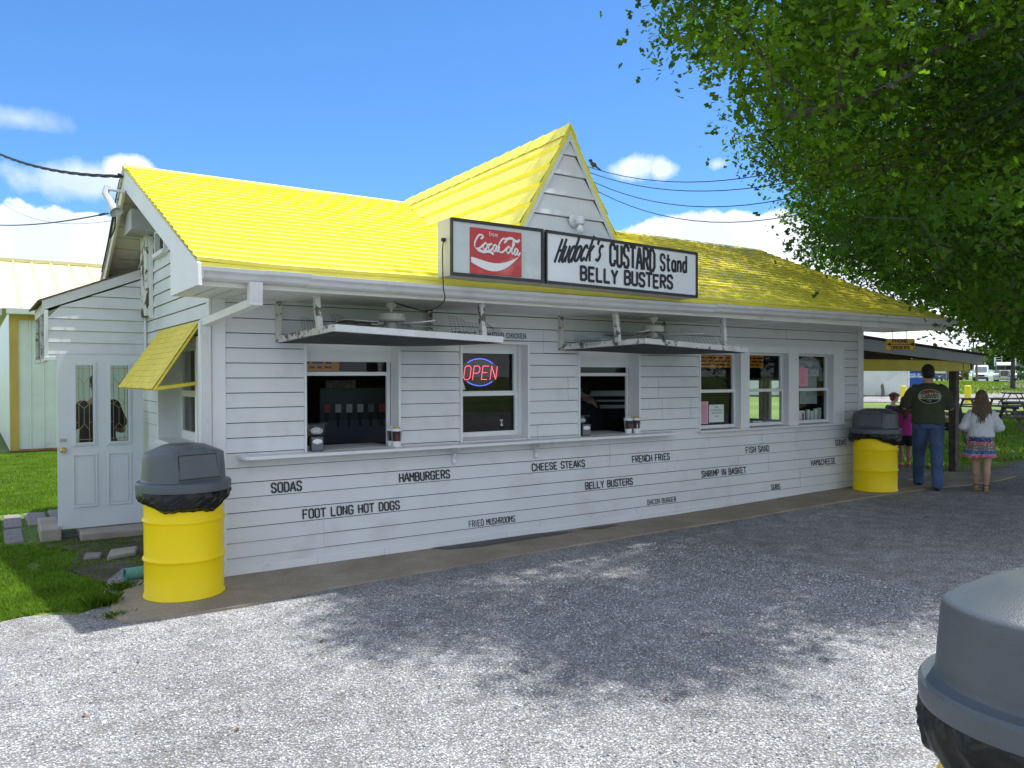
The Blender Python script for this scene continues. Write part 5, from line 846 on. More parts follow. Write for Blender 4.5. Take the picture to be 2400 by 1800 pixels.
script([(.25, .228), (.30, .215), (.36, .222), (.40, .205)], nib=(R(90), .004, .02)); script([(.52, .335), (.58, .352), (.64, .33), (.665, .345)], nib=(R(100), .005, .018))
SW_ = mat('sign_white', (.78, .77, .76), .4, var=.02); ink.mb.build('drink_lettering', SW_, sg, fix=False); ink = Ink(); ink.text('Enjoy', .365, .45, .357, .028, .004, f, smooth=3); ink.mb.build('small_lettering', SW_, sg, fix=False)
ink = Ink(); x9 = .955; fz = lambda u, w, d: (u, .0035-d, w-.0146*(u-x9))
ink.text("Hudock's", 1.05, 1.58, .195, .21, .026, fz, smooth=4, shear=.42, arc=.06, jit=.03)
ink.text("CUSTARD", 1.70, 2.28, .222, .195, .031, fz, smooth=0, jit=.03); ink.text("Stand", 2.35, 2.72, .24, .15, .026, fz, smooth=3, jit=.02)
ink.text("BELLY BUSTERS", 1.345, 2.52, .06, .12, .027, fz, jit=.04)
ink.mb.build('painted_lettering', mat('sign_black', (.012, .012, .02), .5, var=.2), sg, fix=False)
m = MB(); m.tube(smoothpath([(-.012, .1, .30), (-.03, .09, .2), (-.03, .08, -.08), (.0, .12, -.2), (-.05, .3, -.27), (-.1, .5, -.235), (-.15, .75, -.17)], 6), .005); m.tube([(.0, .1, .3), (-.03, .1, .3)], .016); m.build('power_lead', WIRE, sg)
# hanging phone-orders sign
po = thing('phone_orders_sign', 'small hanging yellow sign with a black arrow reading phone orders', 'sign', (9.264, -.6, 2.062), R(-34))
OR_ = mat('sign_yellow', (.72, .4, .02), .45, var=.06); hw, hh = .205, .157
rr = [(hw*sx2-.022*sx2+.022*math.cos(a), hh/2*(1+sy2)-.022*sy2+.022*math.sin(a)) for sx2, sy2, a0 in ((1, 1, 0), (-1, 1, 90), (-1, -1, 180), (1, -1, 270)) for a in (R(a0), R(a0+45), R(a0+90))]
m = MB(); m.prism(rr, lambda u, w, d: (u, d, w), -.006, .006); m.build('sign_plate', OR_, po)
ink = Ink(); f = front(-.0062); ink.text('PHONE', -.118, .105, .105, .042, .0125, f); ink.text('ORDERS', -.13, .13, .009, .042, .0125, f)
ink.stroke([(-.15, .079), (.17, .079)], .011, f)
for tri in ([(-.2, .079), (-.14, .107), (-.14, .051)], [(.12, .079), (.195, .112), (.195, .046)]): ink.mb.add([f(u, w, .0012) for u, w in tri], [(0, 1, 2)])
ink.mb.build('sign_lettering', BLACK, po, fix=False)
for x in (-.11, .085):
    m = MB()
    for k in range(6):
        z = .155+.024*k
        M = Matrix.Rotation(R(90 if k % 2 else 0), 3, 'Z'); pts = [Vector((x, 0, z+.014))+M @ Vector((.007*math.cos(a), 0, .016*math.sin(a))) for a in [i*math.pi/4 for i in range(9)]]; m.tube(pts, .0022, 5)
    m.build('chain', STEEL, po)
# ================================================================ FAN SCREENS AND FANS
MESHM = mat('dark_screen', (.05, .053, .055), .8, var=.25, scale=8); WIREM = mat('chicken_wire', (.06, .06, .06), .5, .6)
def screen(corners, posts, label, wires, peel):
    c = [Vector(q) for q in corners]; o = thing('fan_screen', label, 'screen frame', c[0], 0, 'hanging fan screens under the eave'); c = [q-Vector(corners[0]) for q in c]
    mt = OLDWHITE
    for i, (a, b_) in enumerate(((c[0], c[1]), (c[1], c[2]), (c[2], c[3]))):
        m = MB(); m.bar(a, b_, .035, .055); m.build('frame_board', OLDWHITE if (peel or i != 1) else mat('chipped_white', (.72, .73, .72), .6, var=.05, scale=9, dirt=(.2, .19, .18), dscale=20, dlo=.63, dhi=.7, bump=.4, bscale=50), o)
    m = MB(); n = 10; g = []
    for i in range(n+1):
        for j in range(n+1):
            u, v = i/n, j/n; p = c[0].lerp(c[1], v).lerp(c[3].lerp(c[2], v), u); g.append(p+Vector((0, 0, -.032-.035*math.sin(math.pi*u)*math.sin(math.pi*v))))
    m.add(g, [(i*(n+1)+j, (i+1)*(n+1)+j, (i+1)*(n+1)+j+1, i*(n+1)+j+1) for i in range(n) for j in range(n)]); m.build('screen_cloth', MESHM, o, fix=False)
    for a, b_ in posts:
        m = MB(); m.bar(Vector(a)-Vector(corners[0]), Vector(b_)-Vector(corners[0]), .045, .05, (0, 1, 0)); m.build('hanger_post', OLDWHITE, o)
    m = MB()
    for (x, y, z, dx, dy, hgt, bend) in wires:
        base = Vector((x, y, z))-Vector(corners[0]); P = lambda s, t: base+Vector((dx*s, dy*s+bend*t*t, hgt*t*(1-.35*s)+.01*math.sin(7*s)))
        for k in range(9): m.tube([P(k/8, t/5) for t in range(6)], .0011, 3, False)
        for k in range(9): m.tube([P(t/5, k/8) for t in range(6)], .0011, 3, False)
    m.build('wire_netting', WIREM, o)
    return o
screen([(.554, -.02, 2.02), (.74, -.85, 2.085), (2.335, -.85, 2.028), (2.2, -.02, 2.03)], [((.556, -.03, 2.35), (.556, -.03, 2.0)), ((.66, -.66, 2.35), (.69, -.66, 2.07)), ((2.14, -.8, 2.35), (2.165, -.8, 2.04)), ((2.03, -.03, 2.35), (2.03, -.03, 2.04))],
       'long chipped white frame with dark screen hanging under the eave left of the lit sign', [(.62, -.45, 2.06, .12, -.2, .13, .05), (.74, -.82, 2.1, .22, .02, .1, .06), (1.9, -.7, 2.05, .3, -.05, .19, .08), (2.2, -.8, 2.05, .25, .1, .15, .1)], False)
screen([(3.634, -.02, 2.01), (4.08, -.85, 2.06), (5.676, -.85, 1.99), (5.4, -.02, 1.99)], [((3.636, -.03, 2.35), (3.636, -.03, 1.98)), ((3.86, -.66, 2.35), (3.9, -.66, 2.05)), ((5.33, -.8, 2.35), (5.36, -.8, 2.0)), ((5.2, -.03, 2.35), (5.2, -.03, 2.0))],
       'peeling brown-stained white frame with screen hanging under the eave nearer the triple window', [(4.85, -.7, 2.02, .45, -.05, .2, .1), (3.7, -.2, 2.03, .1, -.3, .1, .02), (5.4, -.8, 2.0, .2, .2, .15, .1)], True)
FANW = mat('fan_white', (.62, .61, .55), .45, var=.05)
def fan(loc, rz, label):
    o = thing('ceiling_fan', label, 'fan', loc, rz, 'ceiling fans under the eave')
    m = MB(); m.lathe([(.001, 0), (.05, 0), (.055, -.015), (.03, -.05), (.013, -.06), (.013, -.10)], 20); m.build('canopy', FANW, o, smooth=40)
    m = MB(); m.lathe([(.013, -.08), (.06, -.09), (.115, -.098), (.122, -.11), (.122, -.155), (.11, -.168), (.05, -.175), (.05, -.205), (.045, -.235), (.001, -.24)], 28); m.build('motor_housing', FANW, o, smooth=35)
    for k in range(4):
        a = k*math.pi/2; M = Matrix.Rotation(a, 3, 'Z') @ Matrix.Rotation(R(9), 3, 'X'); m = MB()
        m.add([M @ Vector((x, y, z))+Vector((0, 0, -.19)) for z in (0, .007) for x, y in ((.17, -.05), (.52, -.068), (.55, -.04), (.55, .04), (.52, .068), (.17, .05))], [(5, 4, 3, 2, 1, 0), (6, 7, 8, 9, 10, 11)]+[(i, (i+1) % 6, 6+(i+1) % 6, 6+i) for i in range(6)]); bl = m.build('blade', FANW, o)
        m = MB(); m.tube([M @ Vector((.09, 0, .0))+Vector((0, 0, -.18)), M @ Vector((.15, -.02, -.006))+Vector((0, 0, -.19)), M @ Vector((.22, 0, -.006))+Vector((0, 0, -.19))], .009, 6); m.build('blade_arm', FANW, bl)
    return o
fan((1.425, -.45, 2.348), R(12), 'off-white ceiling fan above the wide open serving window'); fan((4.6, -.45, 2.348), R(35), 'off-white ceiling fan above the narrow open serving window')
# ================================================================ BINS
def trash_can(loc, rz, label, bagseed):
    o = thing('trash_can', label, 'trash can', loc, 0, 'yellow drums with grey domed lids'); n = 64
    pr = [(.001, .012), (.27, .012), (.283, .004), (.292, .0), (.299, .006), (.297, .016), (.289, .024)]
    for zr in (.295, .588): pr += [(.289, zr-.026), (.293, zr-.014), (.302, zr-.003), (.302, zr+.003), (.293, zr+.014), (.289, zr+.026)]
    pr += [(.289, .785), (.297, .80), (.297, .81)]
    m = MB(); m.lathe(pr, n); d = m.build('drum', DRUMY, o, smooth=45)
    for v in d.data.vertices:
        q = noise.noise((v.co.x*4+bagseed, v.co.y*4, v.co.z*5)); s = 1+.006*q*(v.co.z > .03); v.co.x *= s; v.co.y *= s
    m = MB(); N = 220; K = 26; rs = random.Random(bagseed); ph = [rs.uniform(0, 6.28) for _ in range(6)]; vs = []
    for j in range(K+1):
        t = j/K
        for i in range(N):
            a = 2*math.pi*i/N; low = .685+.025*math.sin(2*a+ph[0])+.012*math.sin(5*a+ph[1])+.05*max(0, math.sin(a*2+ph[2]))**3+.004*math.sin(11*a+ph[3])
            low += .008*noise.noise((a*9, bagseed, 0)); z = .85+(low-.85)*t
            p1 = 1-2*abs(noise.noise((math.cos(a+z*3)*2.6+bagseed, math.sin(a+z*3)*2.6+z*2, z*2.5+1))); p2 = 1-2*abs(noise.noise((math.cos(a-z*4)*6+bagseed+z*3, math.sin(a-z*4)*6, z*6)))
            r = .306+.03*math.sin(math.pi*min(1, t*1.05))**.6+.024*p1*(.3+.7*t)*(1-.2*t)+.011*p2*t-(.022*(t-.85)/.15 if t > .85 else 0); r = max(r, .298)
            vs.append((r*math.cos(a), r*math.sin(a), z))
    m.add(vs, [(j*N+i, j*N+(i+1) % N, (j+1)*N+(i+1) % N, (j+1)*N+i) for j in range(K) for i in range(N)]); m.build('bin_bag', BAGM, o, smooth=50)
    ld_ = bpy.data.objects.new('lid', None); COL.objects.link(ld_); ld_.parent = o; ld_.rotation_euler.z = rz       # flap faces local -Y
    pr = [(.333, .812), (.345, .812), (.347, .835), (.346, .866), (.338, .878), (.318, .883), (.308, .888), (.304, .896)]
    ns = 96; prof = pr+[(.304-.012*t, .896+.19*t) for t in (.06, .15, .25, .4, .55, .7, .85, 1)]+[(.288, 1.093), (.278, 1.1), (.24, 1.117), (.2, 1.134), (.165, 1.149), (.155, 1.154), (.14, 1.157), (.08, 1.159), (.001, 1.16)]
    m = MB(); m.lathe(prof, ns)
    for i, (x, y, z) in enumerate(m.v):
        if z > .894:
            lim = .25-.035*max(0, (z-.92))/.16; k_ = 1
            if y < -lim and z < 1.12: m.v[i] = (x, y*(1-k_)-lim*k_, z)
    m.build('lid_dome', LIDM, ld_, smooth=28)
    tilt = lambda z: -.25+.035*max(0, (z-.92))/.16
    m = MB(); m.add([(x, tilt(z)-.002, z) for x, z in ((-.160, .905), (.160, .905), (.15, 1.09), (-.15, 1.09))], [(0, 1, 2, 3)]); m.build('flap_gap', BLACK, ld_, fix=False)
    m = MB(); q = [(-.153, .911), (.153, .911), (.144, 1.083), (-.144, 1.083)]; m.add([(x, tilt(z)-.010, z) for x, z in q]+[(x, tilt(z)-.001, z) for x, z in q], BF); m.build('flap', LIDM, ld_, bevel=.003)
    return o
trash_can((-.288, -.335, .02), R(14), 'yellow drum bin with grey domed lid at the near corner by the downspout', 3)
trash_can((8.975, -.40, .075), R(-75), 'yellow drum bin with grey domed lid beside the far end of the wall', 8)
trash_can((.70, -5.99, .0), R(170), 'grey domed bin lid over a black bag, nearest at the right edge', 14)
# ================================================================ ON THE COUNTER AND IN THE WINDOWS
def cup(loc, word, label, top, rz=0):
    o = thing('paper_cup', label, 'cup', loc, rz, 'paper cups on the counter'); m = MB(); m.lathe([(.001, .002), (.036, .002), (.037, 0), (.052, .165), (.056, .168), (.056, .176), (.050, .174), (.046, .10), (.001, .10)], 28); m.build('cup_body', mat('cup_white', (.78, .78, .77), .5, var=.02), o, smooth=40)
    m = MB(); n = 28; a0 = R(-150); a1 = R(-30); rad = lambda z: .037+.0152*z/.165+.0008
    for k, (b0, b1) in enumerate(((-158, -142), (-138, -42), (-36, -20))):
        for j in range(8):
            c, d = R(b0+(b1-b0)*j/8), R(b0+(b1-b0)*(j+1)/8); m.add([(rad(z)*math.cos(t), rad(z)*math.sin(t), z) for t, z in ((c, .055), (d, .055), (d, .15), (c, .15))], [(0, 1, 2, 3)])
    m.build('cup_print', BLACK, o, fix=False)
    ink = Ink(); ink.text(word, -.036, .036, 0, .016, .0035, lambda u, w, d: ((rad(.1)+.001+d)*math.cos(R(-90)+w/.045), (rad(.1)+.001+d)*math.sin(R(-90)+w/.045), .1+u)); ink.mb.build('cup_lettering', PAPERW if word != 'Coke' else REDS, o, fix=False)
    m = MB(); rs = random.Random(len(label)+int(loc[0]*50))
    for i in range(16): a = rs.uniform(0, 6.28); r = rs.uniform(0, .04); m.box(-.012, -.009, -.002, .012, .009, .002, Matrix.Translation((r*math.cos(a), r*math.sin(a), .172+rs.uniform(-.01, .02))) @ Matrix.Rotation(rs.uniform(0, 3), 4, 'X') @ Matrix.Rotation(rs.uniform(0, 3), 4, 'Z'))
    m.build('sachets', top, o); return o
SACW, SACY = mat('white_sachets', (.7, .7, .68), .5), mat('yellow_sachets', (.55, .45, .05), .5, var=.4, scale=40)
cup((1.655, .03, 1.034), 'zero', 'black and white paper cup of white sachets at the back in the wide window', SACW, R(-20)); cup((1.66, -.06, 1.034), 'Coke', 'black and white paper cup standing in front in the wide serving window', SACY, R(-25))
cup((4.64, .0, 1.034), 'Coke', 'left one of two paper cups in the narrow serving window', SACW, R(-30)); cup((4.755, -.01, 1.034), 'zero', 'right one of two paper cups in the narrow window, with yellow sachets', SACY, R(-35))
def napkins(loc, label, rz=0):
    o = thing('napkin_dispenser', label, 'napkin holder', loc, rz, 'napkin dispensers on the counter'); m = MB(); m.box(-.055, 0, 0, .055, .12, .135); m.build('case', mat('black_plastic', (.02, .02, .022), .4), o, bevel=.008)
    m = MB(); m.box(-.05, -.006, .006, .05, 0, .128); m.build('face_plate', mat('grey_face', (.13, .14, .15), .45, .2), o, bevel=.004)
    m = MB(); m.lathe([(.001, .012), (.03, .01), (.042, .0)], 20, (0, -.006, .088), sx=1, sy=.55, M=Matrix.Rotation(R(90), 3, 'X')); m.build('napkin', PAPERW, o, smooth=60); return o
napkins((.885, -.07, 1.034), 'black napkin dispenser in the wide serving window under a clear tub', R(-12)); napkins((4.0, -.02, 1.034), 'grey faced napkin dispenser in the narrow serving window', R(-12))
def tub(loc, label, s=1):
    o = thing('plastic_tub', label, 'tub', loc, R(-10), 'clear tubs on the napkin dispensers'); m = MB(); pl = lambda r: [(-.06*r, -.045*r), (.06*r, -.045*r), (.06*r, .045*r), (-.06*r, .045*r)]
    m.add([(x*s, y*s, 0) for x, y in pl(.8)]+[(x*s, y*s, .075*s) for x, y in pl(1.1)]+[(x*s, y*s, .075*s) for x, y in pl(1.2)]+[(x*s, y*s, .09*s) for x, y in pl(1.2)], [(3, 2, 1, 0)]+[(k*4+i, k*4+(i+1) % 4, k*4+4+(i+1) % 4, k*4+4+i) for k in range(3) for i in range(4)]); m.build('tub_wall', glass('clear_plastic', (.8, .82, .84), 1.4, .1), o)
    m = MB(); m.ball((0, 0, .032*s), .045*s, 8, 1, .8, .62); m.build('contents', mat('white_contents', (.8, .8, .8), .7, var=.2, scale=40, bump=1, bscale=90), o); return o
tub((.90, -.01, 1.172), 'clear tub of white packets on the wide window\'s napkin dispenser', 1.25); tub((3.985, .04, 1.172), 'clear tub with white paper on the narrow window\'s napkin dispenser')
# lit open sign in the sash window
os_ = thing('open_sign', 'lit red and blue LED open sign in the sash window', 'open sign', (2.73, .19, 1.74))
m = MB(); m.lathe([(.001, .012), (.235, .012), (.24, .006), (.235, 0), (.001, 0)], 48, M=Matrix.Rotation(R(90), 3, 'X') @ Matrix.Scale(.64, 3, Vector((0, 1, 0)))); m.build('backing_board', mat('black_acrylic', (.008, .008, .009), .2), os_)
def dots(paths, step, r, col, name, st, f):
    m = MB()
    for P in paths:
        acc = 0
        for a, b_ in zip(P[:-1], P[1:]):
            L_ = math.hypot(b_[0]-a[0], b_[1]-a[1])
            while acc < L_:
                t = acc/max(L_, 1e-6); u, w = a[0]+(b_[0]-a[0])*t, a[1]+(b_[1]-a[1])*t; m.ball(f(u, w, .002), r, 4); acc += step
            acc -= L_
    m.build(name, mat(name, col, .4, em=col, ems=st), os_)
    if name == 'red_leds':
        m = MB()
        for P in paths: m.tube([f(u, w, -.0) for u, w in P], .0042, 6)
        m.build('red_letter_tubes', mat('red_letter_tubes', (.8, .05, .1), .4, em=(1, .02, .07), ems=.35), os_)
f = front(-.014); ps = []
for i, c in enumerate('OPEN'):
    x0 = -.205+i*.107
    for st in glyph(c): ps.append([(x0+px*.088/4+(py/6)*.022, -.075+py/6*.14) for px, py in st])
dots(ps, .0095, .0042, (1, .12, .2), 'red_leds', 1.3, f)
el_ = lambda a0, a1: [(.205*math.cos(R(a0+(a1-a0)*k/30)), .14*math.sin(R(a0+(a1-a0)*k/30))) for k in range(31)]
dots([el_(42, 138), el_(222, 318)], .0105, .0045, (.08, .12, 1), 'blue_leds', 1.7, f)
m = MB(); m.box(-.012, -.002, 0, .012, .002, .27, Matrix.Rotation(R(-18), 4, 'Y')); o = m.build('window_prop', WHITE); o.location = (2.56, .2, 1.56); o.rotation_euler = (0, R(0), 0); tag(o, 'white stick leaning inside the upper pane beside the lit sign', 'stick'); o.data.transform(Matrix.Rotation(R(-2), 4, 'Y'))
def flat(name, label, cat, x0, z0, x1, z1, y, mt, lines=None, grp=None, tilt=0):
    o = thing(name, label, cat, ((x0+x1)/2, y, z0), 0, grp); w = (x1-x0)/2; m = MB(); m.box(-w, 0, 0, w, .002, z1-z0); m.build('sheet', mt, o)
    if lines:
        ink = Ink(); ff_ = front(-.0005)
        for (t, a, b_, zz, h) in lines: ink.text(t, -w+a*2*w, -w+b_*2*w, zz, h, h*.15, ff_)
        ink.mb.build('print', BLACK, o, fix=False)
    return o
lnp = [('FRIED SUBS', .15, .85, .35, .014)]
def menu_sheet(o, w, z0, z1, seed):
    rs = random.Random(seed); ink = Ink(); ff_ = front(-.0005); z = z1
    while z > z0: a = rs.uniform(.1, .2); b_ = rs.uniform(.5, .9); ink.stroke([(-w+a*2*w, z), (-w+b_*2*w, z)], .003, ff_); z -= .016
    ink.mb.build('small_print', mat('pink_print', (.45, .12, .2), .8), o, fix=False)
o = flat('menu_flyer', 'pink paper menu taped low inside the left pane of the triple window', 'flyer', 5.95, 1.09, 6.09, 1.375, .098, PINK, grp='pink menus in the triple window'); menu_sheet(o, .075, .03, .24, 1)
o = flat('menu_flyer', 'pink paper menu taped high inside the right pane of the triple window', 'flyer', 7.93, 1.55, 8.13, 1.81, .1, PINK, grp='pink menus in the triple window'); menu_sheet(o, .1, .03, .24, 2)
flat('card_notice', 'white notice about cards taped in the left pane of the triple window', 'notice', 6.105, 1.105, 6.38, 1.33, .098, PAPERW, [('SORRY', .38, .62, .185, .014), ('WE DO NOT ACCEPT', .12, .9, .148, .016), ('CREDIT OR DEBIT', .16, .85, .11, .016), ('CARDS', .36, .64, .07, .014)])
# tee shirts hanging in the right pane
def shirt(label, x, z, w, h, y, col, words, rz):
    o = thing('display_shirt', label, 't-shirt', (x, y, z), rz, 'shirts hanging in the triple window'); P = [(-.28, 0), (.28, 0), (.27, .5), (.3, .62), (.42, .45), (.56, .52), (.36, .92), (.12, 1), (.06, .955), (-.06, .955), (-.12, 1), (-.36, .92), (-.56, .52), (-.42, .45), (-.3, .62), (-.27, .5)]
    m = MB(); m.prism([(a*w, b_*h) for a, b_ in P], lambda u, v, d: (u, d+.012*math.sin(u*40), v), 0, .015); m.build('shirt_body', mat('shirt_'+label.split()[0], col, .9, var=.12, scale=12), o)
    ink = Ink(); ff_ = lambda u, v, d: (u, .012*math.sin(u*40)-d-.0015, v)
    for t, a, b_, zz, hh_ in words: ink.text(t, a*w, b_*w, zz*h, hh_, hh_*.19, ff_)
    ink.mb.build('shirt_print', BLACK, o, fix=False); return o
shirt('grey t-shirt with black lettering hanging behind the pink flyer', 8.42, 1.29, .46, .69, .3, (.36, .38, .4), [('HUDOCKS', -.2, .3, .72, .045), ('CUSTARD', -.1, .25, .64, .022), ('SINCE', -.05, .22, .2, .02)], R(-25))
shirt('yellow t-shirt with black lettering hanging at the right of the window', 8.98, 1.40, .42, .585, .42, (.62, .42, .02), [('HUDOCKS', -.2, .25, .72, .045), ('CUSTARD', -.14, .2, .64, .022), ('BUSTERS', -.1, .18, .22, .022)], R(-30))
for i, (x, h) in enumerate(((8.32, .15), (8.41, .13), (8.50, .16), (8.59, .17))):
    o = thing('cup_stack', ['shortest pair', 'low second', 'third', 'tallest'][i]+' of the four white cup stacks on the triple window sill', 'cup stack', (x, .24, 1.03), 0, 'stacks of white cups'); m = MB()
    for k in range(int(h/.03)): m.lathe([(.03, .01+k*.03), (.034, .036+k*.03), (.036, .038+k*.03), (.036, .042+k*.03), (.031, .042+k*.03)], 16)
    m.lathe([(.001, h+.03), (.03, h+.03), (.031, h)], 16); m.build('cups', mat('foam_cup', (.75, .75, .73), .6, var=.02), o, smooth=40)
o = thing('straw_box', 'white and pink straw carton on the sill of the right pane', 'carton', (8.13, .22, 1.03), R(-20)); m = MB(); m.box(-.05, -.03, 0, .05, .03, .17); m.build('carton', PAPERW, o); m = MB(); m.box(.005, -.032, .03, .035, -.0305, .14); m.build('carton_print', mat('magenta_print', (.5, .05, .25), .6), o)
o = thing('paper_roll', 'rolled papers lying on the ledge of the middle pane', 'paper roll', (7.5, .26, 1.035), R(12)); m = MB(); m.tube([(-.2, 0, .02), (.2, 0, .02)], .028, 12); m.tube([(-.22, .06, .015), (.1, .05, .015)], .02, 12); m.build('roll', mat('bluish_paper', (.45, .5, .62), .7), o, smooth=40)
o = thing('ledge_carton', 'flat white carton on the ledge of the middle pane', 'carton', (7.2, .26, 1.03), R(5)); m = MB(); m.box(-.13, -.05, 0, .13, .08, .055); m.build('carton', PAPERW, o)
o = thing('soap_bottle', 'clear pump bottle standing inside the sash window', 'bottle', (3.03, .22, 1.06)); m = MB(); m.lathe([(.001, 0), (.03, 0), (.032, .01), (.032, .08), (.012, .10), (.012, .115)], 16); m.build('bottle_body', glass('soap_glass', (.7, .75, .78), 1.4, .1), o, smooth=40); m = MB(); m.lathe([(.013, .11), (.014, .13), (.005, .132), (.005, .165), (.014, .166), (.014, .175), (.001, .176)], 12); m.bar((0, 0, .17), (-.03, -.01, .168), .008, .008); m.build('pump', PAPERW, o)
def board(name, label, x0, z0, x1, z1, y, seed):
    o = thing(name, label, 'menu board', (x0, y, z0), 0, 'orange menu boards inside'); m = MB(); m.box(0, 0, 0, x1-x0, .03, z1-z0); m.build('panel', mat('menu_orange', (.6, .27, .02), .5, var=.12, em=(.6, .24, .02), ems=.05), o); rs = random.Random(seed); m = MB(); z = .03
    while z < z1-z0-.03:
        x = .04
        while x < x1-x0-.1: w = rs.uniform(.04, .14); m.box(x, -.004, z, x+w, -.001, z+.022); x += w+.03
        z += .05
    m.build('menu_letters', mat('menu_letter_brown', (.06, .03, .02), .6), o); return o
board('menu_board', 'orange lettered menu board high inside the triple window', 6.55, 1.82, 8.3, 2.06, 1.0, 3); board('menu_board', 'dim orange menu board behind the wide serving window', .95, 1.755, 1.6, 2.0, 1.2, 4)
o = thing('soda_fountain', 'dark soda fountain with a row of taps inside the wide window', 'soda fountain', (2.2, 2.2, .52), R(-20)); m = MB(); m.box(-.42, 0, .35, .42, .5, 1.05); m.box(-.42, -.22, .1, .42, .5, .35); m.build('cabinet', mat('fountain_black', (.03, .03, .032), .35), o, bevel=.01)
m = MB(); m.box(-.38, -.012, .38, .38, -.001, .66); m.box(-.38, -.2, .352, .38, -.03, .36); m.build('splash_plate', mat('dull_steel', (.12, .12, .125), .5, .8), o)
for i in range(6):
    m = MB(); x = -.33+i*.13; m.box(x-.02, -.09, .66, .02+x, 0, .74); m.tube([(x, -.07, .66), (x, -.07, .58)], .012); m.build('tap', BLACK, o); m = MB(); m.box(x-.035, -.095, .75, x+.035, -.088, .85); m.build('tap_badge', [REDS, PAPERW, SGF, PAPERW, GREYM, REDS][i], o)
o = thing('steel_shelf', 'stainless steel shelf unit inside the narrow window', 'steel shelf', (6.25, 2.1, 1.12), R(-25)); m = MB(); m.box(-.6, 0, .28, .6, .3, .36); m.box(-.55, .0, .20, .6, .3, .225); m.box(-.5, 0, .1, .6, .3, .15); m.build('shelf_unit', mat('shelf_steel', (.3, .31, .3), .4, .6), o)
o = thing('inside_sign', 'dim white letter board hanging inside the wide window', 'letter board', (1.9, 1.9, 1.565), R(-20)); m = MB(); m.box(-.17, 0, 0, .17, .01, .09); m.build('board', mat('dim_board', (.16, .16, .15), .6, var=.5, scale=22), o)
# far side counter window frame seen through the building
o = bpy.data.objects.new('rear_serving_window', None); COL.objects.link(o); o.parent = B; m = MB()
for q in ((9.22, 1.1, .94, 9.3, 2.25, .98), (9.22, 1.06, .94, 9.3, 1.1, 1.66), (9.22, 2.25, .94, 9.3, 2.29, 1.66), (9.22, 1.06, 1.62, 9.3, 2.29, 1.66), (9.23, 1.62, .98, 9.29, 1.68, 1.62)): m.box(*q)
m.build('window_casing', WHITE, o)
# ================================================================ LEFT YARD
bn = thing('metal_barn', 'pale yellow roofed metal barn with ribbed white wall across the lawn', 'barn', (-1, 14.656, 0))
m = MB(); x = 0.24
while x < 9: m.add([(x, 0, .05), (x+.2, 0, .05), (x+.215, -.03, .05), (x+.245, -.03, .05), (x+.26, 0, .05), (x, 0, 3.2), (x+.2, 0, 3.2), (x+.215, -.03, 3.2), (x+.245, -.03, 3.2), (x+.26, 0, 3.2)], [(i, i+1, i+6, i+5) for i in range(4)]); x += .26
m.box(.06, .02, .02, 9, 8, 3.2); m.build('barn_wall', mat('white_ribbed_metal', (.62, .68, .70), .4, .1, var=.05, dirt=(.4, .42, .4), dscale=2, dlo=.6, dhi=.9), bn, fix=False)
m = MB(); m.box(.07, -.045, .02, .24, .01, 3.05); m.box(.07, -.05, 3.02, 9, .02, 3.14); m.build('gold_trim', mat('gold_metal', (.48, .33, .08), .45, .2), bn)
m = MB(); m.box(.1, -.03, .0, 9, .0, .045); m.build('rust_strip', mat('rusty_sill', (.3, .14, .06), .8, var=.3), bn)
rfm = mat('pale_yellow_metal', (.72, .66, .36), .4, .1, var=.05); m = MB(); x = -.12
sl = (4.88-3.30)/4.2
while x < 9.2:
    for a, b_, h0, h1 in ((0, .38, 0, 0), (.38, .395, 0, .035), (.395, .425, .035, .035), (.425, .44, .035, 0)):
        m.add([(x+a, -.28, 3.26+h0), (x+b_, -.28, 3.26+h1), (x+b_, 4.0, 4.87+h1), (x+a, 4.0, 4.87+h0)], [(0, 1, 2, 3)])
    x += .44
m.box(-.12, 3.85, 4.83, 9.2, 4.15, 4.92); m.add([(-.12, 4, 4.87), (9.2, 4, 4.87), (9.2, 8.3, 3.26), (-.12, 8.3, 3.26)], [(0, 1, 2, 3)]); m.build('barn_roof', rfm, bn, fix=False)
m = MB(); m.box(-.0, -.42, 3.13, 9.2, -.28, 3.27); m.build('barn_gutter', GUTTERM, bn, bevel=.01)
m = MB(); m.prism([(-.3, 3.1), (-.3, 3.25), (4, 4.85), (4, 4.68)], lambda u, w, d: (d, u, w), -.13, -.08); m.build('barn_rake', mat('barn_rake_grey', (.5, .52, .53), .5), bn)
def block(name, label, cat, poly, z0, z1, mt, grp=None):
    cx, cy = sum(p[0] for p in poly)/len(poly), sum(p[1] for p in poly)/len(poly); m = MB(); m.prism([(a-cx, b_-cy) for a, b_ in poly], lambda u, w, d: (u, w, d), z0, z1); o = m.build(name, mt, bevel=.012); o.location = (cx, cy, 0); return tag(o, label, cat, grp)
block('concrete_step', 'low concrete step under the open side door', 'step', [(-.72, 2.5), (.0, 2.45), (.0, 3.5), (-.68, 3.55)], -.02, .065, CONC)
block('concrete_block', 'rough concrete block at the outer corner of the side door step', 'block', [(-1.07, 2.66), (-.88, 2.66), (-.86, 3.5), (-1.05, 3.5)], -.02, .12, CONC)
PV = mat('paver_stone', (.22, .2, .185), .9, var=.15, scale=9, bump=.5, bscale=70)
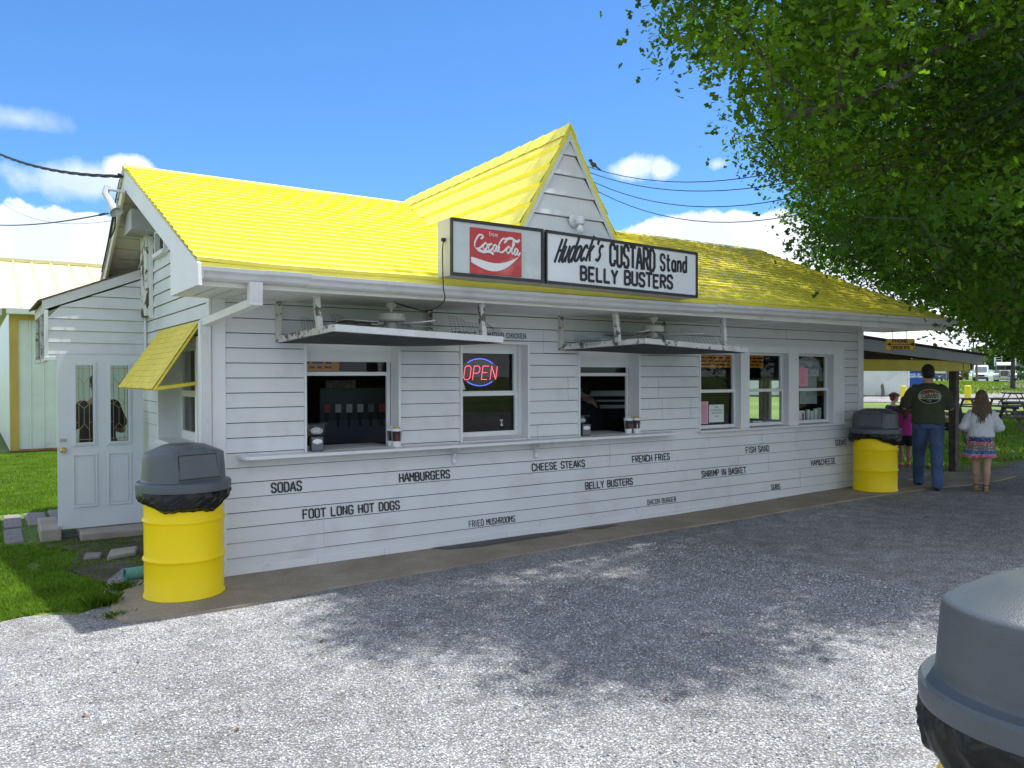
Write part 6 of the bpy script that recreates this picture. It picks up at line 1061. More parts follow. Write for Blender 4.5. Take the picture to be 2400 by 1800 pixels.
for i, (poly, lab) in enumerate((([(-1.38, 2.84), (-1.2, 2.88), (-1.19, 3.75), (-1.37, 3.72)], 'nearest stepping stone outside the concrete block'), ([(-1.36, 3.85), (-1.17, 3.87), (-1.16, 4.8), (-1.34, 4.8)], 'outer stepping stone of the pair in the far row by the hood'), ([(-1.12, 3.85), (-.9, 3.85), (-.9, 4.8), (-1.12, 4.82)], 'inner stepping stone of the pair in the far row by the hood'), ([(-.86, 3.9), (-.5, 3.9), (-.5, 4.9), (-.86, 4.9)], 'stepping stone half hidden behind the open door'))):
    block('stepping_stone', lab, 'stepping stone', poly, -.05, -.012+.004*i, PV, 'stepping stones by the hood')
block('broken_slab', 'broken slab corner lying in the weeds behind the near bin', 'slab piece', [(-.62, 1.35), (-.36, 1.45), (-.3, 1.72), (-.55, 1.68)], -.02, .03, CONC)
block('flat_stone', 'thin flat stone sunk in the soil near the open door', 'stone', [(-.8, 1.5), (-.66, 1.48), (-.62, 1.66), (-.76, 1.72)], -.02, .018, PV)
o = thing('drain_pipe', 'short green plastic drain pipe sticking out behind the near bin', 'pipe', (-.62, .30, .075)); m = MB(); d = Vector((1, .12, -.01)); m.tube([(0, 0, 0), d*.75], .052, 20, False); m.tube([d*.75, d*.012], .045, 20, False); m.lathe([(.045, 0), (.052, 0)], 20, M=d.to_track_quat('Z', 'Y').to_matrix()); m.build('pipe_wall', mat('green_pvc', (.12, .36, .3), .45, var=.1, dirt=(.1, .1, .08), dscale=6, dlo=.55, dhi=.8), o, smooth=50)
# ================================================================ RIGHT: SHELTER
pv = thing('picnic_shelter', 'lean-to picnic shelter with grey fascia and yellow beam on the far side of the stand', 'shelter', (9.3, .15, .06))
pm = lambda x, y, z: (x-9.3, y-.15, z-.06)
m = MB(); m.prism([(9.3, 2.095), (9.3, 2.275), (13.17, 2.045), (13.17, 1.887)], lambda u, w, d: pm(u, d, w), .13, .155); m.build('shelter_fascia', mat('grey_fascia_boards', (.42, .46, .50), .6, var=.06, scale=3, bump=.2, bscale=30), pv)
m = MB(); m.prism([(9.3, 2.28), (9.3, 2.315), (13.24, 2.078), (13.24, 2.045)], lambda u, w, d: pm(u, d, w), .08, 4.4); m.build('shelter_roof', mat('dark_shingle', (.05, .05, .052), .9, var=.3, scale=20, bump=.6), pv)
m = MB(); m.poly([pm(9.3, .16, 2.27), pm(13.17, .16, 2.04), pm(13.17, 4.38, 2.04), pm(9.3, 4.38, 2.27)]); m.build('roof_boards', WOODOLD, pv, fix=False)
for y in (.7, 1.4, 2.1, 2.8, 3.5):
    m = MB(); m.prism([(9.3, 2.15), (9.3, 2.265), (13.1, 2.035), (13.1, 1.93)], lambda u, w, d: pm(u, d, w), y, y+.045); m.build('rafter', WOODOLD, pv)
YB = mat('yellow_beam_paint', (.62, .52, .02), .5, var=.1)
m = MB(); m.box(*pm(9.3, .2, 1.77), *pm(12.62, .3, 1.95)); m.box(*pm(12.62, .19, 1.765), *pm(12.85, .31, 1.955)); m.build('beam', YB, pv, bevel=.004)
m = MB(); m.box(*pm(9.3, 4.2, 1.75), *pm(12.85, 4.3, 1.93)); m.build('beam', YB, pv)
for y in (.18, 4.2):
    m = MB(); m.box(*pm(12.33, y, .0), *pm(12.45, y+.12, 1.77 if y < 1 else 1.75)); m.build('post', WOODOLD, pv, bevel=.004)
m = MB(); m.box(*pm(13.18, .2, 1.93), *pm(13.27, 4.4, 2.02)); m.build('shelter_gutter', GUTTERM, pv)
def picnic_table(loc, rz, label):
    o = thing('picnic_table', label, 'picnic table', loc, rz, 'weathered picnic tables')
    for k in range(5):
        m = MB(); y = -.34+k*.17; m.box(-.92, y-.08, .715, .92, y+.08, .755); m.build('table_plank', WOODOLD, o)
    for s in (-1, 1):
        m = MB(); m.box(-.92, s*.66-.125, .425, .92, s*.66-.005, .46); m.box(-.92, s*.66+.005, .425, .92, s*.66+.125, .46); m.build('bench', WOODOLD, o)
    for x in (-.68, .68):
        for s in (-1, 1):
            m = MB(); m.bar((x, s*.60, 0), (x, s*.22, .715), .04, .09, (1, 0, 0)); m.build('leg', WOODOLD, o)
        m = MB(); m.box(x+.022, -.77, .36, x+.06, .77, .425); m.box(x+.022, -.38, .65, x+.06, .38, .715); m.build('crossbar', WOODOLD, o)
    return o
picnic_table((32.96, 9.54, .03), R(-25), 'farthest left picnic table, behind the head of the girl in white'); picnic_table((46.2, 14.2, .02), R(35), 'distant picnic table end-on at the right edge'); picnic_table((24.3, 4.05, .06), R(-32), 'nearest picnic table at the right edge behind the white jacket'); picnic_table((17.2, 3.35, .06), R(-28), 'picnic table with people seated at it beyond the shelter post'); picnic_table((28.0, 5.8, .04), R(50), 'picnic table tilted with its bench toward the viewer, far right')
def bollard(loc, h, w, label):
    o = thing('yellow_bollard', label, 'bollard', loc, R(20), 'yellow bollards by the drive'); m = MB(); m.lathe([(w/2, -.05), (w/2, h-.03), (w/2-.03, h), (.001, h)], 20); m.build('bollard_post', YB if False else mat('bollard_yellow', (.8, .66, .01), .45, var=.06, dirt=(.25, .2, .05), dscale=8, dlo=.62, dhi=.75), o, smooth=40)
bollard((50.18, 22.77, .08), .95, .36, 'yellow bollard in front of the white shed'); bollard((47.33, 17.18, .06), 1.05, .36, 'yellow bollard beyond the picnic tables, right of the shelter post')
o = thing('rotten_post', 'grey broken wooden post standing by the white shed', 'post', (53.8, 26.4, .15)); m = MB(); m.tube([(0, 0, -.1), (.02, 0, .4), (-.03, .02, .85), (-.08, 0, .98)], [.14, .12, .11, .03], 9); m.build('post_wood', WOODOLD, o)
sh = thing('white_shed', 'long low white block shed beyond the gravel drive', 'shed', (48.0, 34.24, .1), R(-47.8)); m = MB(); m.box(0, 0, 0, 11.6, 6, 2.75); m.build('shed_wall', mat('block_white', (.6, .64, .6), .75, var=.08, scale=.8, dirt=(.4, .42, .38), dscale=.6, dlo=.5, dhi=.75), sh); m = MB(); m.box(-.2, -.2, 2.75, 11.8, 6.2, 2.95); m.box(11.62, -.03, -.05, 11.72, .1, 2.75); m.build('shed_roof', WHITE, sh); m = MB(); m.box(0, -.03, -.1, 11.6, .0, .14); m.build('shed_base', mat('mossy_base', (.12, .13, .1), .9), sh)
bi = thing('donation_bin', 'blue metal clothing donation bin with white lettering by the shed', 'donation bin', (60.2, 27.2, .3), R(-65)); m = MB(); m.box(-.75, -.6, 0, .75, .6, 2.0); m.build('bin_body', mat('donation_blue', (.01, .07, .4), .4, var=.06), bi, bevel=.03); m = MB(); m.box(-.5, -.62, 1.7, .5, -.6, 1.95); m.build('bin_chute', mat('dark_blue', (.008, .03, .15), .4), bi)
m = MB(); m.box(-.72, -.612, 1.24, .62, -.602, 1.6); m.build('bin_label', mat('donation_blue2', (.01, .1, .5), .4), bi); ink = Ink(); f = front(-.614); ink.text('AND SHOP', -.66, .52, 1.44, .12, .028, f); ink.text('DONATIONS', -.66, .3, 1.27, .12, .028, f); ink.mb.build('bin_lettering', PAPERW, bi, fix=False)
# ================================================================ PEOPLE
_ico = bmesh.new(); bmesh.ops.create_icosphere(_ico, subdivisions=2, radius=1); ICO = [v.co.copy() for v in _ico.verts]; _ico.free()
def hull(pts):
    b = bmesh.new()
    for p in pts: b.verts.new(p)
    r = bmesh.ops.convex_hull(b, input=b.verts); bmesh.ops.delete(b, geom=[g for g in set(r['geom_interior'])|set(r['geom_unused']) if isinstance(g, bmesh.types.BMVert)], context='VERTS')
    bmesh.ops.recalc_face_normals(b, faces=b.faces); b.verts.index_update(); vs = [v.co.copy() for v in b.verts]; fs = [tuple(v.index for v in f.verts) for f in b.faces]; b.free(); return vs, fs
class Flesh(MB):
    def cap(s, a, b_, ra, rb): a, b_ = Vector(a), Vector(b_); vs, fs = hull([a+p*ra for p in ICO]+[b_+p*rb for p in ICO]); return s.add(vs, fs)
    def chain(s, P, Rr):
        for a, b_, r0, r1 in zip(P[:-1], P[1:], Rr[:-1], Rr[1:]): s.cap(a, b_, r0, r1)
        return s
    def ell(s, c, r, M=None):
        c = Vector(c); vs, fs = hull([c+(M @ Vector((p.x*r[0], p.y*r[1], p.z*r[2])) if M is not None else Vector((p.x*r[0], p.y*r[1], p.z*r[2]))) for p in ICO]); return s.add(vs, fs)
    def loft(s, rings, n=28):          # (z, cx, cy, rx, ry)
        vs = []
        for z, cx, cy, rx, ry in rings:
            for j in range(n):
                a = 2*math.pi*j/n; c_, s_ = math.cos(a), math.sin(a); e = .85; vs.append((cx+rx*abs(c_)**e*(1 if c_ > 0 else -1), cy+ry*abs(s_)**e*(1 if s_ > 0 else -1), z))
        k = len(rings); return s.add(vs, [(i*n+j, i*n+(j+1) % n, (i+1)*n+(j+1) % n, (i+1)*n+j) for i in range(k-1) for j in range(n)]+[tuple(range(n-1, -1, -1)), tuple((k-1)*n+j for j in range(n))])
    def hand(s, w, d, pn, k=1., curl=.5, side=1):   # wrist, direction, palm normal
        w, d, pn = Vector(w), Vector(d).normalized(), Vector(pn).normalized(); sd = d.cross(pn)*side; pn = (pn-d*pn.dot(d)).normalized()
        for o_ in (-.022, 0, .024): s.cap(w+sd*o_*.5*k, w+(d*.085+sd*o_)*k, .019*k, .014*k)
        for i, (o_, ln) in enumerate(((-.031, .062), (-.011, .078), (.011, .084), (.031, .074))):
            p = w+(d*.088+sd*o_)*k; q = curl*(.9+.12*i); dd = d
            for j, f_ in enumerate((.45, .32, .25)):
                dd = (dd*math.cos(q*.75)+pn*math.sin(q*.75)).normalized(); p2 = p+dd*ln*f_*1.15*k; s.cap(p, p2, (.0098-.001*j)*k, (.0088-.001*j)*k); p = p2
        p = w+(d*.03+sd*.03)*k; p2 = w+(d*.065+sd*.056+pn*.015)*k; p3 = w+(d*.098+sd*.058+pn*.035)*k; s.cap(p, p2, .014*k, .011*k); s.cap(p2, p3, .011*k, .009*k); return s
    def grow(s, name, mt, parent, vox=.012, it=6, fac=.5, wr=0, wsc=9, cut=None):
        o = s.build(name, mt, parent, fix=False); r = o.modifiers.new('r', 'REMESH'); r.mode = 'VOXEL'; r.voxel_size = vox
        if it: q = o.modifiers.new('s', 'SMOOTH'); q.factor = fac; q.iterations = it
        dg = bpy.context.evaluated_depsgraph_get(); me = bpy.data.meshes.new_from_object(o.evaluated_get(dg)); o.modifiers.clear(); old = o.data; o.data = me; bpy.data.meshes.remove(old)
        me.materials.clear(); me.materials.append(mt)
        if wr:
            for v in me.vertices:
                c = v.co; w = noise.noise((c.x*wsc, c.y*wsc, c.z*wsc*.7))+.5*noise.noise((c.x*wsc*2.3+5, c.y*wsc*2.3, c.z*wsc*1.2)); v.co = c+v.normal*w*wr
        me.polygons.foreach_set('use_smooth', [True]*len(me.polygons)); return o
SKIN = mat('skin_light', (.52, .31, .22), .55, var=.08, scale=10); SKINT = mat('skin_tan', (.46, .27, .18), .55, var=.08, scale=10)
def head(F, c, s=1., fwd=Vector((0, 1, 0)), neck=None, nod=0):
    """skull, jaw, nose, ears, brow on the body mesh; fwd is the way the face looks"""
    c = Vector(c); f = Vector(fwd).normalized(); side = f.cross(Vector((0, 0, 1))).normalized(); u = side.cross(f)
    M = Matrix(((side.x, f.x, u.x), (side.y, f.y, u.y), (side.z, f.z, u.z))); P = lambda x, y, z: c+M @ (Vector((x, y, z))*s)
    F.ell(P(0, -.012, .025), (.074*s, .094*s, .088*s), M); F.ell(P(0, .03, -.045), (.056*s, .062*s, .062*s), M); F.ell(P(0, .065, -.085), (.03*s, .028*s, .024*s), M)
    F.cap(P(0, .088, .012), P(0, .108, -.022), .009*s, .014*s); F.cap(P(-.045, .078, .026), P(.045, .078, .026), .011*s, .011*s)
    F.cap(P(-.02, .088, -.053), P(.02, .088, -.053), .009*s, .009*s)
    for sx2 in (-1, 1): F.ell(P(sx2*.077, -.01, -.008), (.011*s, .02*s, .032*s), M); F.ell(P(sx2*.035, .07, -.02), (.02*s, .016*s, .016*s), M)
    return P, M
def eyes(P, s, parent, col=(.03, .03, .03)):
    for sx2 in (-1, 1):
        m = MB(); m.ball(P(sx2*.031, .083, .004), .0105*s, 6); m.build('eye', mat('eye_white', (.5, .5, .5), .2), parent, smooth=180)
        m = MB(); m.ball(P(sx2*.031, .0905, .004), .0055*s, 5); m.build('pupil', BLACK, parent, smooth=180)
    m = MB(); m.tube(smoothpath([P(-.024, .094, -.053), P(0, .099, -.051), P(.024, .094, -.053)], 4), .005*s, 6); m.build('lips', mat('lips', (.4, .14, .12), .5), parent, smooth=180)
def hair_strands(parent, name, roots, mt, wid=.012, n=9):
    m = MB()
    for path in roots:
        q = smoothpath(path, 5); k = len(q); m.tube(q, [wid*(.9-.55*abs(2*i/(k-1)-.8)) for i in range(k)], 5)
    return m.build(name, mt, parent, smooth=70)
# ---- man in the olive shirt, walking away with his head bowed
man = thing('person', 'tall man in an olive t-shirt with an oval back print and blue jeans, walking away', 'person', (9.78, -.72, .075), R(-58))
F = Flesh(); lf, rf_ = (-.10, .26, 0), (.10, -.20, 0)
P, M = head(F, (0, .05, 1.645), 1.14, Vector((-.12, .93, -.36)))
F.cap((0, -.01, 1.46), (0, .03, 1.60), .07, .068)
for sx2 in (-1, 1):
    sh_, elb, wri = Vector((sx2*.195, -.02, 1.43)), Vector((sx2*.29, .0, 1.17)), Vector((sx2*.15, .25, 1.16)); F.chain([sh_, elb, wri], [.062, .05, .034]); F.cap(elb.lerp(wri, .25), elb.lerp(wri, .45), .052, .046); F.hand(wri, (-sx2*.55, .8, .1), (0, 0, 1), 1.05, .8, -sx2)
F.loft([(.9, 0, 0, .17, .12), (1.1, 0, .0, .17, .125), (1.3, 0, -.01, .19, .13), (1.44, 0, -.015, .17, .10), (1.5, 0, -.01, .08, .07)])
for (x, y, z), hp in ((lf, -.095), (rf_, .095)):
    F.chain([(hp, 0, .92), (x*1.05, y*.5+.03, .5), (x, y-.02, .09)], [.1, .062, .042])
man_b = F.grow('body', SKIN, man, .0085, 4)
F = Flesh(); F.loft([(.925, 0, -.005, .225, .165), (.96, 0, -.005, .222, .165), (1.1, 0, -.005, .212, .158), (1.28, 0, -.015, .225, .15), (1.38, 0, -.02, .225, .135), (1.45, 0, -.018, .19, .115), (1.5, 0, -.012, .105, .082), (1.515, 0, -.01, .085, .072)])
for sx2 in (-1, 1): F.chain([(sx2*.165, -.018, 1.415), (sx2*.225, -.01, 1.34), (sx2*.275, .0, 1.20)], [.088, .088, .076])
OLIVE = mat('olive_cotton', (.052, .062, .034), .9, var=.12, scale=14); shirt_o = F.grow('t_shirt', OLIVE, man, .012, 5, wr=.007, wsc=7)
F = Flesh(); F.loft([(.86, 0, 0, .185, .145), (.95, 0, 0, .19, .145), (1.02, 0, 0, .185, .14)])
for (x, y, z), hp in ((lf, -.095), (rf_, .095)): F.chain([(hp, 0, .88), (x*1.08, y*.5+.02, .5), (x*1.05, y-.02, .16), (x*1.05, y-.01, .07)], [.122, .09, .078, .08])
F.grow('jeans', mat('blue_denim', (.055, .095, .2), .85, var=.3, scale=5), man, .012, 4, wr=.006, wsc=9)
for (x, y, z), bk, pit in ((lf, -.06, 0), (rf_, -.06, 28)):
    F = Flesh(); F.cap((x, y-.035, .05), (x, y+.05, .042), .048, .045); F.cap((x, y+.05, .04), (x*1.15, y+.18, .036), .046, .038); o = F.grow('boot', mat('black_leather', (.012, .012, .013), .45), man, .009, 3)
    m = MB(); m.lathe([(.001, 0), (.05, 0), (.052, .018), (.001, .02)], 20, (x*1.05, y+.055, 0), sx=.98, sy=2.7); m.build('boot_sole', mat('boot_rubber', (.02, .02, .02), .8), o)
F = Flesh(); F.ell(P(0, -.02, .036), (.09, .112, .1), M); F.ell(P(0, -.045, -.02), (.083, .08, .08), M); F.grow('hair', mat('dark_brown_hair', (.018, .013, .011), .7, var=.3, scale=60, bump=.5, bscale=150), man, .009, 3)
# back print
bv = BVHTree.FromObject(shirt_o, bpy.context.evaluated_depsgraph_get())
def onback(u, w, d):
    r_ = bv.ray_cast(Vector((u, -1, w)), Vector((0, 1, 0))); y = r_[0].y if r_[0] else -.15
    return (u, y-.002-d*1.5, w)
def patch(name, test, mt, lift, nx=44, nz=30, x0=-.17, x1=.17, z0=1.19, z1=1.45):
    m = MB(); g = {}
    for i in range(nx):
        for j in range(nz):
            u, w = x0+(x1-x0)*(i+.5)/nx, z0+(z1-z0)*(j+.5)/nz
            if not test(u, w): continue
            ids = []
            for a, b_ in ((i, j), (i+1, j), (i+1, j+1), (i, j+1)):
                if (a, b_) not in g: g[(a, b_)] = len(m.v); m.v.append(onback(x0+(x1-x0)*a/nx, z0+(z1-z0)*b_/nz, lift))
                ids.append(g[(a, b_)])
            m.f.append(tuple(ids)); m.mi.append(0)
    return m.build(name, mt, shirt_o, fix=False)
cx_, cz_ = .012, 1.325; ev = lambda u, w, a, b_: ((u-cx_)/a)**2+((w-cz_)/b_)**2
BEI = mat('beige_print', (.42, .39, .3), .9); patch('print_oval', lambda u, w: ev(u, w, .148, .103) < 1, BEI, .001, 60, 44)
patch('print_base', lambda u, w: ev(u, w, .139, .095) < 1 and w < cz_-.042, mat('print_dark', (.018, .022, .016), .9), .002, 60, 44)
patch('print_sky', lambda u, w: ev(u, w, .139, .095) < 1 and w > cz_+.052+.016*math.sin(u*60)*math.cos(u*23+1)-.9*abs(u-cx_)**2 and abs(u-cx_) < .085, mat('print_rust', (.28, .05, .025), .9), .002, 60, 44)
patch('print_hills', lambda u, w: ev(u, w, .139, .095) < 1 and w > cz_+.04+.008*math.sin(u*75) and abs(u-cx_) >= .085, mat('print_green', (.08, .06, .035), .9), .002, 60, 44)
ink = Ink(); f = lambda u, w, d: onback(u, w, .002+d); ink.text('Cabela', cx_-.105, cx_+.078, cz_-.03, .072, .009, f, smooth=3, shear=.3, arc=.012); ink.text("'s", cx_+.075, cx_+.115, cz_-.016, .055, .008, f, smooth=3, shear=.012); ink.mb.build('print_lettering', BLACK, shirt_o, fix=False)
ink = Ink(); ink.text('1961', cx_-.03, cx_+.03, cz_-.072, .016, .003, f); ink.mb.build('print_year', BEI, shirt_o, fix=False)
# ---- girl in the white jacket
gw_ = thing('person', 'girl with long light brown hair in a white jacket and patterned skirt, walking away', 'person', (10.17, -1.27, .066), R(-61))
F = Flesh(); k = .79; P, M = head(F, (0, .03, 1.305), .93, Vector((0, .95, -.3))); F.cap((0, -.01, 1.14), (0, .02, 1.25), .045, .045)
F.loft([(.72, 0, 0, .125, .1), (.9, 0, 0, .11, .085), (1.05, 0, 0, .13, .09), (1.13, 0, -.01, .11, .065)])
for sx2 in (-1, 1):
    sh_, elb, wri = Vector((sx2*.14, -.01, 1.10)), Vector((sx2*.225, -.03, .905)), Vector((sx2*.12, .17, .86)); F.chain([sh_, elb, wri], [.042, .036, .026]); F.hand(wri, (-sx2*.4, .9, .15), (0, 0, 1), .82, .8, -sx2)
for sx2, y in ((-1, .02), (1, -.06)):
    F.chain([(sx2*.075, 0, .72), (sx2*.068, y+.03, .41), (sx2*.062, y, .33), (sx2*.06, y-.025, .25), (sx2*.055, y-.01, .07)], [.082, .055, .047, .05, .03]); F.chain([(sx2*.055, y-.02, .055), (sx2*.06, y+.09, .045), (sx2*.065, y+.145, .035)], [.03, .03, .02])
gb_ = F.grow('body', SKINT, gw_, .0075, 4)
for sx2, y in ((-1, .02), (1, -.06)):
    m = MB(); m.prism([(y-.055, .0), (y-.05, .035), (y+.03, .032), (y+.16, .02), (y+.165, .0)], lambda u, w, d: (d, u, w), sx2*.058-.033, sx2*.058+.033); so = m.build('sandal', mat('cork_sole', (.35, .2, .1), .8), gw_, bevel=.008)
    m = MB(); m.tube([(sx2*.055+.036*math.cos(a), y-.012+.036*math.sin(a), .085) for a in [i*math.pi/8 for i in range(17)]], .007, 6); m.tube([(sx2*.06-.035, y+.1, .03), (sx2*.06, y+.1, .072), (sx2*.06+.035, y+.1, .03)], .009, 6); m.build('sandal_strap', mat('brown_leather', (.05, .025, .015), .5), so)
F = Flesh(); F.loft([(.765, 0, -.005, .163, .125), (.80, 0, -.005, .165, .125), (.92, 0, -.005, .155, .118), (1.03, 0, -.01, .168, .112), (1.1, 0, -.012, .14, .085), (1.15, 0, -.01, .065, .06)])
for sx2 in (-1, 1): F.chain([(sx2*.128, -.01, 1.085), (sx2*.18, -.02, .99), (sx2*.228, -.03, .905)], [.064, .062, .056]); F.chain([(sx2*.228, -.03, .905), (sx2*.19, .07, .875), (sx2*.165, .12, .865)], [.06, .052, .046])
F.grow('white_jacket', mat('white_cotton', (.7, .72, .76), .85, var=.05, scale=20), gw_, .010, 3, wr=.012, wsc=15)
sk = bpy.data.materials.new('patterned_skirt'); sk.use_nodes = True; n = sk.node_tree; L = n.links; p_ = n.nodes['Principled BSDF']; p_.inputs['Roughness'].default_value = .9
t = n.nodes.new('ShaderNodeTexCoord'); sp = n.nodes.new('ShaderNodeSeparateXYZ'); L.new(t.outputs['Object'], sp.inputs[0]); vo = n.nodes.new('ShaderNodeTexVoronoi'); vo.inputs['Scale'].default_value = 34; L.new(t.outputs['Object'], vo.inputs['Vector'])
def rmp(src, st, interp='LINEAR'):
    r_ = n.nodes.new('ShaderNodeValToRGB'); r_.color_ramp.interpolation = interp; e = r_.color_ramp.elements
    while len(e) < len(st): e.new(.5)
    for i, (a, c) in enumerate(st): e[i].position = a; e[i].color = (*c, 1)
    L.new(src, r_.inputs[0]); return r_.outputs[0]
mr = n.nodes.new('ShaderNodeMapRange'); mr.inputs[1].default_value = .46; mr.inputs[2].default_value = .80; L.new(sp.outputs[2], mr.inputs[0])
NAV, CRM, PNK, BLU = (.03, .05, .16), (.5, .46, .36), (.5, .16, .17), (.1, .17, .4)
bandA = rmp(mr.outputs[0], [(0, BLU), (.2, NAV), (.34, CRM), (.42, NAV), (.46, CRM), (.52, NAV), (.56, CRM), (.75, PNK), (.82, CRM), (.92, NAV)], 'CONSTANT'); bandB = rmp(mr.outputs[0], [(0, NAV), (.1, CRM), (.2, BLU), (.36, (.2, .2, .16)), (.56, PNK), (.7, NAV), (.85, BLU)], 'CONSTANT')
mx_ = n.nodes.new('ShaderNodeMix'); mx_.data_type = 'RGBA'; L.new(rmp(vo.outputs['Distance'], [(.3, (0, 0, 0)), (.42, (1, 1, 1))]), mx_.inputs['Factor']); L.new(bandA, mx_.inputs['A']); L.new(bandB, mx_.inputs['B']); L.new(mx_.outputs['Result'], p_.inputs['Base Color'])
def skirt(rings, N=96, fold=.012, nf=9):
    m = MB(); vs = []
    for z, rx, ry, cx, fo in rings:
        for j in range(N): a = 2*math.pi*j/N; q = 1+fo*math.sin(nf*a+z*3)+fo*.5*math.sin(17*a); vs.append((cx+rx*q*math.cos(a), -.01+ry*q*math.sin(a), z+.008*math.sin(4*a)*(fo > .03)))
    k = len(rings); m.add(vs, [(i*N+j, i*N+(j+1) % N, (i+1)*N+(j+1) % N, (i+1)*N+j) for i in range(k-1) for j in range(N)]); return m
skirt([(.8, .135, .11, 0, .0), (.74, .15, .12, 0, .015), (.62, .175, .14, -.012, .035), (.515, .198, .155, -.03, .06)]).build('skirt', sk, gw_, smooth=180)
skirt([(.515, .198, .155, -.03, .06), (.5, .203, .16, -.032, .08), (.482, .207, .163, -.034, .10)], nf=14).build('skirt_frill', mat('pink_frill', (.6, .17, .25), .9, var=.2, scale=30), gw_, smooth=180)
HB = mat('light_brown_hair', (.13, .075, .04), .5, var=.45, scale=30)
F = Flesh(); F.ell(P(0, -.02, .035), (.082*.95, .1, .09), M); F.ell(P(0, -.06, -.05), (.08, .055, .1), M); hr = F.grow('hair', HB, gw_, .009, 3)
roots = []
for i in range(150):
    a = rnd.uniform(-1.35, 1.35); s0 = Vector(P(math.sin(a)*.08, -.03-.08*math.cos(a), rnd.uniform(-.04, .06))); w = math.sin(a); L_ = rnd.uniform(.16, .3)*(1-.2*abs(w)); ex = w*.11+rnd.uniform(-.02, .02)
    roots.append([s0, (ex*.85, -.105+.05*abs(w), 1.22), (ex, -.128+.07*abs(w)+rnd.uniform(-.006, .006), 1.12), (ex*1.05+rnd.uniform(-.02, .02), -.14+.07*abs(w), 1.24-L_)])
hair_strands(hr, 'hair_strand', roots, HB, .011)
# ---- girl in the magenta top
gp = thing('person', 'girl in a bright pink top, black shorts and pink trainers, partly behind the man', 'person', (11.95, .86, .07), R(-60))
F = Flesh(); P, M = head(F, (0, .03, 1.155), .88, Vector((.05, .95, -.25))); F.cap((0, 0, 1.0), (0, .02, 1.1), .042, .042); F.loft([(.62, 0, 0, .115, .09), (.8, 0, 0, .105, .08), (.95, 0, 0, .12, .08), (1.0, 0, 0, .09, .06)])
for sx2 in (-1, 1):
    sh_, elb, wri = Vector((sx2*.125, 0, .96)), Vector((sx2*.2, -.01, .76)), Vector((sx2*.15, .14, .66)); F.chain([sh_, elb, wri], [.038, .032, .024]); F.hand(wri, (0, .8, -.3), (-sx2, 0, 0), .75, .5, sx2)
for sx2, y in ((-1, -.03), (1, .05)): F.chain([(sx2*.065, 0, .62), (sx2*.06, y+.02, .34), (sx2*.058, y-.02, .22), (sx2*.058, y-.01, .07)], [.072, .045, .046, .028])
F.grow('body', SKINT, gp, .0075, 4)
F = Flesh(); F.loft([(.575, 0, 0, .155, .12), (.62, 0, 0, .15, .118), (.78, 0, 0, .132, .1), (.93, 0, 0, .138, .095), (.985, 0, -.005, .095, .07), (1.0, 0, 0, .06, .05)])
for sx2 in (-1, 1): F.chain([(sx2*.115, 0, .955), (sx2*.155, 0, .9)], [.052, .055])
F.grow('pink_top', mat('magenta_cotton', (.62, .04, .32), .85, var=.1, scale=15), gp, .010, 4, wr=.006, wsc=12)
F = Flesh(); F.loft([(.5, 0, 0, .13, .105), (.62, 0, 0, .13, .105)])
for sx2, y in ((-1, -.03), (1, .05)): F.cap((sx2*.068, 0, .56), (sx2*.068, y*.3, .46), .085, .082)
F.grow('black_shorts', mat('black_cotton', (.01, .01, .012), .9), gp, .012, 4)
for sx2, y in ((-1, -.03), (1, .05)):
    F = Flesh(); F.cap((sx2*.058, y-.02, .05), (sx2*.064, y+.09, .035), .04, .033); o = F.grow('trainer', mat('pink_trainer', (.6, .08, .22), .7, var=.3, scale=25), gp, .009, 3); m = MB(); m.lathe([(.001, 0), (.04, 0), (.042, .018), (.001, .02)], 18, (sx2*.06, y+.035, 0), sy=2.2); m.build('sole', mat('grey_rubber', (.3, .3, .32), .8), o)
    m = MB(); m.lathe([(.036, .06), (.04, .075), (.036, .1)], 16, (sx2*.058, y-.015, .01)); m.build('sock', mat('neon_sock', (.55, .7, .05), .9), gp, smooth=60)
HD = mat('dark_blond_hair', (.10, .06, .032), .5, var=.45, scale=30); F = Flesh(); F.ell(P(0, -.02, .035), (.078, .093, .084), M); F.ell(P(0, -.05, -.06), (.078, .05, .1), M); hr = F.grow('hair', HD, gp, .009, 3)
roots = []
for i in range(110): a = rnd.uniform(-1.4, 1.4); w = math.sin(a); ex = w*.10+rnd.uniform(-.015, .015); roots.append([P(w*.075, -.03-.07*math.cos(a), rnd.uniform(-.04, .05)), (ex*.9, -.085+.05*abs(w), 1.07), (ex, -.1+.06*abs(w), .97), (ex+rnd.uniform(-.015, .015), -.105+.06*abs(w), rnd.uniform(.84, .92))])
hair_strands(hr, 'hair_strand', roots, HD, .01)
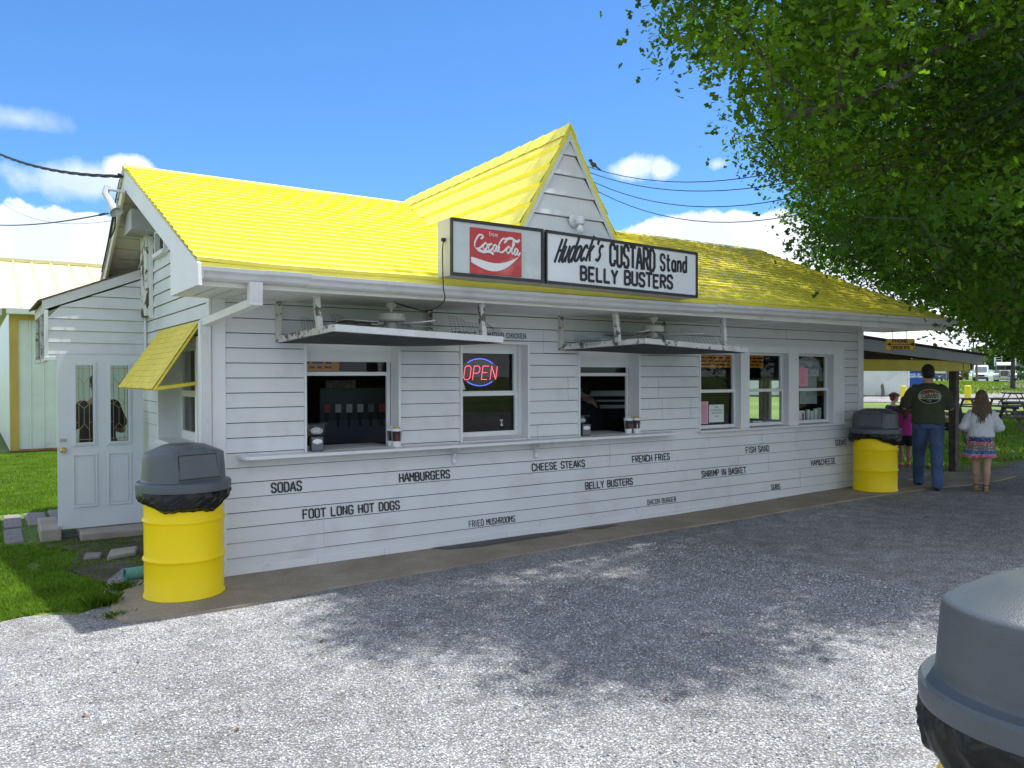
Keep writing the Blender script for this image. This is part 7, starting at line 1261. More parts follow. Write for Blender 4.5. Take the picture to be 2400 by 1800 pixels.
# ---- seated people at the table beyond
def seated(loc, rz, label, top, bottom, skin, hairm, look, seed, bun=False, lift=.35):
    o = thing('person', label, 'person', loc, rz); F = Flesh(); look = Vector(look); P, M = head(F, (0, .05, 1.12), 1., look); F.cap((0, .0, .94), (0, .03, 1.06), .052, .05)
    F.loft([(.42, 0, 0, .16, .13), (.6, 0, .0, .14, .11), (.78, 0, .01, .16, .11), (.9, 0, 0, .14, .08), (.95, 0, 0, .06, .05)])
    for sx2 in (-1, 1):
        sh_, elb, wri = Vector((sx2*.165, 0, .87)), Vector((sx2*.23, .08, .66)), Vector((sx2*.06, .27, .66+lift*(.9 if sx2 > 0 else .7))); F.chain([sh_, elb, wri], [.05, .042, .03]); F.hand(wri, (-sx2*.5, .4, .75), (-sx2, .2, 0), .95, .6, sx2)
        F.chain([(sx2*.09, .03, .46), (sx2*.12, .44, .47), (sx2*.12, .42, .1)], [.085, .06, .042]); F.cap((sx2*.12, .4, .06), (sx2*.12, .54, .04), .04, .035)
    F.grow('body', skin, o, .009, 4)
    F = Flesh(); F.loft([(.43, 0, 0, .175, .145), (.6, 0, .0, .155, .125), (.78, 0, .01, .178, .125), (.88, 0, 0, .16, .095), (.925, 0, 0, .09, .07)])
    for sx2 in (-1, 1): F.chain([(sx2*.15, 0, .865), (sx2*.205, .04, .76)], [.072, .066])
    F.grow('top', top, o, .011, 4, wr=.006, wsc=10)
    F = Flesh()
    for sx2 in (-1, 1): F.chain([(sx2*.09, .0, .46), (sx2*.12, .44, .47), (sx2*.12, .42, .14)], [.105, .078, .065])
    F.grow('trousers', bottom, o, .012, 4); F = Flesh(); F.ell(P(0, -.025, .04), (.084, .1, .088), M); F.ell(P(0, -.06, -.03), (.074, .05, .07), M)
    if bun: F.ell(P(0, -.125, .03), (.042, .045, .042), M); F.ell(P(.05, .02, .05), (.035, .07, .05), M); F.ell(P(-.05, .02, .05), (.035, .07, .05), M)
    F.grow('hair', hairm, o, .009, 3); eyes(P, 1, o); return o
seated((16.72, 3.88, .06), R(-105), 'red-haired woman in a dark purple top seated at the table, seen from the side', mat('purple_cotton', (.03, .015, .05), .9), mat('black_cotton', (.01, .01, .012), .9), SKIN, mat('red_hair', (.12, .02, .012), .5, var=.3, scale=50), (.1, 1, -.1), 1, True)
seated((17.05, 2.55, .06), R(10), 'person in black clothes seated at the far table, mostly hidden behind the man', mat('black_cotton', (.01, .01, .012), .9), mat('black_cotton', (.01, .01, .012), .9), SKIN, mat('dark_brown_hair', (.018, .013, .011), .7), (-.3, 1, -.2), 2, lift=.1)
def standing(loc, rz, label, top, bottom, shoe, skin, hairm, bend=0):
    o = thing('person', label, 'person', loc, rz); F = Flesh(); P, M = head(F, (0, .04+bend*.5, 1.55-bend*.35), 1., Vector((0, 1, -.25-bend))); F.cap((0, bend*.35, 1.37-bend*.2), (0, .02+bend*.45, 1.48-bend*.3), .055, .052); F.cap((0, 0, .88), (0, bend*.35, 1.3-bend*.2), .14, .13)
    for sx2 in (-1, 1):
        sh_ = Vector((sx2*.18, bend*.3, 1.31-bend*.2)); elb = sh_+Vector((sx2*.08, .03, -.28)); wri = elb+Vector((-sx2*.08, .24, .02)); F.chain([sh_, elb, wri], [.052, .043, .03]); F.hand(wri, (-sx2*.2, .9, 0), (0, 0, 1), 1, .7, -sx2); F.chain([(sx2*.09, 0, .85), (sx2*.1, .03, .45), (sx2*.1, 0, .08)], [.09, .06, .04]); F.cap((sx2*.1, -.01, .05), (sx2*.11, .14, .035), .04, .034)
    F.grow('body', skin, o, .010, 4); F = Flesh(); F.loft([(.84, 0, 0, .19, .15), (1.05, 0, bend*.12, .18, .14), (1.25-bend*.15, 0, bend*.3, .2, .135), (1.34-bend*.2, 0, bend*.36, .16, .1)])
    for sx2 in (-1, 1): F.cap((sx2*.16, bend*.3, 1.3-bend*.2), (sx2*.235, bend*.3+.01, 1.12-bend*.2), .08, .075)
    F.grow('top', top, o, .012, 4, wr=.006); F = Flesh()
    for sx2 in (-1, 1): F.chain([(sx2*.085, 0, .88), (sx2*.1, .03, .46), (sx2*.1, 0, .1)], [.125, .088, .075])
    F.grow('trousers', bottom, o, .012, 4)
    for sx2 in (-1, 1): F = Flesh(); F.cap((sx2*.1, -.02, .05), (sx2*.11, .15, .035), .05, .042); F.grow('shoe', shoe, o, .010, 3)
    F = Flesh(); F.ell(P(0, -.022, .038), (.082, .1, .088), M); F.ell(P(0, -.055, -.03), (.075, .055, .075), M); F.grow('hair', hairm, o, .010, 3); eyes(P, 1, o); return o
DKC = mat('navy_work_clothes', (.014, .016, .026), .9)
standing((-.47, 3.2, .065), R(8), 'person in white shoes standing hidden behind the side door', mat('dark_tee', (.03, .03, .035), .9), mat('black_cotton', (.01, .01, .012), .9), mat('white_shoe', (.7, .7, .7), .6), SKIN, mat('dark_brown_hair', (.018, .013, .011), .7))
standing((5.0, 1.05, .06), R(25), 'worker in dark clothes inside the narrow serving window', DKC, DKC, BLACK, SKIN, mat('dark_brown_hair', (.018, .013, .011), .7), .25)
standing((.92, 1.15, .06), R(190), 'worker just visible at the left edge of the wide serving window', mat('grey_tee', (.12, .12, .13), .9), DKC, BLACK, SKIN, mat('dark_brown_hair', (.018, .013, .011), .7))
# ================================================================ VEHICLES
TYRE = mat('tyre', (.012, .012, .012), .9); CHROME = mat('chrome', (.6, .6, .6), .15, 1, var=.05); DGLASS = mat('dark_vehicle_glass', (.01, .013, .02), .08)
def wheels(o, pts, r, w):
    for x, y in pts:
        m = MB(); m.lathe([(r*.55, -w/2), (r*.95, -w/2), (r, -w/3), (r, w/3), (r*.95, w/2), (r*.55, w/2)], 24, (x, y, r), M=Matrix.Rotation(R(90), 3, 'Y')); t = m.build('wheel', TYRE, o, smooth=40); m = MB(); m.lathe([(.001, -w/2+.02), (r*.5, -w/2), (r*.56, 0), (r*.5, w/2), (.001, w/2-.02)], 20, (x, y, r), M=Matrix.Rotation(R(90), 3, 'Y')); m.build('rim', STEEL, t, smooth=40)
TRW = mat('truck_grey', (.3, .32, .33), .35, .2)
tk = thing('semi_truck', 'grey long-nosed truck with a chrome grille coming up the road', 'truck', (100.2, 38.9, .87), R(113))
m = MB(); m.box(-.95, -2.6, .7, .95, -.9, 2.15); m.prism([(-2.6, 2.15), (-2.5, 2.42), (-1.5, 2.45), (-1.1, 2.15)], lambda u, w, d: (d, u, w), -.92, .92); m.build('cab', TRW, tk, bevel=.05)
m = MB(); m.prism([(-.9, .75), (-.9, 1.5), (1.0, 1.42), (1.05, .7)], lambda u, w, d: (d, u, w), -.55, .55); m.build('bonnet', TRW, tk, bevel=.05)
for sx2 in (-1, 1):
    m = MB(); m.prism([(-.4, .55), (-.3, .95), (.1, 1.12), (.65, 1.1), (.98, .9), (1.05, .6), (.85, .6), (.55, .9), (.1, .9), (-.15, .55)], lambda u, w, d: (d, u, w), sx2*.56, sx2*1.2); m.build('fender', TRW, tk)
    m = MB(); m.box(sx2*.62-.0, 1.0, .82, sx2*.95, 1.08, 1.0); m.build('headlight', mat('head_lamp', (.8, .8, .75), .1), tk); m = MB(); m.tube([(sx2*1.05, -1.0, .7), (sx2*1.05, -1.0, 3.0)], .07); m.build('exhaust_stack', CHROME, tk); m = MB(); m.box(sx2*1.0, -.95, 1.5, sx2*1.3, -.9, 1.95); m.build('mirror', BLACK, tk)
m = MB(); m.box(-.42, 1.02, .72, .42, 1.1, 1.42); m.build('grille_frame', CHROME, tk); m = MB(); m.box(-.38, 1.09, .76, .38, 1.11, 1.38); g_ = m.build('grille', BLACK, tk); m = MB()
for i in range(9): m.box(-.36+i*.085, 1.11, .76, -.34+i*.085, 1.13, 1.38)
m.build('grille_bar', CHROME, g_); m = MB(); m.box(-1.2, 1.05, .3, 1.2, 1.2, .62); m.build('bumper', CHROME, tk, bevel=.04)
m = MB(); m.box(-.85, -.9, 1.55, -.03, -.86, 2.05); m.box(.03, -.9, 1.55, .85, -.86, 2.05); m.build('windshield', DGLASS, tk); m = MB(); m.prism([(-.92, 2.05), (-.6, 2.0), (-.6, 2.06), (-.92, 2.13)], lambda u, w, d: (d, u, w), -.92, .92); m.build('sun_visor', CHROME, tk)
for x in (-.6, -.3, 0, .3, .6): m = MB(); m.box(x-.06, -1.1, 2.3, x+.06, -1.0, 2.36); m.build('marker_lamp', mat('amber', (.7, .25, .02), .3), tk)
wheels(tk, [(-.95, .35), (.95, .35), (-.85, -3.2), (.85, -3.2), (-.85, -4.4), (.85, -4.4)], .5, .32); m = MB(); m.box(-1.2, -9, .9, 1.2, -2.8, 2.2); m.build('load_body', mat('dull_grey_steel', (.2, .21, .21), .6, .3), tk)
vn = thing('delivery_van', 'white tall delivery van on the far road left of the truck', 'van', (127, 54.4, .87), R(114)); VW = mat('van_white', (.8, .8, .8), .3, var=.02)
m = MB(); m.prism([(-4, .4), (-4, 2.35), (-1.0, 2.45), (-.5, 2.35), (.55, 1.25), (1.2, 1.1), (1.3, .7), (1.3, .4)], lambda u, w, d: (d, u, w), -.95, .95); m.build('van_body', VW, vn, bevel=.08); m = MB(); m.add([(-.8, -.42, 2.18), (.8, -.42, 2.18), (.86, .5, 1.36), (-.86, .5, 1.36)], [(0, 1, 2, 3)]); m.v = [(x, y+.06, z+.04) for x, y, z in m.v]; m.build('windshield', mat('van_glass', (.12, .13, .14), .06), vn, fix=False)
m = MB(); m.box(-.5, 1.28, .68, .5, 1.33, .98); m.build('grille', BLACK, vn); m = MB(); m.box(-.95, 1.2, .3, .95, 1.38, .62); m.build('bumper', mat('dark_bumper', (.04, .045, .06), .6), vn)
for sx2 in (-1, 1): m = MB(); m.box(sx2*.56, 1.2, .8, sx2*.86, 1.3, 1.05); m.build('headlight', mat('head_lamp', (.8, .8, .75), .1), vn); m = MB(); m.box(sx2*.98, .3, 1.25, sx2*1.2, .4, 1.55); m.build('mirror', VW, vn)
wheels(vn, [(-.84, .7), (.84, .7), (-.84, -2.8), (.84, -2.8)], .36, .24)
def car(loc, rz, label, col, name='parked_car', h=1.45):
    o = thing(name, label, 'car', loc, rz); mt = mat('car_'+label.split()[0], col, .3); m = MB(); m.prism([(-2.1, .35), (-2.1, .95), (-1.6, 1.0), (-1.0, h), (.5, h), (1.1, .95), (2.0, .85), (2.15, .35)], lambda u, w, d: (d, u, w), -.85, .85); m.build('car_body', mt, o, bevel=.07); m = MB(); m.add([(-.7, .56, h-.04), (.7, .56, h-.04), (.78, 1.1, .98), (-.78, 1.1, .98)], [(0, 1, 2, 3)]); m.v = [(x, y+.03, z+.03) for x, y, z in m.v]; m.build('windshield', DGLASS, o, fix=False)
    for sx2 in (-1, 1): m = MB(); m.box(sx2*.55, 2.05, .6, sx2*.8, 2.14, .75); m.build('headlight', mat('head_lamp', (.8, .8, .75), .1), o)
    wheels(o, [(-.78, 1.3), (.78, 1.3), (-.78, -1.3), (.78, -1.3)], .33, .2); return o
car((129, 61.8, .87), R(100), 'blue parked car far off to the right of the man\'s head', (.02, .05, .15)); car((151, 70.9, .87), R(140), 'red parked truck far off beside the shelter post', (.25, .01, .03), h=2.6); car((139.6, 54, .87), R(60), 'green parked car at the far right edge beyond the road', (.05, .25, .2)); car((165, 76, .87), R(115), 'silver distant car between the shelter beam and the van', (.3, .3, .31))
o = thing('store_sign', 'cream shop sign panel with green lettering beside the man\'s head', 'sign', (118.75, 56.5, .86), R(-65)); m = MB(); m.box(-1, 0, 1.2, .9, .12, 3.6); m.build('panel', mat('cream_sign', (.7, .7, .5), .5), o); m = MB(); m.tube([(.98, .06, 0), (.98, .06, 3.6)], .07); m.build('post', GREYM, o); ink = Ink(); f = front(-.01); ink.text('ARTS', -.8, .75, 2.9, .45, .1, f); ink.stroke([(-.7, 2.4), (.5, 2.4)], .14, f); ink.stroke([(-.7, 1.9), (.3, 1.9)], .14, f); ink.mb.build('panel_lettering', mat('green_lettering', (.02, .15, .07), .6), o, fix=False)
o = thing('road_gantry', 'white open lattice tower by the road behind the van', 'tower', (133.9, 56.6, .86), R(-65)); m = MB()
for x, h in ((-1.6, 3.2), (-.4, 3.0), (.9, 3.8), (1.9, 4.4)):
    m.box(x-.05, 0, 0, x+.05, .1, h)
for z in np.arange(1.6, 4.3, .35): m.box(.9, .02, z, 1.9, .08, z+.06)
m.build('lattice', WHITE, o)
gb = thing('green_roadside_building', 'low grey-green building at the far right beyond the truck', 'building', (150, 57, .86), R(-65)); m = MB(); m.box(-3, 0, 0, 4, 5, 3.0); m.build('wall', mat('greygreen_wall', (.25, .3, .27), .8), gb); m = MB(); m.box(-3.3, -.3, 3.0, 4.3, 5.3, 3.2); m.build('roof', GREYM, gb); m = MB(); m.box(-1, -.03, .8, .5, 0, 2); m.build('window', DGLASS, gb)
def pole(x, y, h, r, label, lean=0, arm=True):
    o = thing('utility_pole', label, 'utility pole', (x, y, gz(x, y)), R(30), 'utility poles along the road'); m = MB(); m.tube([(0, 0, -.2), (lean, 0, h)], [r, r*.7], 10); m.build('pole_shaft', WOODOLD, o, smooth=60)
    if arm: m = MB(); m.box(-1.1+lean, -.05, h-.8, 1.1+lean, .05, h-.65); m.build('crossarm', WOODOLD, o)
pole(113.1, 48.3, 5.2, .16, 'leaning grey utility pole just left of the van', .9, False); pole(143.9, 63.7, 7, .16, 'tall utility pole rising above the shelter roof end'); pole(152.5, 69.9, 6, .16, 'thin utility pole right of the shelter post')
# ================================================================ TREES
def leafmat(name, col, tr=.5):
    if name in MATS: return MATS[name]
    m = bpy.data.materials.new(name); m.use_nodes = True; n = m.node_tree; L = n.links; n.nodes.clear(); o = n.nodes.new('ShaderNodeOutputMaterial'); p = n.nodes.new('ShaderNodeBsdfPrincipled'); p.inputs['Roughness'].default_value = .5; p.inputs['Specular IOR Level'].default_value = .2
    t = n.nodes.new('ShaderNodeBsdfTranslucent'); x = n.nodes.new('ShaderNodeMixShader'); x.inputs[0].default_value = tr; g = n.nodes.new('ShaderNodeTexCoord'); k = n.nodes.new('ShaderNodeTexNoise'); k.inputs['Scale'].default_value = 2.2; k.inputs['Detail'].default_value = 4; L.new(g.outputs['Object'], k.inputs['Vector'])
    r = n.nodes.new('ShaderNodeValToRGB'); c = np.array(col); r.color_ramp.elements[0].position = .3; r.color_ramp.elements[0].color = (*(c*.72), 1); r.color_ramp.elements[1].position = .7; r.color_ramp.elements[1].color = (*(c*1.25), 1); L.new(k.outputs[0], r.inputs[0]); L.new(r.outputs[0], p.inputs['Base Color'])
    mu = n.nodes.new('ShaderNodeMix'); mu.data_type = 'RGBA'; mu.blend_type = 'MULTIPLY'; mu.inputs['Factor'].default_value = 1; L.new(r.outputs[0], mu.inputs['A']); mu.inputs['B'].default_value = (1.5, 1.6, .7, 1); L.new(mu.outputs['Result'], t.inputs[0])
    L.new(p.outputs[0], x.inputs[1]); L.new(t.outputs[0], x.inputs[2]); L.new(x.outputs[0], o.inputs[0]); MATS[name] = m; return m
LEAFS = [leafmat('oak_leaf_a', (.038, .09, .008), .5), leafmat('oak_leaf_b', (.055, .118, .009), .52), leafmat('oak_leaf_c', (.085, .16, .012), .58), leafmat('oak_leaf_d', (.022, .06, .008), .4)]
BARK = mat('bark', (.05, .042, .035), .9, var=.35, scale=7, bump=1, bscale=30)
def rot_frames(n, up_bias):
    nrm = rng.normal(size=(n, 3))*.75; nrm[:, 2] += up_bias; nrm /= np.linalg.norm(nrm, axis=1)[:, None]; d = rng.normal(size=(n, 3)); d[:, 2] -= .45; d -= nrm*(d*nrm).sum(1)[:, None]; d /= np.linalg.norm(d, axis=1)[:, None]; return np.cross(d, nrm), d, nrm
def leaves(P, tmpl, sizes, up=.9):
    X, Y_, Z_ = rot_frames(len(P), up); T = np.array(tmpl); V = P[:, None, :]+sizes[:, None, None]*(T[None, :, 0:1]*X[:, None, :]+T[None, :, 1:2]*Y_[:, None, :]+T[None, :, 2:3]*Z_[:, None, :]); return V.reshape(-1, 3), np.arange(len(P)*len(T)).reshape(len(P), len(T))
half = [(.38, .30), (.13, .44), (.4, .68)]
OAK = [(0, 0, 0)]+[(x, y, .12*x) for x, y in half]+[(0, 1.05, -.08)]+[(-x, y, .12*x) for x, y in half[::-1]]
CR = CROWN
CP = np.array(CR).reshape(-1, 3)*.1+np.array([-2, -8, 0])
oak = thing('oak_tree', 'big leafy oak with its crown hanging over the stand and lot from the right', 'tree', (11.2, -3.6, .06)); T0 = np.array([11.2, -3.6, .06])
rel = CP-T0; cnt = rng.integers(85, 150, len(CP)); big = rng.random(len(CP)); cnt = (cnt*np.where(big < .06, .4, 1)).astype(int)
idx = np.repeat(np.arange(len(CP)), cnt); PL = rel[idx]+rng.normal(size=(len(idx), 3))*np.array([.25, .25, .17])
V, F = leaves(PL, OAK, rng.uniform(.055, .098, len(PL))); mi = (rng.random(len(CP))*3.2).astype(int)[idx]; fl_ = rng.random(len(idx)) < .12; mi[fl_] = rng.integers(0, 4, fl_.sum()); npmesh('crown', V, F, LEAFS, oak, np.clip(mi, 0, 3))
m = MB(); m.tube([(0, 0, -.2), (.03, .02, .5), (-.08, .1, 2.0), (-.25, .35, 3.2)], [.48, .36, .31, .27], 16); m.build('trunk', BARK, oak, smooth=60)
# limbs grown from the trunk fork through the leaf clusters
nodes = [np.array([-.25, .35, 3.2]), np.array([-.1, .2, 2.3])]; par = [-1, -1]; order = np.argsort(((rel-nodes[0])**2).sum(1)); keep = [i for i in order if rng.random() < .75]
wt = {}
for i in keep:
    q = rel[i]; A = np.array(nodes); d = A-q; D = np.sqrt((d**2).sum(1)); cost = D+.25*np.sqrt(((A-nodes[0])**2).sum(1))+np.where(A[:, 2] > q[2]+.9, 2.5, 0); j = int(np.argmin(cost)); a = A[j]; L_ = D[j]; last = j; ns = max(1, int(L_/.45))
    if L_ > 1.5 and len(nodes) > 40: continue
    for s_ in range(1, ns+1):
        t = s_/ns; p = a+(q-a)*t+np.array([0, 0, -.12*math.sin(math.pi*t)])*(L_ > .6)+rng.normal(size=3)*.03; nodes.append(p); par.append(last); last = len(nodes)-1
w = np.ones(len(nodes))
for i in range(len(nodes)-1, 1, -1):
    if par[i] >= 0: w[par[i]] += w[i]
rad_ = np.minimum(.0065*np.sqrt(w), .18); m = MB()
for i in range(2, len(nodes)):
    j = par[i]
    if j < 0: continue
    r0 = min(rad_[j], rad_[i]*1.35); m.tube([nodes[j], nodes[i]], [r0, rad_[i]], 7 if rad_[i] > .04 else 5 if rad_[i] > .015 else 3, False)
m.build('limbs', BARK, oak, smooth=80, fix=False)
# second oak farther right
CQ = np.array(CROWN_TWO).reshape(-1, 3)*.1+np.array([10, -5, 0]); oak2 = thing('oak_tree', 'farther oak whose low dark foliage hangs over the picnic tables at right', 'tree', (30.5, 4.6, .06)); rq = CQ-np.array([30.5, 4.6, .06])
ix = np.repeat(np.arange(len(CQ)), 110); PQ = rq[ix]+rng.normal(size=(len(ix), 3))*np.array([.42, .42, .3]); V, F = leaves(PQ, OAK, rng.uniform(.1, .17, len(PQ))); npmesh('crown', V, F, LEAFS, oak2, np.where(rng.random(len(ix)) < .12, rng.integers(0, 4, len(ix)), (rng.random(len(CQ))*3.2).astype(int)[ix]))
m = MB(); m.tube([(0, 0, -.2), (0, 0, .6), (-.2, .1, 3.0), (-.6, .2, 5)], [.5, .38, .3, .22], 14)
for i in range(0, len(rq), 9): q = Vector(rq[i]); m.tube(smoothpath([(-.2-.3*rnd.random(), .1, 3+1.6*rnd.random()), Vector((-.3, .1, 3.4)).lerp(q, .5)+Vector((0, 0, .5)), q], 4), [.09-.008*k for k in range(9)], 6, False)
m.build('trunk', BARK, oak2, smooth=70, fix=False)
# distant trees
def fartree(x, y, h, r, label, mats_, n=3000, trunk=.3, seed=1, ls=.55, low=.3):
    o = thing('roadside_tree', label, 'tree', (x, y, gz(x, y)), 0, 'trees beyond the road'); g = np.random.default_rng(seed); k = 42; c = g.normal(size=(k, 3)); c /= np.linalg.norm(c, axis=1)[:, None]; c *= (.55+.45*g.random((k, 1))); c = c*np.array([r, r, h*(1-low)/2])*.8+np.array([0, 0, h*(low+(1-low)/2)]); ix = g.integers(0, k, n); off_ = g.normal(size=(n, 3)); off_ /= np.linalg.norm(off_, axis=1)[:, None]
    P = c[ix]+off_*(g.random((n, 1))**.4)*np.array([r*.36, r*.36, h*.13]); V, F = leaves(P, [(-.4, 0, 0), (0, -.25, .05), (.45, .1, 0), (.1, .5, -.05), (-.35, .35, .05)], g.uniform(.6, 1.2, n)*ls, .5); npmesh('crown', V, F, mats_, o, (ix % len(mats_)))
    m = MB(); m.tube([(0, 0, -.3), (.1, 0, h*.3), (-.1, .1, h*.75)], [trunk, trunk*.8, trunk*.2], 9)
    for i in range(7): a = i*.9; m.tube([(0, 0, h*(.25+.06*i)), (math.cos(a)*r*.5, math.sin(a)*r*.5, h*(.5+.05*i))], [trunk*.4, .04], 6)
    m.build('trunk', BARK, o, smooth=60)
FAR = [leafmat('far_leaf_a', (.05, .10, .02), .35), leafmat('far_leaf_b', (.08, .14, .03), .35), leafmat('far_leaf_c', (.035, .075, .02), .35)]; YEL = [leafmat('far_leaf_y', (.11, .15, .04), .35), leafmat('far_leaf_b', (.08, .14, .03), .35)]
FT = [(174, 79.5, 6.6, 3.6, YEL, 'pale green roadside tree just beyond the end of the shelter roof'), (198, 86.8, 8.2, 5, FAR, 'broad dark tree behind the van and tower'), (160, 65, 8.5, 4.5, FAR, 'dark tree directly behind the truck'), (151, 56, 8, 4.5, FAR, 'dark tree at the right edge behind the grey-green building'), (212, 102, 7.5, 6, FAR, 'low dark tree behind the shelter post'), (142, 50, 6.5, 3.5, YEL, 'light green tree at the extreme right'), (230, 114, 7, 6, FAR, 'distant dark tree behind the cream shop sign'), (233, 100, 8.5, 7, FAR, 'tall dark tree farthest back behind the leaning pole'), (185, 88, 5.0, 4, FAR, 'low bushy tree behind the red truck'), (250, 118, 8, 8, FAR, 'wide dark tree farthest back behind the lattice tower'), (118, 44.9, 1.5, 1.2, FAR, 'low round shrub by the road right of the truck'), (150, 68, 2.2, .9, YEL, 'small yellow-green bush right of the shelter post')]
for i, (x, y, h, r, mm, lab) in enumerate(FT): fartree(x, y, h, r, lab, mm, 2600 if h > 3 else 700, .22 if h > 3 else .05, i+3, .6 if h > 3 else .2, .22 if h > 3 else .05)
o = thing('roadside_tree', 'bare brown trunk on the verge in front of the truck', 'tree', (72.9, 26, .56), 0, 'trees beyond the road'); m = MB(); m.tube([(0, 0, -.2), (.02, 0, .3), (.05, 0, 2.0), (.12, .05, 4.2)], [.3, .19, .16, .13], 10); m.build('trunk', BARK, o, smooth=60); g = np.random.default_rng(77); P = g.normal(size=(900, 3))*np.array([.9, .9, .5])+np.array([0, 0, 4.6]); V, F = leaves(P, OAK, g.uniform(.2, .35, 900)); npmesh('crown', V, F, FAR, o, g.integers(0, 3, 900))
# ================================================================ WIRES AND BIRD
def wire(a, b_, sag, r, label, n=24, strands=1, grp=None, tmax=1):
    a, b_ = Vector(a), Vector(b_); m = MB()
    for s in range(strands):
        pts = []
        for i in range(n+1):
            t = tmax*i/n; p = a+(b_-a)*t; p.z -= sag*4*t*(1-t)
            if strands > 1: ph_ = t*34+s*2.1; p += Vector((math.cos(ph_)*.011, 0, math.sin(ph_)*.011))
            pts.append(p)
        m.tube(pts, r, 5)
    o = m.build('power_line', WIRE, None, smooth=60); return tag(o, label, 'wire', grp)
pole(5.8, -9.4, 7.6, .14, 'utility pole carrying the overhead wires, beside the lot')
WG = 'overhead wires right of the dormer'
A_ = [(5.499, 1.922, 4.692), (5.514, 1.922, 4.62), (5.53, 1.922, 4.524), (5.658, 1.922, 4.398)]; B_ = [(5.671, -3.996, 4.273), (5.672, -3.997, 4.101), (5.672, -3.997, 4.101), (5.672, -3.997, 3.938)]; SG_ = [0.5666666666666667, 0.5666666666666667, 0.7, 0.7333333333333334]
for i, lab in enumerate(('topmost of the four overhead wires, where the bird perches', 'second of the four overhead wires from the top', 'third of the four overhead wires from the top', 'lowest of the four overhead wires above the right roof')): wire(A_[i], B_[i], SG_[i], .0055, lab, 40, 1, WG, 1.9)
wire((-.36, 2.16, 3.76), (-1.5, 8.6, 5.45), .12, .0095, 'thick twisted service cable reaching the left roof peak', 60, 3); wire((-.42, 2.66, 3.46), (-1.45, 8.6, 4.18), .06, .008, 'thin black wire with a splice at the left gable', 12); wire((-.39, 2.64, 3.38), (-1.4, 12, 5.4), .25, .0025, 'faint hair-thin wire left of the gable', 16); wire((-.38, 2.2, 3.78), (3.2, 4.6, 4.25), .1, .012, 'short cable run behind the ridge left of the dormer', 20, 3)
m = MB(); m.tube([(-.47, 2.95, 3.485), (-.44, 2.8, 3.475)], .014, 8); tag(m.build('wire_splice', WIRE), 'small dark splice clamp on the thin wire by the gable', 'splice')
bd = thing('bird', 'small dark bird perched on the topmost overhead wire', 'bird', (5.507, 1.655, 4.578), R(20)); F = Flesh(); F.ell((0, 0, .055), (.032, .06, .034), Matrix.Rotation(R(40), 3, 'X')); F.ell((0, .045, .115), (.024, .028, .024)); F.cap((0, .07, .118), (0, .09, .115), .007, .003); F.cap((0, -.04, .02), (0, -.12, -.045), .016, .009); F.cap((.01, .01, .03), (.01, .01, -.0), .004, .004); F.cap((-.01, .01, .03), (-.01, .01, -.0), .004, .004); F.grow('bird_body', mat('black_feather', (.012, .012, .016), .5), bd, .004, 2)
# ================================================================ GRASS, WEEDS, STONES
def blades(name, P, hgt, mats_, wid=.0045, lean=.5):
    n = len(P); a = rng.uniform(0, 6.283, n); h = hgt*rng.uniform(.5, 1.2, n); d = np.stack([np.cos(a), np.sin(a), 0*a], 1); s = np.stack([-np.sin(a), np.cos(a), 0*a], 1)*(wid*rng.uniform(.7, 1.3, n))[:, None]; L_ = (h*lean*rng.uniform(.3, 1.3, n))[:, None]; z = np.array([0, 0, 1.]); mid = P+d*L_*.35+z*(h*.6)[:, None]; tip = P+d*L_+z*h[:, None]
    V = np.stack([P-s, P+s, mid+s*.8, tip, mid-s*.8], 1).reshape(-1, 3); F = np.arange(n*5).reshape(n, 5); return npmesh(name, V, F, mats_, None, rng.integers(0, len(mats_), n))
GB = [leafmat('grass_blade_a', (.1, .2, .018), .45), leafmat('grass_blade_b', (.14, .25, .025), .45), leafmat('grass_blade_c', (.19, .27, .045), .45)]
def scatter(n, x0, x1, y0, y1, power=1): x = rng.uniform(x0, x1, n); y = y0+(y1-y0)*rng.random(n)**power; return np.stack([x, y, npgz(x, y)-.03], 1)
P = scatter(150000, -2.3, .1, -.42, 14.6, 2.0); nv = np.array([noise.noise((a*1.6, b_*1.6, 0)) for a, b_ in P[:, :2]]); bare = (P[:, 0] > -1.0+.25*np.sin(P[:, 1]*3)) & (P[:, 1] < 3.4); edge = P[:, 1] < -.25+.1*np.sin(P[:, 0]*9); pav_ = (P[:, 0] > -1.38) & (P[:, 1] > 2.7) & (P[:, 1] < 4.95)
k = ~edge & (~bare | ((nv > .0) & (rng.random(len(P)) < .55)) | (rng.random(len(P)) < .05)) & (~pav_ | (rng.random(len(P)) < .05)); tag(blades('lawn_grass', P[k], .034, GB), kind='stuff')
P = scatter(60000, 9, 34, .5, 14, 1.0); P = P[~((P[:, 0] < 12.4) & (P[:, 1] < 4.4)) & (P[:, 1] > .45-.04*(P[:, 0]-12)+.15*np.sin(P[:, 0]*2)) & (P[:, 1] < .62*(P[:, 0]-7))]; tag(blades('shade_grass', P, .07, GB, .012), kind='stuff')
P = scatter(16000, 62, 110, 22, 52); tag(blades('verge_grass', P, .22, GB+[leafmat('dry_grass', (.2, .22, .07), .3)], .03), kind='stuff')
def weed(x, y, h, n, label): 
    n *= 2; P = np.stack([x+rng.normal(size=n)*.045, y+rng.normal(size=n)*.035, np.full(n, -.01)], 1); o = blades('weed_tuft', P, h*.8, GB, .0028, .8); return tag(o, label, 'weed', 'weed tufts by the walk')
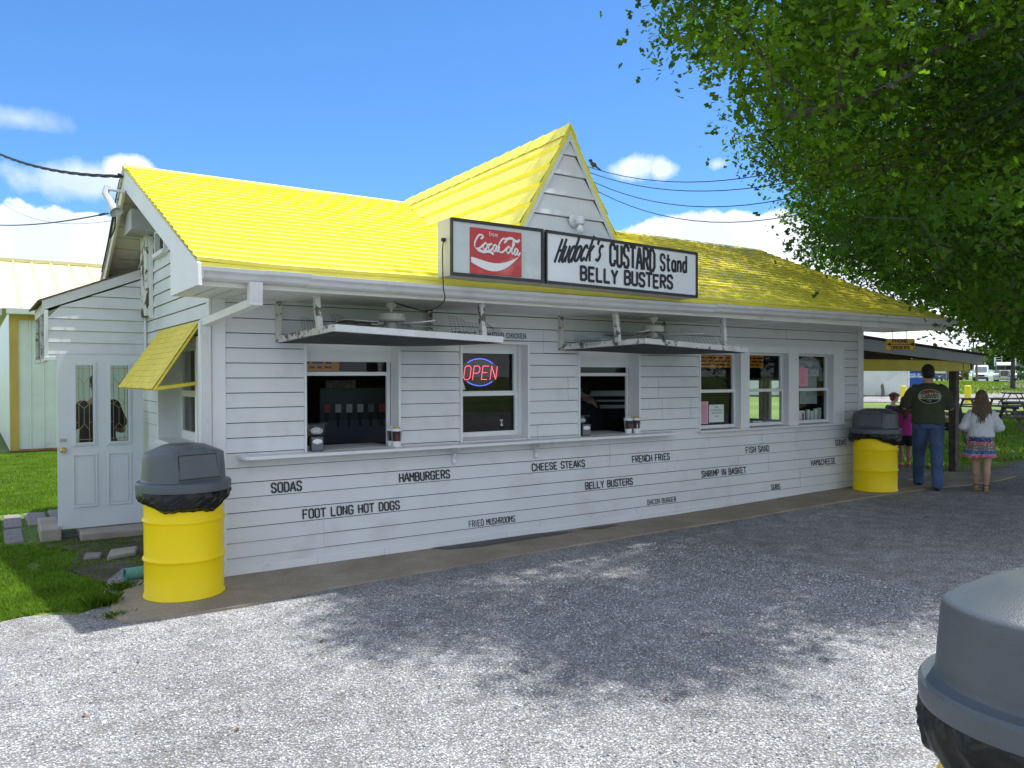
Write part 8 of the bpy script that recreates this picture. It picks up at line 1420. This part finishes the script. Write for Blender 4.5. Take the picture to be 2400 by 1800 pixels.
weed(-.86, -.3, .13, 160, 'tall weed tuft at the left end of the concrete walk'); weed(-.82, -.66, .06, 90, 'low weed patch by the front corner of the walk'); weed(-.62, -.5, .035, 60, 'tiny weed in the crack left of the near bin'); weed(-.66, .12, .09, 130, 'weed clump under the green pipe'); weed(.78, -4.22, .02, 26, 'tiny green sprig alone in the sunlit gravel'); weed(.4, -3.5, .014, 12, 'second tiny sprig in the sunlit gravel')
g = 62000; x = rng.uniform(-2.8, 4.6, g); y = -4.9+rng.random(g)**1.25*3.9; k = y < -.98+.03*np.sin(x*5); x, y = x[k], y[k]; g = len(x)
_b = bmesh.new(); bmesh.ops.create_icosphere(_b, subdivisions=1, radius=1); SV = np.array([v.co for v in _b.verts]); SF = np.array([[v.index for v in f.verts] for f in _b.faces]); _b.free(); nvv = len(SV)
sc = rng.uniform(.003, .0068, (g, 1, 1))*(1+rng.random((g, 1, 1))**6*.8); axs = rng.uniform(.6, 1.25, (g, 1, 3))*np.array([1, 1, .75]); th = rng.uniform(0, 6.28, g); jit_ = 1+rng.normal(size=(g, nvv, 1))*.14; V = SV[None]*axs*jit_*sc; c_, s_ = np.cos(th)[:, None], np.sin(th)[:, None]; V = np.stack([V[:, :, 0]*c_-V[:, :, 1]*s_, V[:, :, 0]*s_+V[:, :, 1]*c_, V[:, :, 2]], 2)+np.stack([x, y, npgz(x, y)+.005], 1)[:, None, :]
F = (SF[None]+(np.arange(g)*nvv)[:, None, None]).reshape(-1, 3); sm_ = [mat('stone_a', (.22, .23, .25), .85, var=.1, scale=30), mat('stone_b', (.36, .372, .395), .85, var=.1, scale=30), mat('stone_c', (.57, .575, .59), .85, var=.1, scale=30), mat('stone_d', (.13, .13, .14), .85, var=.1, scale=30)]
tag(npmesh('gravel_stones', V.reshape(-1, 3), F, sm_, None, np.repeat(rng.choice(4, g, p=[.33, .38, .2, .09]), 20)), kind='stuff')

# a few fallen leaves and twigs on the gravel
LFB = mat('dry_leaf', (.22, .10, .04), .8, var=.3, scale=30); TWG = mat('twig', (.06, .045, .035), .9)
for i, (lx, ly) in enumerate(((.45, -3.1), (1.35, -3.9), (2.3, -3.3), (-.6, -3.0), (1.9, -2.2), (.2, -2.0), (2.9, -4.2), (-1.2, -2.4))):
    m = MB(); a = rnd.uniform(0, 6.28); s = rnd.uniform(.022, .04); m.add([(s*(x*math.cos(a)-y*math.sin(a)), s*(x*math.sin(a)+y*math.cos(a)), .012+z*s+.004*(k % 3)) for k, (x, y, z) in enumerate(OAK)], [tuple(range(len(OAK)))]); o = m.build('fallen_leaf', LFB, fix=False); o.location = (lx, ly, 0); tag(o, 'small dry brown leaf lying on the open gravel', 'leaf', 'fallen leaves on the gravel')
